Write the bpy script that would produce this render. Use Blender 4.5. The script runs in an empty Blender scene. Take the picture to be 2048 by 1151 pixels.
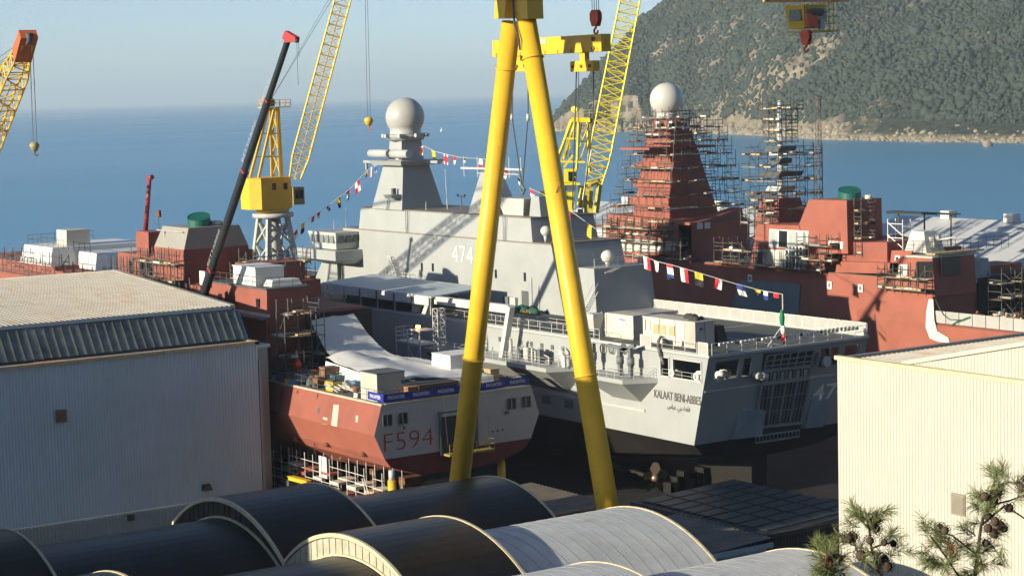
import bpy, bmesh, math, random
from mathutils import Vector, Matrix, noise
import numpy as np
random.seed(7)
SC = bpy.context.scene
COL = SC.collection
# ------------------------------------------------------------------ camera
CAM_H = 42.0                       # metres above the yard
FPX, ROLL, TH, HOR = 4000.0, math.atan(0.0263), math.radians(34.5), 186.0
PITCH = math.atan((575.5 - HOR) * math.cos(ROLL) / FPX)
_f = Vector((math.sin(TH) * math.cos(PITCH), math.cos(TH) * math.cos(PITCH), -math.sin(PITCH)))
_r0 = Vector((math.cos(TH), -math.sin(TH), 0)); _u0 = _r0.cross(_f)
_r = math.cos(ROLL) * _r0 - math.sin(ROLL) * _u0
_u = math.sin(ROLL) * _r0 + math.cos(ROLL) * _u0
EYE = Vector((0, 0, CAM_H))
cd = bpy.data.cameras.new('camera'); cam = bpy.data.objects.new('camera', cd); COL.objects.link(cam)
cd.sensor_width = 36.0; cd.lens = 36.0 * FPX / 2048.0; cd.clip_start = 0.5; cd.clip_end = 200000
_m = Matrix((( _r.x, _u.x, -_f.x), (_r.y, _u.y, -_f.y), (_r.z, _u.z, -_f.z))).to_4x4(); _m.translation = EYE
cam.matrix_world = _m
SC.camera = cam
# ------------------------------------------------------------------ sky, sun, exposure
SUN_AZ, SUN_EL = math.radians(-88.0), math.radians(15.2)     # clockwise from +Y
w = bpy.data.worlds.new('World'); SC.world = w; w.use_nodes = True
nt = w.node_tree
sky = nt.nodes.new('ShaderNodeTexSky'); sky.sky_type = 'NISHITA'; sky.sun_disc = False
sky.sun_elevation = SUN_EL; sky.sun_rotation = SUN_AZ
sky.altitude = 40; sky.air_density = 0.6; sky.dust_density = 0.4; sky.ozone_density = 1.9
bg = nt.nodes['Background']; bg.inputs[1].default_value = 0.092
nt.links.new(sky.outputs[0], bg.inputs[0])
sl = bpy.data.lights.new('sun', 'SUN'); sl.energy = 4.6; sl.angle = math.radians(0.55); sl.color = (1.0, 0.885, 0.67)
so = bpy.data.objects.new('sun', sl); COL.objects.link(so)
SUNV = Vector((math.sin(SUN_AZ) * math.cos(SUN_EL), math.cos(SUN_AZ) * math.cos(SUN_EL), math.sin(SUN_EL)))
so.rotation_euler = SUNV.to_track_quat('Z', 'Y').to_euler()
so.location = (-60, 100, 120)
SC.view_settings.view_transform = 'Standard'; SC.view_settings.look = 'None'
SC.view_settings.exposure = 0.78; SC.view_settings.gamma = 1.0
SC.render.engine = 'CYCLES'
SC.cycles.use_denoising = True; SC.cycles.use_adaptive_sampling = True; SC.cycles.adaptive_threshold = 0.03
SC.cycles.max_bounces = 6; SC.cycles.diffuse_bounces = 3; SC.cycles.volume_bounces = 0
SC.cycles.caustics_reflective = False; SC.cycles.caustics_refractive = False
# ------------------------------------------------------------------ measuring helpers (survey: sight line meets a known plane)
def _ray(x, y): return _r * ((x - 1024.0) / FPX) - _u * ((y - 575.5) / FPX) + _f
def PZ(x, y, z): d = _ray(x, y); return EYE + d * ((z - CAM_H) / d.z)
def PX(x, y, X): d = _ray(x, y); return EYE + d * (X / d.x)
def PY(x, y, Y): d = _ray(x, y); return EYE + d * (Y / d.y)
def PD(x, y, D): return EYE + _ray(x, y) * D
def PP(x, y, p0, n):
    d = _ray(x, y); return EYE + d * ((Vector(p0) - EYE).dot(n) / d.dot(n))
# ------------------------------------------------------------------ materials
MATS = {}
def mat(name, rgb, rough=0.6, metal=0.0, var=0.12, scale=0.6, bump=0.0, bscale=8.0, streak=0.0, streak_rgb=(0.25, 0.12, 0.05), spec=0.4, coords='Object', stretch=(1, 1, 0.25)):
    if name in MATS: return MATS[name]
    m = bpy.data.materials.new(name); m.use_nodes = True; t = m.node_tree; b = t.nodes['Principled BSDF']
    b.inputs['Roughness'].default_value = rough; b.inputs['Metallic'].default_value = metal
    b.inputs['Specular IOR Level'].default_value = spec
    tc = t.nodes.new('ShaderNodeTexCoord')
    geo = t.nodes.new('ShaderNodeNewGeometry')
    n1 = t.nodes.new('ShaderNodeTexNoise'); n1.inputs['Scale'].default_value = scale; n1.inputs['Detail'].default_value = 6; n1.inputs['Roughness'].default_value = 0.65
    t.links.new(geo.outputs['Position'], n1.inputs['Vector'])
    r = t.nodes.new('ShaderNodeMapRange'); r.inputs[1].default_value = 0.3; r.inputs[2].default_value = 0.7
    r.inputs[3].default_value = 1 - var; r.inputs[4].default_value = 1 + var
    t.links.new(n1.outputs['Fac'], r.inputs[0])
    mx = t.nodes.new('ShaderNodeMix'); mx.data_type = 'RGBA'; mx.blend_type = 'MULTIPLY'; mx.inputs[0].default_value = 1
    mx.inputs[6].default_value = (*rgb, 1); t.links.new(r.outputs[0], mx.inputs[7])
    out = mx.outputs[2]
    if streak > 0:
        mp = t.nodes.new('ShaderNodeMapping'); mp.inputs['Scale'].default_value = stretch
        t.links.new(geo.outputs['Position'], mp.inputs[0])
        n2 = t.nodes.new('ShaderNodeTexNoise'); n2.inputs['Scale'].default_value = 1.1; n2.inputs['Detail'].default_value = 8; n2.inputs['Roughness'].default_value = 0.7
        t.links.new(mp.outputs[0], n2.inputs['Vector'])
        r2 = t.nodes.new('ShaderNodeMapRange'); r2.inputs[1].default_value = 0.52; r2.inputs[2].default_value = 0.78; r2.inputs[4].default_value = streak
        t.links.new(n2.outputs['Fac'], r2.inputs[0])
        m2 = t.nodes.new('ShaderNodeMix'); m2.data_type = 'RGBA'; m2.inputs[7].default_value = (*streak_rgb, 1)
        t.links.new(r2.outputs[0], m2.inputs[0]); t.links.new(out, m2.inputs[6]); out = m2.outputs[2]
    t.links.new(out, b.inputs['Base Color'])
    if bump > 0:
        n3 = t.nodes.new('ShaderNodeTexNoise'); n3.inputs['Scale'].default_value = bscale; n3.inputs['Detail'].default_value = 4
        t.links.new(geo.outputs['Position'], n3.inputs['Vector'])
        bp = t.nodes.new('ShaderNodeBump'); bp.inputs['Strength'].default_value = bump; bp.inputs['Distance'].default_value = 0.1
        t.links.new(n3.outputs['Fac'], bp.inputs['Height']); t.links.new(bp.outputs[0], b.inputs['Normal'])
    MATS[name] = m; return m
def emis(name, rgb, s):
    m = bpy.data.materials.new(name); m.use_nodes = True; b = m.node_tree.nodes['Principled BSDF']
    b.inputs['Base Color'].default_value = (*rgb, 1); b.inputs['Emission Color'].default_value = (*rgb, 1); b.inputs['Emission Strength'].default_value = s
    MATS[name] = m; return m
GREY = mat('ship_grey', (0.355, 0.378, 0.378), 0.5, var=0.07, scale=0.35, bump=0.22, bscale=0.7, streak=0.10, streak_rgb=(0.26, 0.23, 0.19))
GREY2 = mat('ship_grey_light', (0.47, 0.48, 0.47), 0.55, var=0.06)
DGREY = mat('dark_grey_steel', (0.10, 0.11, 0.12), 0.55, var=0.2)
DECK = mat('deck_green_grey', (0.085, 0.095, 0.092), 0.8, var=0.25, scale=0.3)
RED = mat('red_primer', (0.29, 0.094, 0.068), 0.7, var=0.16, scale=0.3, bump=0.25, bscale=0.8, streak=0.16, streak_rgb=(0.20, 0.065, 0.045))
RED2 = mat('red_primer_orange', (0.325, 0.105, 0.072), 0.7, var=0.14, scale=0.3, bump=0.25, bscale=0.8, streak=0.12, streak_rgb=(0.25, 0.07, 0.045))
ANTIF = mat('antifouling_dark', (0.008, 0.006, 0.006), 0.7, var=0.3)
BOOT = mat('boot_red', (0.16, 0.025, 0.025), 0.7, var=0.2)
WHITE = mat('white_paint', (0.74, 0.73, 0.70), 0.5, var=0.05)
CREAM = mat('cream_sheet', (0.49, 0.48, 0.425), 0.45, var=0.05, scale=0.3, streak=0.22, streak_rgb=(0.66, 0.52, 0.32), stretch=(0.7, 0.7, 0.08))
SHEET = mat('blue_grey_sheet', (0.43, 0.545, 0.64), 0.5, var=0.07, scale=0.15, streak=0.25, streak_rgb=(0.36, 0.41, 0.44), stretch=(0.7, 0.7, 0.06))
YEL = mat('crane_yellow', (0.74, 0.46, 0.03), 0.42, var=0.10, scale=0.5, bump=0.08, bscale=1.5, streak=0.28, streak_rgb=(0.50, 0.29, 0.04))
YELM = mat('crane_yellow_pale', (0.72, 0.47, 0.05), 0.5, var=0.12, streak=0.2, streak_rgb=(0.4, 0.25, 0.06))
LEM = mat('lemon_yellow', (0.78, 0.66, 0.03), 0.45, var=0.10)
LEMD = mat('lemon_yellow_dusty', (0.50, 0.42, 0.08), 0.6, var=0.2)
ORA = mat('hook_orange', (0.75, 0.11, 0.03), 0.45, var=0.1)
BLACK = mat('black_paint', (0.018, 0.020, 0.022), 0.35, var=0.2)
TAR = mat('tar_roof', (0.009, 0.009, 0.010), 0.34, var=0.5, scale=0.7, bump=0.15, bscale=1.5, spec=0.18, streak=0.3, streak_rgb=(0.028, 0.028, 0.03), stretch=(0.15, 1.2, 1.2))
TARG = mat('grey_roof', (0.50, 0.52, 0.545), 0.7, var=0.14, scale=0.5, bump=0.2, bscale=2.0, streak=0.35, streak_rgb=(0.33, 0.335, 0.35), stretch=(0.25, 1.4, 1.4))
RIM = mat('cream_rim', (0.62, 0.54, 0.36), 0.8, var=0.2, scale=2.0)
PANE_C = mat('cream_pane', (0.46, 0.44, 0.34), 0.5, var=0.2, scale=1.5)
TARP = mat('white_tarp', (0.70, 0.70, 0.69), 0.7, var=0.06, scale=0.8, bump=0.5, bscale=1.2)
BLUE = mat('banner_blue', (0.015, 0.03, 0.30), 0.6, var=0.1)
GLASS = mat('dark_glass', (0.02, 0.03, 0.035), 0.12, var=0.1, spec=0.8)
GLASSG = mat('skylight_glass', (0.15, 0.175, 0.17), 0.25, var=0.5, scale=0.5, streak=0.6, streak_rgb=(0.02, 0.028, 0.03), stretch=(2.0, 0.3, 0.3), spec=0.6)
RUST = mat('rust_brown', (0.19, 0.085, 0.045), 0.85, var=0.3, scale=2)
WOOD = mat('plank_wood', (0.48, 0.36, 0.20), 0.8, var=0.25, scale=2)
PLANKW = mat('plank_pale', (0.62, 0.58, 0.50), 0.8, var=0.2, scale=2)
STEEL = mat('galvanised_tube', (0.115, 0.11, 0.105), 0.5, metal=0.0, var=0.25, scale=3)
STEELW = mat('pale_tube', (0.55, 0.55, 0.54), 0.5, var=0.15)
CABLE = mat('wire_rope', (0.07, 0.07, 0.075), 0.6, var=0.1)
GREEN = mat('green_cover', (0.01, 0.11, 0.085), 0.5, var=0.15)
TEALP = mat('grey_teal_panel', (0.16, 0.22, 0.24), 0.6, var=0.08)
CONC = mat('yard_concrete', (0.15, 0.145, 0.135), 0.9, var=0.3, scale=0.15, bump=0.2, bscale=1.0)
F_RED = mat('flag_red', (0.62, 0.03, 0.04), 0.8, var=0.05); F_WHITE = mat('flag_white', (0.75, 0.74, 0.72), 0.8, var=0.05)
F_YEL = mat('flag_yellow', (0.75, 0.50, 0.03), 0.8, var=0.05); F_BLUE = mat('flag_blue', (0.02, 0.05, 0.22), 0.8, var=0.05)
F_BLK = mat('flag_black', (0.02, 0.02, 0.025), 0.8, var=0.05); F_GRN = mat('flag_green', (0.01, 0.22, 0.09), 0.8, var=0.05)
# ------------------------------------------------------------------ objects
WL = {}
def setp(o, label=None, cat=None, group=None, kind=None):
    if label: o['label'] = label
    if cat: o['category'] = cat
    if group: o['group'] = group
    if kind: o['kind'] = kind
    return o
def thing(name, label, cat, loc=(0, 0, 0), group=None):
    o = bpy.data.objects.new(name, None); COL.objects.link(o); o.location = loc; o.empty_display_size = 0.5
    WL[o.name] = Vector(loc); return setp(o, label, cat, group)
class MB:
    def __init__(s): s.v = []; s.f = []; s.mi = []; s.sm = []
    def add(s, vs, fs, mi=0, sm=False):
        k = len(s.v); s.v += [tuple(p) for p in vs]
        for f in fs: s.f.append([k + i for i in f]); s.mi.append(mi); s.sm.append(sm)
        return s
    def hexa(s, b, t, mi=0):
        return s.add(list(b) + list(t), [(3, 2, 1, 0), (4, 5, 6, 7), (0, 1, 5, 4), (1, 2, 6, 5), (2, 3, 7, 6), (3, 0, 4, 7)], mi)
    def box(s, x0, x1, y0, y1, z0, z1, mi=0):
        return s.hexa([(x0, y0, z0), (x1, y0, z0), (x1, y1, z0), (x0, y1, z0)], [(x0, y0, z1), (x1, y0, z1), (x1, y1, z1), (x0, y1, z1)], mi)
    def frus(s, b, t, z0, z1, mi=0):   # b,t = (x0,x1,y0,y1)
        return s.hexa([(b[0], b[2], z0), (b[1], b[2], z0), (b[1], b[3], z0), (b[0], b[3], z0)], [(t[0], t[2], z1), (t[1], t[2], z1), (t[1], t[3], z1), (t[0], t[3], z1)], mi)
    def prism(s, poly, vec, mi=0):
        n = len(poly); vec = Vector(vec); q = [Vector(p) + vec for p in poly]
        return s.add(list(poly) + q, [tuple(range(n - 1, -1, -1)), tuple(range(n, 2 * n))] + [(i, (i + 1) % n, n + (i + 1) % n, n + i) for i in range(n)], mi)
    def poly(s, pts, mi=0): return s.add(pts, [tuple(range(len(pts)))], mi)
    def _fr(s, p, q):
        p = Vector(p); q = Vector(q); d = (q - p); L = d.length or 1e-6; d = d / L
        a = Vector((0, 0, 1)) if abs(d.z) < 0.9 else Vector((1, 0, 0))
        u = d.cross(a).normalized(); v = u.cross(d).normalized(); return p, q, u, v
    def beam(s, p, q, w, h=None, mi=0):
        h = h or w; p, q, u, v = s._fr(p, q); a = [u * (-w / 2) + v * (-h / 2), u * (w / 2) + v * (-h / 2), u * (w / 2) + v * (h / 2), u * (-w / 2) + v * (h / 2)]
        return s.hexa([p + k for k in a], [q + k for k in a], mi)
    def tube(s, p, q, r, r2=None, n=6, mi=0, cap=True):
        r2 = r if r2 is None else r2; p, q, u, v = s._fr(p, q); vs = []
        for c, rr in ((p, r), (q, r2)):
            for i in range(n):
                a = 2 * math.pi * i / n; vs.append(c + u * (math.cos(a) * rr) + v * (math.sin(a) * rr))
        k = len(s.v)
        s.add(vs, [(i, (i + 1) % n, n + (i + 1) % n, n + i) for i in range(n)], mi, n > 6)
        if cap: s.f += [[k + i for i in range(n - 1, -1, -1)], [k + n + i for i in range(n)]]; s.mi += [mi, mi]; s.sm += [False, False]
        return s
    def path(s, pts, r, n=5, mi=0):
        for a, b in zip(pts[:-1], pts[1:]): s.tube(a, b, r, n=n, mi=mi)
        return s
    def lathe(s, c, prof, n=24, mi=0):     # prof [(r,z)...] about vertical axis at c
        vs = []; c = Vector(c)
        for r, z in prof:
            for i in range(n): a = 2 * math.pi * i / n; vs.append(c + Vector((r * math.cos(a), r * math.sin(a), z)))
        fs = []
        for j in range(len(prof) - 1):
            for i in range(n): fs.append((j * n + i, j * n + (i + 1) % n, (j + 1) * n + (i + 1) % n, (j + 1) * n + i))
        return s.add(vs, fs, mi, True)
    def sph(s, c, r, n=20, m=10, mi=0, z0=-1.0):
        th0 = math.acos(max(-1, min(1, z0)))
        return s.lathe(c, [(max(1e-4, r * math.sin(th0 * (1 - j / m))), r * math.cos(th0 * (1 - j / m))) for j in range(m + 1)], n, mi)
    def build(s, name, mats, parent=None, kind=None, label=None):
        if not isinstance(mats, (list, tuple)): mats = [mats]
        off = WL[parent.name] if parent else Vector((0, 0, 0))
        me = bpy.data.meshes.new(name); me.from_pydata([(p[0] - off.x, p[1] - off.y, p[2] - off.z) for p in s.v], [], s.f)
        for m in mats: me.materials.append(m)
        if len(mats) > 1: me.polygons.foreach_set('material_index', s.mi)
        if any(s.sm): me.polygons.foreach_set('use_smooth', s.sm)
        me.update()
        o = bpy.data.objects.new(name, me); COL.objects.link(o)
        if parent: o.parent = parent; WL[o.name] = off
        else: WL[o.name] = off
        return setp(o, label, None, None, kind)
def solo(mb, name, mats, label, cat, group=None): return setp(mb.build(name, mats), label, cat, group)
def struct(mb, name, mats): return setp(mb.build(name, mats), kind='structure')
def copyin(proto, parent, loc):           # another piece that shares proto's mesh
    o = bpy.data.objects.new(proto.name.split('.')[0], proto.data); COL.objects.link(o); o.parent = parent; o.location = loc; WL[o.name] = WL[parent.name]; return o
def text(name, body, parent, origin, xdir, ydir, size, m, width=None, depth=0.015, offset=0.03, shear=0.0, thick=0.0):
    c = bpy.data.curves.new(name, 'FONT'); c.body = body; c.size = 1.0; c.extrude = 0.0; c.offset = thick; c.resolution_u = 3; c.shear = shear
    t = bpy.data.objects.new(name + '_tmp', c); COL.objects.link(t)
    dg = bpy.context.evaluated_depsgraph_get(); me = bpy.data.meshes.new_from_object(t.evaluated_get(dg))
    bpy.data.objects.remove(t); bpy.data.curves.remove(c)
    if not me.vertices: return None
    X = Vector(xdir).normalized(); Y = Vector(ydir).normalized(); N = X.cross(Y)
    xs = [v.co.x for v in me.vertices]; ys = [v.co.y for v in me.vertices]
    x0, x1, y0, y1 = min(xs), max(xs), min(ys), max(ys)
    sy = size / (y1 - y0); sx = (width / (x1 - x0)) if width else sy
    off = WL[parent.name] if parent else Vector()
    for v in me.vertices:
        p = Vector(origin) + X * ((v.co.x - x0) * sx) + Y * ((v.co.y - y0) * sy) + N * offset
        v.co = p - off
    me.materials.clear(); me.materials.append(m)
    o = bpy.data.objects.new(name, me); COL.objects.link(o); o.parent = parent; WL[o.name] = off
    return o
ORD = ['leftmost', 'second', 'third', 'fourth', 'fifth', 'sixth', 'seventh', 'eighth', 'ninth', 'tenth', 'eleventh', 'twelfth', 'thirteenth', 'fourteenth', 'fifteenth', 'sixteenth', 'seventeenth', 'eighteenth', 'nineteenth', 'twentieth', 'twenty-first', 'twenty-second', 'twenty-third', 'twenty-fourth']
CNAME = {'rust_brown': 'rusty brown', 'dark_grey_steel': 'dark grey', 'plank_pale': 'pale', 'plank_wood': 'wooden', 'faded_blue': 'faded blue', 'teal_box': 'teal', 'crane_yellow_pale': 'yellow', 'ship_grey_light': 'light grey', 'black_paint': 'black', 'galvanised_tube': 'grey', 'pale_tube': 'pale grey'}
def rank_labels(items, kind, where):      # items: (object, material name, point); ranked from left to right as one looks at them
    items.sort(key=lambda t: (t[2] - EYE).dot(_r) / (t[2] - EYE).dot(_f))
    for k, (o, mn, p) in enumerate(items):
        o['label'] = '%s %s, %s%s of the %ss %s' % (CNAME.get(mn, 'small'), kind, ORD[min(k, 23)], '' if k == 0 else ' from left', kind, where)
def corr(o, d, n, L, zlo, zhi, pitch=0.33, dep=0.06, mb=None, mi=0):
    """trapezoid profiled sheet: origin o, run direction d, outward n; zlo/zhi numbers or functions of run"""
    mb = mb or MB(); o = Vector(o); d = Vector(d); n = Vector(n); pts = []
    k = int(L / pitch)
    for i in range(k):
        for fr, h in ((0, 0), (0.35, 0), (0.5, dep), (0.85, dep)): pts.append(((i + fr) * pitch, h))
    pts.append((L, 0)); vs = []
    for t, h in pts:
        p = o + d * t + n * h
        a = zlo(t) if callable(zlo) else zlo; b = zhi(t) if callable(zhi) else zhi
        vs += [(p.x, p.y, a), (p.x, p.y, b)]
    return mb.add(vs, [(2 * i, 2 * i + 2, 2 * i + 3, 2 * i + 1) for i in range(len(pts) - 1)], mi)
def corr_roof(p0, p1, q0, q1, pitch=0.33, dep=0.06, mb=None, mi=0):
    """ribbed roof between edge p0-p1 and edge q0-q1, ribs run from p to q"""
    mb = mb or MB(); p0, p1, q0, q1 = map(Vector, (p0, p1, q0, q1)); L = (p1 - p0).length; n = (p1 - p0).cross(q0 - p0).normalized()
    if n.z < 0: n = -n
    k = int(L / pitch); vs = []; pts = []
    for i in range(k):
        for fr, h in ((0, 0), (0.55, 0), (0.65, dep), (0.9, dep)): pts.append(((i + fr) / k, h))
    pts.append((1, 0))
    for t, h in pts: vs += [p0.lerp(p1, t) + n * h, q0.lerp(q1, t) + n * h]
    return mb.add(vs, [(2 * i, 2 * i + 2, 2 * i + 3, 2 * i + 1) for i in range(len(pts) - 1)], mi)
def rail(mb, pts, h=1.1, step=1.6, r=0.028, n=3, close=False):
    for a, b in zip(pts[:-1], pts[1:]):
        a = Vector(a); b = Vector(b); L = (b - a).length; k = max(1, int(L / step + 0.5))
        for i in range(k + 1): p = a.lerp(b, i / k); mb.tube(p, p + Vector((0, 0, h)), r, n=4, cap=False)
        for j in range(1, n + 1): o = Vector((0, 0, h * j / n)); mb.tube(a + o, b + o, r * 0.8, n=4, cap=False)
    return mb
def lattice(mb, p, q, w0, w1, n, rc, rb, side, wh0=None, wh1=None):
    """four-chord lattice boom from p to q; widths w (along side) and wh (other way)"""
    p = Vector(p); q = Vector(q); d = (q - p).normalized(); s = Vector(side); s = (s - d * s.dot(d)).normalized(); u = d.cross(s)
    wh0 = wh0 or w0; wh1 = wh1 or w1
    def ring(t):
        c = p.lerp(q, t); a = (w0 + (w1 - w0) * t) / 2; b = (wh0 + (wh1 - wh0) * t) / 2
        return [c + s * a + u * b, c - s * a + u * b, c - s * a - u * b, c + s * a - u * b]
    R0 = ring(0)
    for i in range(1, n + 1):
        R1 = ring(i / n)
        for k in range(4):
            mb.tube(R0[k], R1[k], rc, n=5, cap=False)
            k2 = (k + 1) % 4
            if i % 2: mb.tube(R0[k], R1[k2], rb, n=4, cap=False)
            else: mb.tube(R0[k2], R1[k], rb, n=4, cap=False)
            mb.tube(R1[k], R1[k2], rb, n=4, cap=False)
        R0 = R1
    return mb
# ================================================================== SETTING
SEA_Z = -2.0
def sea_mat():
    m = bpy.data.materials.new('sea_water'); m.use_nodes = True; t = m.node_tree; b = t.nodes['Principled BSDF']
    b.inputs['Base Color'].default_value = (0.072, 0.265, 0.435, 1); b.inputs['Roughness'].default_value = 0.28; b.inputs['IOR'].default_value = 1.33
    geo = t.nodes.new('ShaderNodeNewGeometry')
    mp = t.nodes.new('ShaderNodeMapping'); mp.inputs['Scale'].default_value = (0.30, 0.30, 1); mp.inputs['Rotation'].default_value = (0, 0, 0.5)
    t.links.new(geo.outputs['Position'], mp.inputs[0])
    n1 = t.nodes.new('ShaderNodeTexNoise'); n1.inputs['Scale'].default_value = 1.0; n1.inputs['Detail'].default_value = 5; n1.inputs['Roughness'].default_value = 0.6
    t.links.new(mp.outputs[0], n1.inputs['Vector'])
    bp = t.nodes.new('ShaderNodeBump'); bp.inputs['Strength'].default_value = 0.4; bp.inputs['Distance'].default_value = 0.08
    t.links.new(n1.outputs['Fac'], bp.inputs['Height']); t.links.new(bp.outputs[0], b.inputs['Normal'])
    n2 = t.nodes.new('ShaderNodeTexNoise'); n2.inputs['Scale'].default_value = 0.0022; n2.inputs['Detail'].default_value = 5
    mp2 = t.nodes.new('ShaderNodeMapping'); mp2.inputs['Rotation'].default_value = (0, 0, 0.6); mp2.inputs['Scale'].default_value = (0.35, 1.6, 1)
    t.links.new(geo.outputs['Position'], mp2.inputs[0]); t.links.new(mp2.outputs[0], n2.inputs['Vector'])
    r = t.nodes.new('ShaderNodeMapRange'); r.inputs[1].default_value = 0.35; r.inputs[2].default_value = 0.7; r.inputs[3].default_value = 0.27; r.inputs[4].default_value = 0.33
    t.links.new(n2.outputs['Fac'], r.inputs[0]); t.links.new(r.outputs[0], b.inputs['Roughness'])
    return m
mb = MB(); ring = [(0.0, 1), (300, 48), (3000, 48), (15000, 48), (90000, 48)]
vs = []; fs = []
for r_, n_ in ring[1:]:
    for i in range(48): a = 2 * math.pi * i / 48; vs.append((r_ * math.cos(a), r_ * math.sin(a), SEA_Z))
vs.append((0, 0, SEA_Z)); c_ = len(vs) - 1
for i in range(48): fs.append((c_, i, (i + 1) % 48))
for j in range(3):
    for i in range(48): fs.append((j * 48 + i, (j + 1) * 48 + i, (j + 1) * 48 + (i + 1) % 48, j * 48 + (i + 1) % 48))
mb.add(vs, fs); struct(mb, 'sea', sea_mat())
# yard: one slab with quay edge
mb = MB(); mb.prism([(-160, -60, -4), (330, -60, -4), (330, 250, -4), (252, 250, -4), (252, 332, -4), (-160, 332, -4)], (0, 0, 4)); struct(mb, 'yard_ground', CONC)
mb = MB(); mb.box(95.2, 250, 118, 322, 0.0, 0.02); struct(mb, 'dock_floor_shade', mat('dock_shade_dark', (0.022, 0.020, 0.019), 0.8, var=0.4, scale=0.3))  # near-black sheet: the deep shade under the ships is put into its colour
# hillside below the camera, off frame, carries the pine
def hill_mat(name, c1, c2, sc=0.3):
    m = bpy.data.materials.new(name); m.use_nodes = True; t = m.node_tree; b = t.nodes['Principled BSDF']; b.inputs['Roughness'].default_value = 0.95
    b.inputs['Specular IOR Level'].default_value = 0.1
    geo = t.nodes.new('ShaderNodeNewGeometry'); n1 = t.nodes.new('ShaderNodeTexNoise'); n1.inputs['Scale'].default_value = sc; n1.inputs['Detail'].default_value = 8
    t.links.new(geo.outputs['Position'], n1.inputs['Vector'])
    cr = t.nodes.new('ShaderNodeValToRGB'); cr.color_ramp.elements[0].position = 0.35; cr.color_ramp.elements[1].position = 0.65
    cr.color_ramp.elements[0].color = (*c1, 1); cr.color_ramp.elements[1].color = (*c2, 1)
    t.links.new(n1.outputs['Fac'], cr.inputs[0]); t.links.new(cr.outputs[0], b.inputs['Base Color']); return m
mb = MB(); N = 60; vs = []
for i in range(N + 1):
    for j in range(N + 1):
        x = -150 + 560 * i / N; y = -420 + 470 * (j / N) ** 0.7
        dd = (x * 0.566 + y * 0.824)
        z = max(-0.5, min(40.2, 40.2 - max(0, dd - 2.0) * 1.05)) + 0.5 * noise.noise((x * 0.1, y * 0.1, 0)) * (1 if dd < 38 else 0) - (0.2 if dd > 36 else 0)
        if dd < -4: k_ = max(0, -8 - y); z = 40.2 + min(190, k_ * 0.75) + 8 * noise.noise((x * .02, y * .02, 1)) * min(1, k_ / 30)
        vs.append((x, y, z if dd < -4 else min(z, 40.3)))
mb.add(vs, [(i * (N + 1) + j, (i + 1) * (N + 1) + j, (i + 1) * (N + 1) + j + 1, i * (N + 1) + j + 1) for i in range(N) for j in range(N)])
struct(mb, 'near_hillside', hill_mat('near_hill_scrub', (0.025, 0.030, 0.018), (0.05, 0.05, 0.032)))
# ---- headland
def lerp_tab(tab, x):
    for (a, va), (b, vb) in zip(tab[:-1], tab[1:]):
        if x <= b: return va + (vb - va) * max(0.0, (x - a)) / (b - a)
    return tab[-1][1]
SHORE = [(1085, 256), (1105, 262), (1180, 264), (1300, 263), (1400, 266), (1500, 270), (1560, 274), (1650, 279), (1760, 282), (1900, 284), (2048, 286), (2400, 296)]
SIL = [(1085, 252), (1105, 246), (1118, 226), (1150, 185), (1200, 128), (1230, 100), (1262, 66), (1290, 38), (1340, 4), (1400, -32), (1480, -70), (1600, -105), (1800, -150), (2048, -190), (2400, -230)]
DEPTH = [(1085, 8), (1105, 25), (1150, 90), (1200, 180), (1290, 300), (1400, 430), (1600, 560), (2048, 640), (2400, 650)]
CLIFF = [(1085, 0.9), (1120, 0.85), (1200, 0.44), (1260, 0.28), (1300, 0.16), (1380, 0.06), (1450, 0.03), (2400, 0.015)]
def terr(px, v, nz=True):
    s = PZ(px, lerp_tab(SHORE, px), SEA_Z); d0 = math.hypot(s.x, s.y); dirv = Vector((s.x / d0, s.y / d0, 0))
    dr = d0 + lerp_tab(DEPTH, px); rp = _ray(px, lerp_tab(SIL, px)); k = dr / math.hypot(rp.x, rp.y); hr = CAM_H + rp.z * k
    c = lerp_tab(CLIFF, px)
    vv = max(0.0, v)
    steep = min(1.0, vv / 0.12); base = steep * c + (1 - c) * (vv ** 0.92 if vv <= 1 else 1 - 0.12 * (vv - 1))
    h = SEA_Z - 0.6 + (hr - SEA_Z) * base
    if v < 0: h = SEA_Z - 3
    p = dirv * (d0 + (dr - d0) * v)
    if nz:
        a = 0.004; q = Vector((p.x, p.y, 0))
        f = min(1.0, vv * 4) * min(1.0, (hr - SEA_Z) / 60)
        h += f * (26 * noise.noise(q * 0.0042) + 13 * noise.noise(q * 0.011) + 5 * noise.noise(q * 0.028) + 2.0 * noise.noise(q * 0.08)) * (1.0 if vv < 0.9 else max(0.25, 1 - (vv - 0.9) * 6))
        if 0 < vv < 0.35 and c > 0.08: p = p + dirv * (10 * noise.noise(Vector((px * 0.035, h * 0.02, 3))) + 5 * noise.noise(Vector((px * 0.11, h * 0.06, 9))))
        if 0 <= vv < 0.12: h += 1.5 * noise.noise(q * 0.06)
    return Vector((p.x, p.y, h))
NU, NV = 260, 90
vs = []; fs = []
for i in range(NU + 1):
    px_ = 1085 + (2400 - 1085) * i / NU
    for j in range(NV + 1): vs.append(terr(px_, -0.02 + 1.35 * (j / NV) ** 1.25))
for i in range(NU):
    for j in range(NV): fs.append((i * (NV + 1) + j, (i + 1) * (NV + 1) + j, (i + 1) * (NV + 1) + j + 1, i * (NV + 1) + j + 1))
mb = MB(); mb.add(vs, fs)
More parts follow.
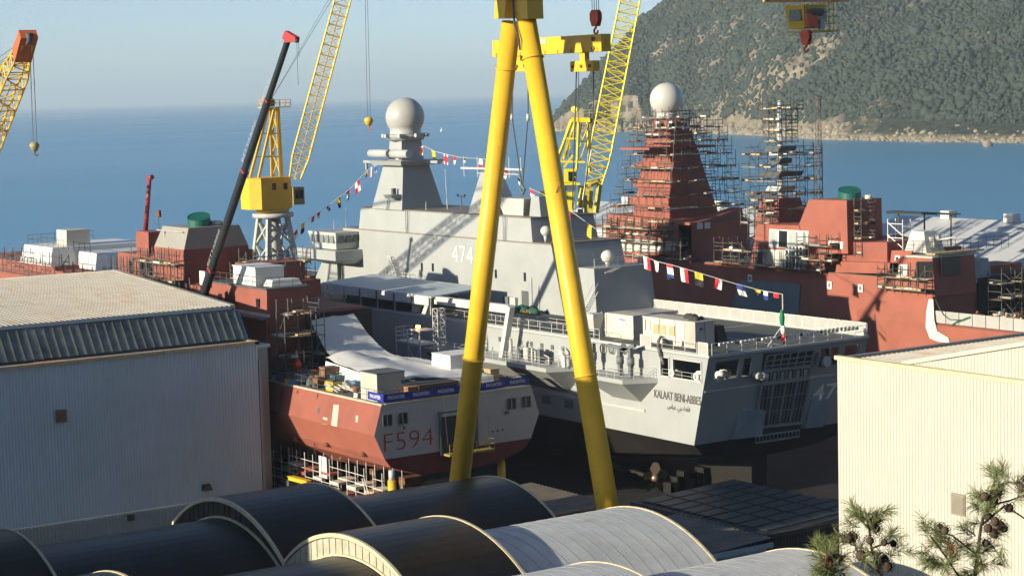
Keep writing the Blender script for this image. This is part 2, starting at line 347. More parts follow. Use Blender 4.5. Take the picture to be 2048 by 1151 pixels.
def headland_mat():
    m = hill_mat('headland_rock_and_scrub', (0.16, 0.13, 0.095), (0.29, 0.245, 0.18), 0.05); t = m.node_tree; b = t.nodes['Principled BSDF']
    geo = t.nodes.new('ShaderNodeNewGeometry'); sx = t.nodes.new('ShaderNodeSeparateXYZ'); t.links.new(geo.outputs['True Normal'], sx.inputs[0])
    sp = t.nodes.new('ShaderNodeSeparateXYZ'); t.links.new(geo.outputs['Position'], sp.inputs[0])
    n2 = t.nodes.new('ShaderNodeTexNoise'); n2.inputs['Scale'].default_value = 0.02; n2.inputs['Detail'].default_value = 8; t.links.new(geo.outputs['Position'], n2.inputs['Vector'])
    # scrub grows where it is not steep and not on the wave-washed strip
    a = t.nodes.new('ShaderNodeMath'); a.operation = 'MULTIPLY_ADD'; a.inputs[1].default_value = 0.7; t.links.new(n2.outputs['Fac'], a.inputs[0]); t.links.new(sx.outputs['Z'], a.inputs[2])
    r = t.nodes.new('ShaderNodeMapRange'); r.inputs[1].default_value = 0.92; r.inputs[2].default_value = 1.06; t.links.new(a.outputs[0], r.inputs[0])
    r2 = t.nodes.new('ShaderNodeMapRange'); r2.inputs[1].default_value = 0.5; r2.inputs[2].default_value = 4; t.links.new(sp.outputs['Z'], r2.inputs[0])
    mu = t.nodes.new('ShaderNodeMath'); mu.operation = 'MULTIPLY'; t.links.new(r.outputs[0], mu.inputs[0]); t.links.new(r2.outputs[0], mu.inputs[1])
    mx = t.nodes.new('ShaderNodeMix'); mx.data_type = 'RGBA'; src = b.inputs['Base Color'].links[0].from_socket
    t.links.new(mu.outputs[0], mx.inputs[0]); t.links.new(src, mx.inputs[6]); mx.inputs[7].default_value = (0.036, 0.043, 0.032, 1)
    t.links.new(mx.outputs[2], b.inputs['Base Color'])
    n3 = t.nodes.new('ShaderNodeTexNoise'); n3.inputs['Scale'].default_value = 0.12; n3.inputs['Detail'].default_value = 6; t.links.new(geo.outputs['Position'], n3.inputs['Vector'])
    bp = t.nodes.new('ShaderNodeBump'); bp.inputs['Strength'].default_value = 1; bp.inputs['Distance'].default_value = 6; t.links.new(n3.outputs['Fac'], bp.inputs['Height']); t.links.new(bp.outputs[0], b.inputs['Normal'])
    return m
struct(mb, 'headland_hill', headland_mat())
# ---- woodland on the headland: one mass of crowns
def blobs(name, spots, m, sub=1, rough=0.35):
    bm = bmesh.new(); bmesh.ops.create_icosphere(bm, subdivisions=sub, radius=1.0)
    bv = np.array([v.co[:] for v in bm.verts]); bf = np.array([[v.index for v in f.verts] for f in bm.faces]); bm.free()
    rng = np.random.default_rng(3); n = len(spots); nv = len(bv)
    S = np.array([[*p, a, b] for p, a, b in spots]); V = np.repeat(bv[None], n, 0)
    V = V * (1 + rough * (rng.random((n, nv, 1)) - 0.5) * 2)
    ang = rng.random(n) * 6.28; ca, sa = np.cos(ang)[:, None], np.sin(ang)[:, None]
    X = V[:, :, 0] * ca - V[:, :, 1] * sa; Y = V[:, :, 0] * sa + V[:, :, 1] * ca
    V = np.stack([X * S[:, 3:4], Y * S[:, 3:4], V[:, :, 2] * S[:, 4:5]], 2) + S[:, None, :3]
    F_ = (bf[None] + (np.arange(n) * nv)[:, None, None]).reshape(-1, 3)
    me = bpy.data.meshes.new(name); me.vertices.add(n * nv); me.vertices.foreach_set('co', V.reshape(-1))
    me.loops.add(F_.size); me.loops.foreach_set('vertex_index', F_.reshape(-1)); me.polygons.add(len(F_))
    me.polygons.foreach_set('loop_start', np.arange(0, F_.size, 3)); me.polygons.foreach_set('loop_total', np.full(len(F_), 3))
    me.update(); me.validate(); me.materials.append(m); o = bpy.data.objects.new(name, me); COL.objects.link(o); return o
def leaf_mat(name, cols, island=True):
    m = bpy.data.materials.new(name); m.use_nodes = True; t = m.node_tree; b = t.nodes['Principled BSDF']; b.inputs['Roughness'].default_value = 0.9; b.inputs['Specular IOR Level'].default_value = 0.1
    geo = t.nodes.new('ShaderNodeNewGeometry'); cr = t.nodes.new('ShaderNodeValToRGB')
    for i, c in enumerate(cols):
        e = cr.color_ramp.elements[i] if i < 2 else cr.color_ramp.elements.new(0.5)
        e.color = (*c, 1); e.position = i / (len(cols) - 1)
    n = t.nodes.new('ShaderNodeTexNoise'); n.inputs['Scale'].default_value = 0.012; t.links.new(geo.outputs['Position'], n.inputs['Vector'])
    mm = t.nodes.new('ShaderNodeMath'); mm.operation = 'MULTIPLY_ADD'; mm.inputs[1].default_value = 0.55; t.links.new(geo.outputs['Random Per Island'], mm.inputs[0])
    r = t.nodes.new('ShaderNodeMapRange'); r.inputs[1].default_value = 0.3; r.inputs[2].default_value = 0.7; r.inputs[4].default_value = 0.45; t.links.new(n.outputs['Fac'], r.inputs[0])
    t.links.new(r.outputs[0], mm.inputs[2]); t.links.new(mm.outputs[0], cr.inputs[0]); t.links.new(cr.outputs[0], b.inputs['Base Color']); return m
rnd = random.Random(11); spots = []
while len(spots) < 27000:
    px_ = rnd.uniform(1110, 2330); v = 0.05 + 1.0 * rnd.random() ** 1.1
    c = lerp_tab(CLIFF, px_)
    p = terr(px_, v)
    bare = noise.noise(Vector((p.x * 0.011, p.y * 0.011, 5)))
    cl = noise.noise(Vector((px_ * 0.03, p.z * 0.03, 2)))
    if p.z < 2.0 + 3 * bare: continue
    if c > 0.08 and v < 0.17 + 0.16 * cl and (cl > -0.1 or c > 0.6): continue
    if bare > 0.6: 
        if rnd.random() < 0.75: continue
        s = rnd.uniform(1.0, 1.8)
    else: s = rnd.uniform(1.0, 2.6) * (1 + .7 * noise.noise(Vector((p.x * .02, p.y * .02, 8)))) * (1.6 if rnd.random() < .08 else 1)
    spots.append((p + Vector((0, 0, s * 0.35)), s, s * rnd.uniform(0.8, 1.25)))
setp(blobs('headland_woodland', spots, leaf_mat('maquis_leaves', [(0.020, 0.033, 0.027), (0.058, 0.072, 0.056), (0.036, 0.050, 0.040)]), 1, 0.5), 'dense evergreen woodland covering the headland slope', 'woodland', kind='stuff')
# ---- shore rocks
spots = []
while len(spots) < 1000:
    px_ = rnd.choice((rnd.uniform(1100, 1700), rnd.uniform(1300, 2300))); v = abs(rnd.gauss(0, 0.018)) - 0.006
    p = terr(px_, v); s = rnd.uniform(0.8, 3.4) if px_ < 1700 else rnd.uniform(0.6, 1.8)
    spots.append((Vector((p.x, p.y, max(p.z, SEA_Z))), s * 1.3, s))
spots.append((PZ(1975, 293, SEA_Z) , 3.2, 4.0))
setp(blobs('shore_rocks', spots, hill_mat('shore_rock', (0.16, 0.135, 0.105), (0.33, 0.285, 0.22), 0.2), 1, 0.42), 'pale boulders strewn along the waterline of the headland', 'rocks', kind='stuff')
# ================================================================== VAULTED ROOF HALLS
XV = [26.0, 42.5, 51.5, 68.5, 77.5, 94.0]      # low, high, low, high, low ... along x
def arch(yc, zc, hw, rise, n=20):
    R = (hw * hw + rise * rise) / (2 * rise); a0 = math.asin(hw / R)
    return [(yc + R * math.sin(-a0 + 2 * a0 * i / n), zc - R + R * math.cos(-a0 + 2 * a0 * i / n)) for i in range(n + 1)]
def vault(mb, x0, x1, A, th=0.22):
    B = [(y, z - th) for y, z in A]; n = len(A)
    for k in range(n - 1):
        mb.add([(x0, *A[k]), (x1, *A[k]), (x1, *A[k + 1]), (x0, *A[k + 1])], [(0, 1, 2, 3)], 0, True)
    mb.add([(x0, *A[k]) for k in range(n)] + [(x0, *B[k]) for k in range(n)], [(k, k + 1, n + k + 1, n + k) for k in range(n - 1)])
    mb.add([(x1, *A[k]) for k in range(n)] + [(x1, *B[k]) for k in range(n)], [(k, k + 1, n + k + 1, n + k) for k in range(n - 1)])
    return mb
def rimmb(x, A, w=0.34, h=0.12, dx=0.3):
    mb = MB(); n = len(A)
    for k in range(n - 1):
        (y0, z0), (y1, z1) = A[k], A[k + 1]
        mb.hexa([(x - dx / 2, y0, z0 - w), (x + dx / 2, y0, z0 - w), (x + dx / 2, y1, z1 - w), (x - dx / 2, y1, z1 - w)], [(x - dx / 2, y0, z0 + h), (x + dx / 2, y0, z0 + h), (x + dx / 2, y1, z1 + h), (x - dx / 2, y1, z1 + h)])
    return mb
LAB = {101.3: 'vaulted hall nearest the viewer with grey roofs and seams at right', 120.7: 'vaulted hall whose high bay shows a cream glazed arch', 140.2: 'black vaulted hall farthest back beside the yellow gantry legs'}
for yc in (101.3, 120.7, 140.2):
    T = thing('vaulted_hall', LAB[yc], 'industrial hall', (60, yc, 0), 'barrel-roofed halls in the foreground')
    zs = {101.3: 0.15, 120.7: 0.1, 140.2: -0.3}[yc]
    low = arch(yc - 1.0, 9.75 + zs, 9.7, 3.5); high = arch(yc, 11.2 + zs, 9.72, 3.4)
    for i in range(5):
        hi = (i % 2 == 1); A = high if hi else low
        grey = (i == 4 and yc < 135) or (yc < 110 and i >= 3)
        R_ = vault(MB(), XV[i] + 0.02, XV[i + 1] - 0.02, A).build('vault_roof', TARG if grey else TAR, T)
        # felt lap seams
        nseam = int((XV[i + 1] - XV[i]) / 1.1)
        for k in range(1, nseam if grey else 1):
            x = XV[i] + (XV[i + 1] - XV[i]) * k / nseam
            rimmb(x, [(y, z + 0.004) for y, z in A], 0.05, 0.015, 0.05 if grey else 0.10).build('lap_seam', mat('seam_grey', (0.30, 0.31, 0.31), 0.7) if grey else TAR, R_)
        if hi:
            for x, sgn in ((XV[i], -1), (XV[i + 1], 1)):
                # clerestory end wall of panes between the low and the high arch
                E_ = rimmb(x - 0.02 * sgn, high, 0.24, 0.06, 0.22).build('arch_rim', RIM, T)
                rimmb(x + 0.12 * sgn, [(y, z + 0.10) for y, z in low], 0.05, 0.10, 0.2).build('flashing', RIM, T)
                n = 22
                H2 = arch(yc, 11.2 + zs - 0.2, 9.6, 3.4, n); lo2 = dict()
                for k in range(n):
                    y0, y1 = H2[k][0] + 0.05, H2[k + 1][0] - 0.05
                    def zl(y, A=low):
                        for (a, za), (b, zb) in zip(A[:-1], A[1:]):
                            if a <= y <= b: return za + (zb - za) * (y - a) / (b - a)
                        return A[0][1] if y < A[0][0] else A[-1][1]
                    b0, b1 = zl(y0) - 0.3, zl(y1) - 0.3
                    t0, t1 = H2[k][1] - 0.1, H2[k + 1][1] - 0.1
                    if t0 - b0 < 0.1 and t1 - b1 < 0.1: continue
                    MB().hexa([(x - 0.04, y0, b0), (x + 0.04, y0, b0), (x + 0.04, y1, b1), (x - 0.04, y1, b1)], [(x - 0.04, y0, t0), (x + 0.04, y0, t0), (x + 0.04, y1, t1), (x - 0.04, y1, t1)]).build('pane', (PANE_C if yc != 140.2 else TAR), T)
    rimmb(XV[5], low, 0.3, 0.06, 0.22).build('arch_rim', RIM, T)
    # end wall at the far right and side walls
    mb = MB(); mb.prism([(XV[5] - 0.3, yc - 10.3, 0)] + [(XV[5] - 0.3, y, z - 0.25) for y, z in low] + [(XV[5] - 0.3, yc + 8.4, 0)], (0.2, 0, 0)); mb.build('end_wall', SHEET, T)
    mb = MB(); mb.box(XV[0], XV[5] - 0.4, yc - 9.75, yc - 9.55, 0, 6.2); mb.box(XV[0], XV[5] - 0.4, yc + 8.6, yc + 8.75, 0, 6.1); mb.build('side_wall', SHEET, T)
    # valley gutter
    mb = MB(); mb.box(XV[0], XV[5], yc + 8.75, yc + 9.7, 6.15, 6.35); mb.build('gutter', RIM, T)
# unseen tall hall, added left of the view to throw shade on the gantry feet
mb = MB(); 
T = thing('unseen_shade_hall', 'unseen tall grey hall added left of the view to cast shade', 'industrial hall', (30, 140, 0))
corr((12, 128.5, 0), (1, 0, 0), (0, -1, 0), 31, 0, 32.4).build('wall', SHEET, T)
MB().box(12, 43.3, 128.7, 150.5, 0, 32.4).build('hall_body', SHEET, T); MB().box(11.5, 43.5, 128.1, 150.7, 32.4, 32.9).build('roof', TARG, T)
# ================================================================== LEFT SHED
T = thing('corrugated_shed', 'large blue-grey corrugated shed with rusty ribbed roof at left', 'shed', (80, 200, 0))
XE, YW = 95.0, 185.3
corr((56, YW, 0), (1, 0, 0), (0, -1, 0), XE - 56, 0, 16.75, 0.33, 0.06).build('front_wall', SHEET, T)
MB().box(56, XE, YW + 0.05, 186.2, 0, 16.6).build('wall_core', SHEET, T)
corr((XE, YW, 0), (0, 1, 0), (1, 0, 0), 45, 0, lambda t: 16.75 if t < 1.7 else min(20.0, 16.8 + (t - 1.7) * 1.4), 0.33, 0.06).build('end_wall', SHEET, T)
mb = MB()
for k in range(7): mb.box(56 + k * 5.6, 56 + (k + 1) * 5.6 - 0.06, YW - 0.28, YW + 0.5, 16.75, 17.08)
mb.box(XE - 0.4, XE + 0.12, YW - 0.28, YW + 2.2, 16.75, 17.07); mb.build('eaves_flashing', mat('rusty_flashing', (0.42, 0.34, 0.24), 0.8, var=0.25, scale=1.0, streak=0.5, streak_rgb=(0.25, 0.13, 0.07)), T)
# sloping skylight of separate panes
gl = None; y0, z0, y1, z1 = 187.0, 17.25, 189.3, 20.35
MB().hexa([(56, y0 + .1, z0 - .3), (94.3, y0 + .1, z0 - .3), (94.3, y0 + 2, z0 - .3), (56, y0 + 2, z0 - .3)], [(56, y1 + .1, z1 - .1), (93.9, y1 + .1, z1 - .1), (93.9, y1 + 1, z1 - .1), (56, y1 + 1, z1 - .1)]).build('skylight_frame', DGREY, T)
npn = 42
for k in range(npn):
    a = 56 + 38.4 * k / npn; b = 56 + 38.4 * (k + 1) / npn - 0.10
    dzk = random.uniform(-.02, .03)
    MB().hexa([(a, y0, z0), (b, y0, z0), (b, y0 + .06, z0), (a, y0 + .06, z0)], [(a, y1 - dzk, z1), (b, y1 - dzk, z1), (b, y1 + .06, z1), (a, y1 + .06, z1)]).build('pane', GLASSG, T)
    if k % 1 == 0:
        MB().beam((b + 0.05, y0 - .05, z0), (b + 0.05, y1 - .05, z1), 0.07, 0.08).build('glazing_bar', mat('glazing_bar', (0.09, 0.105, 0.105), 0.6), T)
MB().poly([(94.45, y0, z0 - .2), (94.45, y0 + 4, z0 - .2), (94.4, y0 + 4, z1), (94.4, y1, z1)]).build('skylight_end', SHEET, T)
MB().box(55, XE - 1.0, 189.05, 189.55, 20.2, 20.48).build('upper_gutter', SHEET, T)
ROOFM = mat('rusty_ribbed_roof', (0.41, 0.39, 0.345), 0.75, var=0.14, scale=0.5, streak=0.9, streak_rgb=(0.36, 0.185, 0.075), stretch=(0.9, 0.16, 0.5))
corr_roof((50, 189.1, 20.5), (94.2, 189.1, 20.5), (50, 219.5, 22.45), (94.2, 219.5, 22.45), 0.55, 0.10).build('roof_slope', ROOFM, T)
corr_roof((50, 219.5, 22.45), (94.2, 219.5, 22.45), (50, 234, 21.2), (94.2, 234, 21.2), 0.55, 0.10).build('roof_slope', ROOFM, T)
MB().hexa([(94.0, 189.2, 20.0), (94.6, 189.2, 20.0), (94.6, 219.5, 22.0), (94.0, 219.5, 22.0)], [(94.0, 189.2, 20.62), (94.6, 189.2, 20.62), (94.6, 219.5, 22.6), (94.0, 219.5, 22.6)]).build('verge_trim', ROOFM, T)
# lower lean-to at the shed's right end, drainpipe, vents
MB().box(XE + .05, 96.8, 186.5, 196, 0, 16.2).build('corner_annexe', mat('annexe_sheet', (0.26, 0.31, 0.33), 0.55), T)
MB().box(XE + .05, 97.0, 186.2, 196.2, 16.2, 16.5).build('annexe_roof', SHEET, T)
mb = MB(); mb.box(XE + .07, XE + .35, YW - .1, YW + .9, 0, 15.0); mb.build('corner_post', mat('annexe_sheet', (0.26, 0.31, 0.33)), T)
p = PY(121, 831, YW - .06)
v_ = MB().box(p.x - .55, p.x + .55, YW - .28, YW - .05, p.z - .62, p.z + .62).build('vent_frame', DGREY, T)
for k in range(6): MB().hexa([(p.x - .45, YW - .36, p.z - .5 + k * .18), (p.x + .45, YW - .36, p.z - .5 + k * .18), (p.x + .45, YW - .29, p.z - .42 + k * .18), (p.x - .45, YW - .29, p.z - .42 + k * .18)], [(p.x - .45, YW - .35, p.z - .47 + k * .18), (p.x + .45, YW - .35, p.z - .47 + k * .18), (p.x + .45, YW - .285, p.z - .38 + k * .18), (p.x - .45, YW - .285, p.z - .38 + k * .18)]).build('louvre', RUST, v_)
p = PY(412, 973, YW - .06); MB().hexa([(p.x - .5, YW - .6, p.z - .3), (p.x + .5, YW - .6, p.z - .3), (p.x + .5, YW - .06, p.z - .3), (p.x - .5, YW - .06, p.z - .3)], [(p.x - .35, YW - .35, p.z + .35), (p.x + .35, YW - .35, p.z + .35), (p.x + .35, YW - .06, p.z + .35), (p.x - .35, YW - .06, p.z + .35)]).build('vent_hood', BLACK, T)
# low wall in front
T = thing('boundary_wall', 'low dark blue corrugated wall at the foot of the shed', 'wall', (66, 171, 0))
corr((50, 171, 0), (1, 0, 0), (0, -1, 0), 30.5, 0, 4.2, 0.33, 0.05).build('sheeting', mat('annexe_sheet', (0.26, 0.31, 0.33)), T)
MB().box(50, 80.5, 171.02, 171.2, 0, 4.28).build('wall_core', mat('annexe_sheet', (0.26, 0.31, 0.33)), T)
p = PY(258, 1033, 170.9); MB().box(p.x - .4, p.x + .4, 170.5, 170.9, p.z - .3, p.z + .3).build('vent_hood', BLACK, T)
# ================================================================== RIGHT SHED
T = thing('corrugated_shed', 'cream corrugated shed in full sun at the right edge', 'shed', (115, 90, 0))
XS, YS, ZS = 101.7, 106.2, 22.0
corr((XS, YS, 0), (0, -1, 0), (-1, 0, 0), 46, 0, ZS, 0.30, 0.05).build('long_wall', CREAM, T)
corr((XS + .05, YS, 0), (1, 0, 0), (0, 1, 0), 34, 0, ZS - .3, 0.30, 0.05).build('rear_wall', CREAM, T)
mb = MB(); mb.box(XS - .16, XS + .3, 60, YS + .16, ZS, ZS + .28); mb.build('parapet_flashing', mat('parapet_flashing', (0.66, 0.53, 0.33), 0.7, var=0.15, streak=0.4, streak_rgb=(0.45, 0.26, 0.12)), T)
mb = MB(); mb.box(XS + .3, XS + 36, YS - .3, YS + .16, ZS - .1, ZS + .16); mb.build('rear_gutter', mat('dull_flashing', (0.25, 0.24, 0.23), 0.6), T)
# ribbed roof strip, then a raised gable wall set back from the parapet
p = PX(1850, 733, XS + 2.5)
corr_roof((XS + .3, YS - .3, ZS - .1), (XS + 35, YS - .3, ZS - .1), (XS + .3, 60, ZS - .05), (XS + 35, 60, ZS - .05), 0.5, 0.09).build('low_roof', ROOFM, T)
a0 = PX(1803, 732, XS + 1.2); a1 = PX(2048, 690, XS + 1.2)
g0y, g1y = 100.3, 80.0
def gtop(t): return ZS + 0.05 + t * 0.215
corr((XS + 1.2, g0y, 0), (0, -1, 0), (-1, 0, 0), 26, ZS - .2, gtop, 0.30, 0.05).build('raised_gable', CREAM, T)
mb = MB(); mb.hexa([(XS + .95, g0y + .4, ZS), (XS + 1.35, g0y + .4, ZS), (XS + 1.35, g0y - 26, gtop(26)), (XS + .95, g0y - 26, gtop(26))], [(XS + .95, g0y + .4, ZS + .3), (XS + 1.35, g0y + .4, ZS + .3), (XS + 1.35, g0y - 26, gtop(26) + .3), (XS + .95, g0y - 26, gtop(26) + .3)]); mb.build('gable_flashing', CREAM, T)
corr_roof((XS + 1.3, g0y, ZS + .1), (XS + 34, g0y, ZS + .1), (XS + 1.3, g0y - 26, gtop(26)), (XS + 34, g0y - 26, gtop(26)), 0.5, 0.09).build('raised_roof', ROOFM, T)
p = PX(1917, 1008, XS - .1)
v_ = MB().box(XS - .16, XS - .06, p.y - .62, p.y + .62, p.z - .75, p.z + .75).build('vent_frame', mat('vent_grey', (0.27, 0.24, 0.19)), T)
for k in range(9): MB().hexa([(XS - .26, p.y - .52, p.z - .62 + k * .14), (XS - .17, p.y - .52, p.z - .55 + k * .14), (XS - .17, p.y + .52, p.z - .55 + k * .14), (XS - .26, p.y + .52, p.z - .62 + k * .14)], [(XS - .25, p.y - .52, p.z - .6 + k * .14), (XS - .165, p.y - .52, p.z - .52 + k * .14), (XS - .165, p.y + .52, p.z - .52 + k * .14), (XS - .25, p.y + .52, p.z - .6 + k * .14)]).build('louvre', mat('vent_grey', (0.27, 0.24, 0.19)), v_)
# ================================================================== LOW SHEDS BETWEEN
def flat_shed(name, label, x0, x1, y0, y1, h, roofm, wallm, pitch=0.6):
    T = thing(name, label, 'shed', ((x0 + x1) / 2, (y0 + y1) / 2, 0))
    corr((x0, y0, 0), (1, 0, 0), (0, -1, 0), x1 - x0, 0, h - .2, 0.35, 0.05).build('front_wall', wallm, T)
    corr((x0, y1, 0), (0, -1, 0), (-1, 0, 0), y1 - y0, 0, h - .2, 0.35, 0.05).build('side_wall', wallm, T)
    corr_roof((x0 - .3, y0 - .3, h), (x0 - .3, y1 + .3, h), (x1 + .3, y0 - .3, h + .5), (x1 + .3, y1 + .3, h + .5), pitch, 0.08).build('roof', roofm, T)
    MB().box(x0 - .34, x1 + .34, y0 - .5, y0 - .3, h - .25, h + .12).build('roof_edge', wallm, T)
    MB().box(x0 - .5, x0 - .3, y0 - .5, y1 + .3, h - .25, h + .12).build('roof_edge', RIM if 'brown' in label else wallm, T)
    return T
DROOF = mat('slate_dark_roof', (0.028, 0.032, 0.036), 0.55, var=0.3, scale=0.8, streak=0.4, streak_rgb=(0.06, 0.065, 0.07))
T = flat_shed('workshop', 'dark slate-roofed workshop between the grey ship and cream shed', 110.0, 121.5, 123.5, 141.0, 4.8, DROOF, mat('workshop_wall', (0.05, 0.045, 0.045)), 0.8)
for k in range(9):
    for j in range(4):
        x = 110.5 + j * 2.8; y = 124 + k * 1.9
        MB().hexa([(x, y, 4.95 + j * .12), (x + 2.5, y, 5.05 + j * .12), (x + 2.5, y + 1.6, 5.05 + j * .12), (x, y + 1.6, 4.95 + j * .12)], [(x, y, 5.02 + j * .12), (x + 2.5, y, 5.12 + j * .12), (x + 2.5, y + 1.6, 5.12 + j * .12), (x, y + 1.6, 5.02 + j * .12)]).build('roof_panel', DROOF, T)
flat_shed('lean_to_shed', 'small ribbed-roof shed with pale wall behind the grey vault', 97.5, 107.2, 120.4, 132.0, 5.0, mat('grey_brown_roof', (0.17, 0.16, 0.145), 0.7, var=0.2), SHEET)
flat_shed('lean_to_shed', 'low brown-roofed shed at the foot of the right gantry leg', 98.5, 108.8, 144.5, 156.0, 4.0, mat('brown_roof', (0.20, 0.165, 0.13), 0.75, var=0.2), RUST)
# ================================================================== GREY LANDING SHIP (474)
KX0, KX1, KC, KD = 125.1, 146.6, 135.85, 16.0
K = thing('landing_ship', 'light grey landing ship numbered 474 with a big radome mast', 'ship', (KC, 200, 0))
def ytr(z): return 148.5 + (KD - z) * 0.27
# hull: sections (half breadth, z) from keel up
def ksec(y):
    t = (y - 148.5) / 142.5
    hb = 10.75 * (1 if t < 0.72 else max(0.03, 1 - ((t - 0.72) / 0.28) ** 1.7))
    kz = 4.6 - 3.1 * min(1, max(0, (y - 151) / 26)) if t < 0.9 else 1.5 + (t - 0.9) * 60
    wb = hb * (0.93 if t < 0.72 else max(0.02, 0.93 - 0.5 * (t - 0.72)))
    return [(0.0, kz), (wb * 0.6, kz + 0.25 + 0.1), (wb * 0.95, min(6.3, kz + 1.2)), (hb if t < .75 else wb, 6.9), (hb, 12.4)]
ys = [149.5, 153, 158, 164, 172, 182, 200, 220, 240, 255, 268, 278, 286, 291]
def hullmesh(sel, side):
    mb = MB(); vs = []; n = len(sel)
    for i, y in enumerate(ys):
        S = ksec(y)
        for k in sel:
            b, z = S[k]; yy = ytr(z) if i == 0 else y
            vs.append((KC + side * b, yy, z))
    for i in range(len(ys) - 1):
        for k in range(n - 1): mb_ = (i * n + k, (i + 1) * n + k, (i + 1) * n + k + 1, i * n + k + 1); mb.f.append(list(mb_)); mb.mi.append(0); mb.sm.append(False)
    mb.v = vs; return mb
for sd in (-1, 1):
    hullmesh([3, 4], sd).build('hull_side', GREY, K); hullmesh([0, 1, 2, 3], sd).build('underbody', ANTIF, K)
# transom plate (raked)
TN = Vector((0, -1, -0.27)).normalized()
def PT(x, y, off=0.0): return PP(x, y, (0, 148.5 - off, KD), TN)
def tz(x, z, off=0.0): return (x, ytr(z) - off, z)
S = ksec(149.5)
MB().poly([tz(KC - S[3][0], 6.9), tz(KC + S[3][0], 6.9), tz(KX1, 12.4), tz(KX0, 12.4)]).build('transom', GREY, K)
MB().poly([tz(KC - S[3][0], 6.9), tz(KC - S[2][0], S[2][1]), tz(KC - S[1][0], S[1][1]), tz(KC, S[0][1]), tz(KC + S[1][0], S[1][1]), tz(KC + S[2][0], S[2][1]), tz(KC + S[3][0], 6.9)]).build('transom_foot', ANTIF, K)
# upper band 12.4-16 with openings to the mooring deck
def panel_wall(fn, us, zs, holes, th, name):
    """grid wall: fn(u,z)->point ; cells listed in holes stay open"""
    mb = MB()
    for i in range(len(us) - 1):
        for j in range(len(zs) - 1):
            if (i, j) in holes: continue
            a, b, c, d = fn(us[i], zs[j]), fn(us[i + 1], zs[j]), fn(us[i + 1], zs[j + 1]), fn(us[i], zs[j + 1])
            mb.prism([a, b, c, d], th)
    return mb.build(name, GREY, K)
zt, zb = 15.3, 13.35
panel_wall(lambda u, z: (KX0, u if u > 149 else ytr(z), z), [148.5, 149.6, 154.0, 154.6, 156.0, 160.0], [12.4, zb, zt, KD], {(1, 1), (3, 1)}, (0.25, 0, 0), 'mooring_deck_side')
MB().box(KX0, KX0 + .3, 160.0, 268, 12.4, KD).build('upper_side', GREY, K)
panel_wall(lambda u, z: (KX1, u if u > 149 else ytr(z), z), [148.5, 149.6, 154.0, 154.6, 156.0, 160.0], [12.4, zb, zt, KD], {(1, 1), (3, 1)}, (-0.25, 0, 0), 'mooring_deck_side')
MB().box(KX1 - .3, KX1, 160.0, 268, 12.4, KD).build('upper_side', GREY, K)
x_ = [KX0 + .02]
q = [PT(1431, 735), PT(1478, 735), PT(1486, 735), PT(1503, 735)]
us = [KX0 + .26, q[0].x, q[1].x, q[2].x, q[3].x, 131.3, 139.4, 140.2, 142.8, 143.6, 145.6, KX1 - .26]
panel_wall(lambda u, z: tz(u, z), us, [12.4, zb, zt, KD], {(1, 1), (3, 1), (7, 1), (9, 1)}, (0, 0.25, 0), 'mooring_deck_transom')
MB().box(KX0 + .2, KX1 - .2, 149.4, 268, 12.3, 12.44).build('mooring_deck', GREY2, K)
MB().box(KX0 + .4, KX1 - .4, 161.0, 161.2, 12.44, 15.6).build('mooring_bulkhead', GREY, K)
MB().prism([(KX0, 148.5, KD - .25), (KX1, 148.5, KD - .25), (KX1, 268, KD - .25), (KC, 291, KD - .25), (KX0, 268, KD - .25)], (0, 0, .25)).build('flight_deck', DECK, K)
mb = MB(); mb.box(KX0 - .06, KX0 + .2, 148.4, 268, KD - .2, KD + .05); mb.box(KX0 + .2, KX1 + .06, 148.4, 148.7, KD - .2, KD + .05); mb.box(KX1 - .2, KX1 + .06, 148.7, 268, KD - .2, KD + .05); mb.build('deck_edge', GREY2, K)
# mooring deck fittings
for (x, y) in ((126.2, 150.6), (126.2, 154.9), (127.4, 152.4), (128.6, 150.8), (129.6, 151.4)):
    mb = MB(); mb.tube((x, y, 12.44), (x, y, 13.6), .35, n=10); mb.tube((x - .5, y, 13.6), (x + .5, y, 13.6), .4, n=10); mb.build('mooring_bitt', WHITE, K)
for y in (150.4, 154.2):
    mb = MB(); mb.lathe((KX0 - .02, y, zb + .5), [(0.0, 0)], 3); mb.v.clear(); mb.f.clear(); mb.mi.clear(); mb.sm.clear()
    for i in range(12):
        a, b = 2 * math.pi * i / 12, 2 * math.pi * (i + 1) / 12
        mb.tube((KX0 - .05, y + .32 * math.cos(a), zb + .45 + .32 * math.sin(a)), (KX0 - .05, y + .32 * math.cos(b), zb + .45 + .32 * math.sin(b)), .11, n=6)
    mb.build('fairlead', WHITE, K)
mb = MB(); rail(mb, [(KX0 + .1, 149.7, zb - .05), (KX0 + .1, 155.9, zb - .05)], 0.75, 1.5, 0.025, 2); mb.build('opening_rail', STEELW, K)
# rounded frames round the openings
for y0, y1 in ((149.6, 154.0), (154.6, 156.0)):
    mb = MB()
    for a, b in (((y0, zb), (y1, zb)), ((y1, zb), (y1, zt)), ((y1, zt), (y0, zt)), ((y0, zt), (y0, zb))): mb.beam((KX0 - .02, a[0], a[1]), (KX0 - .02, b[0], b[1]), .14)
    mb.build('opening_frame', GREY2, K)
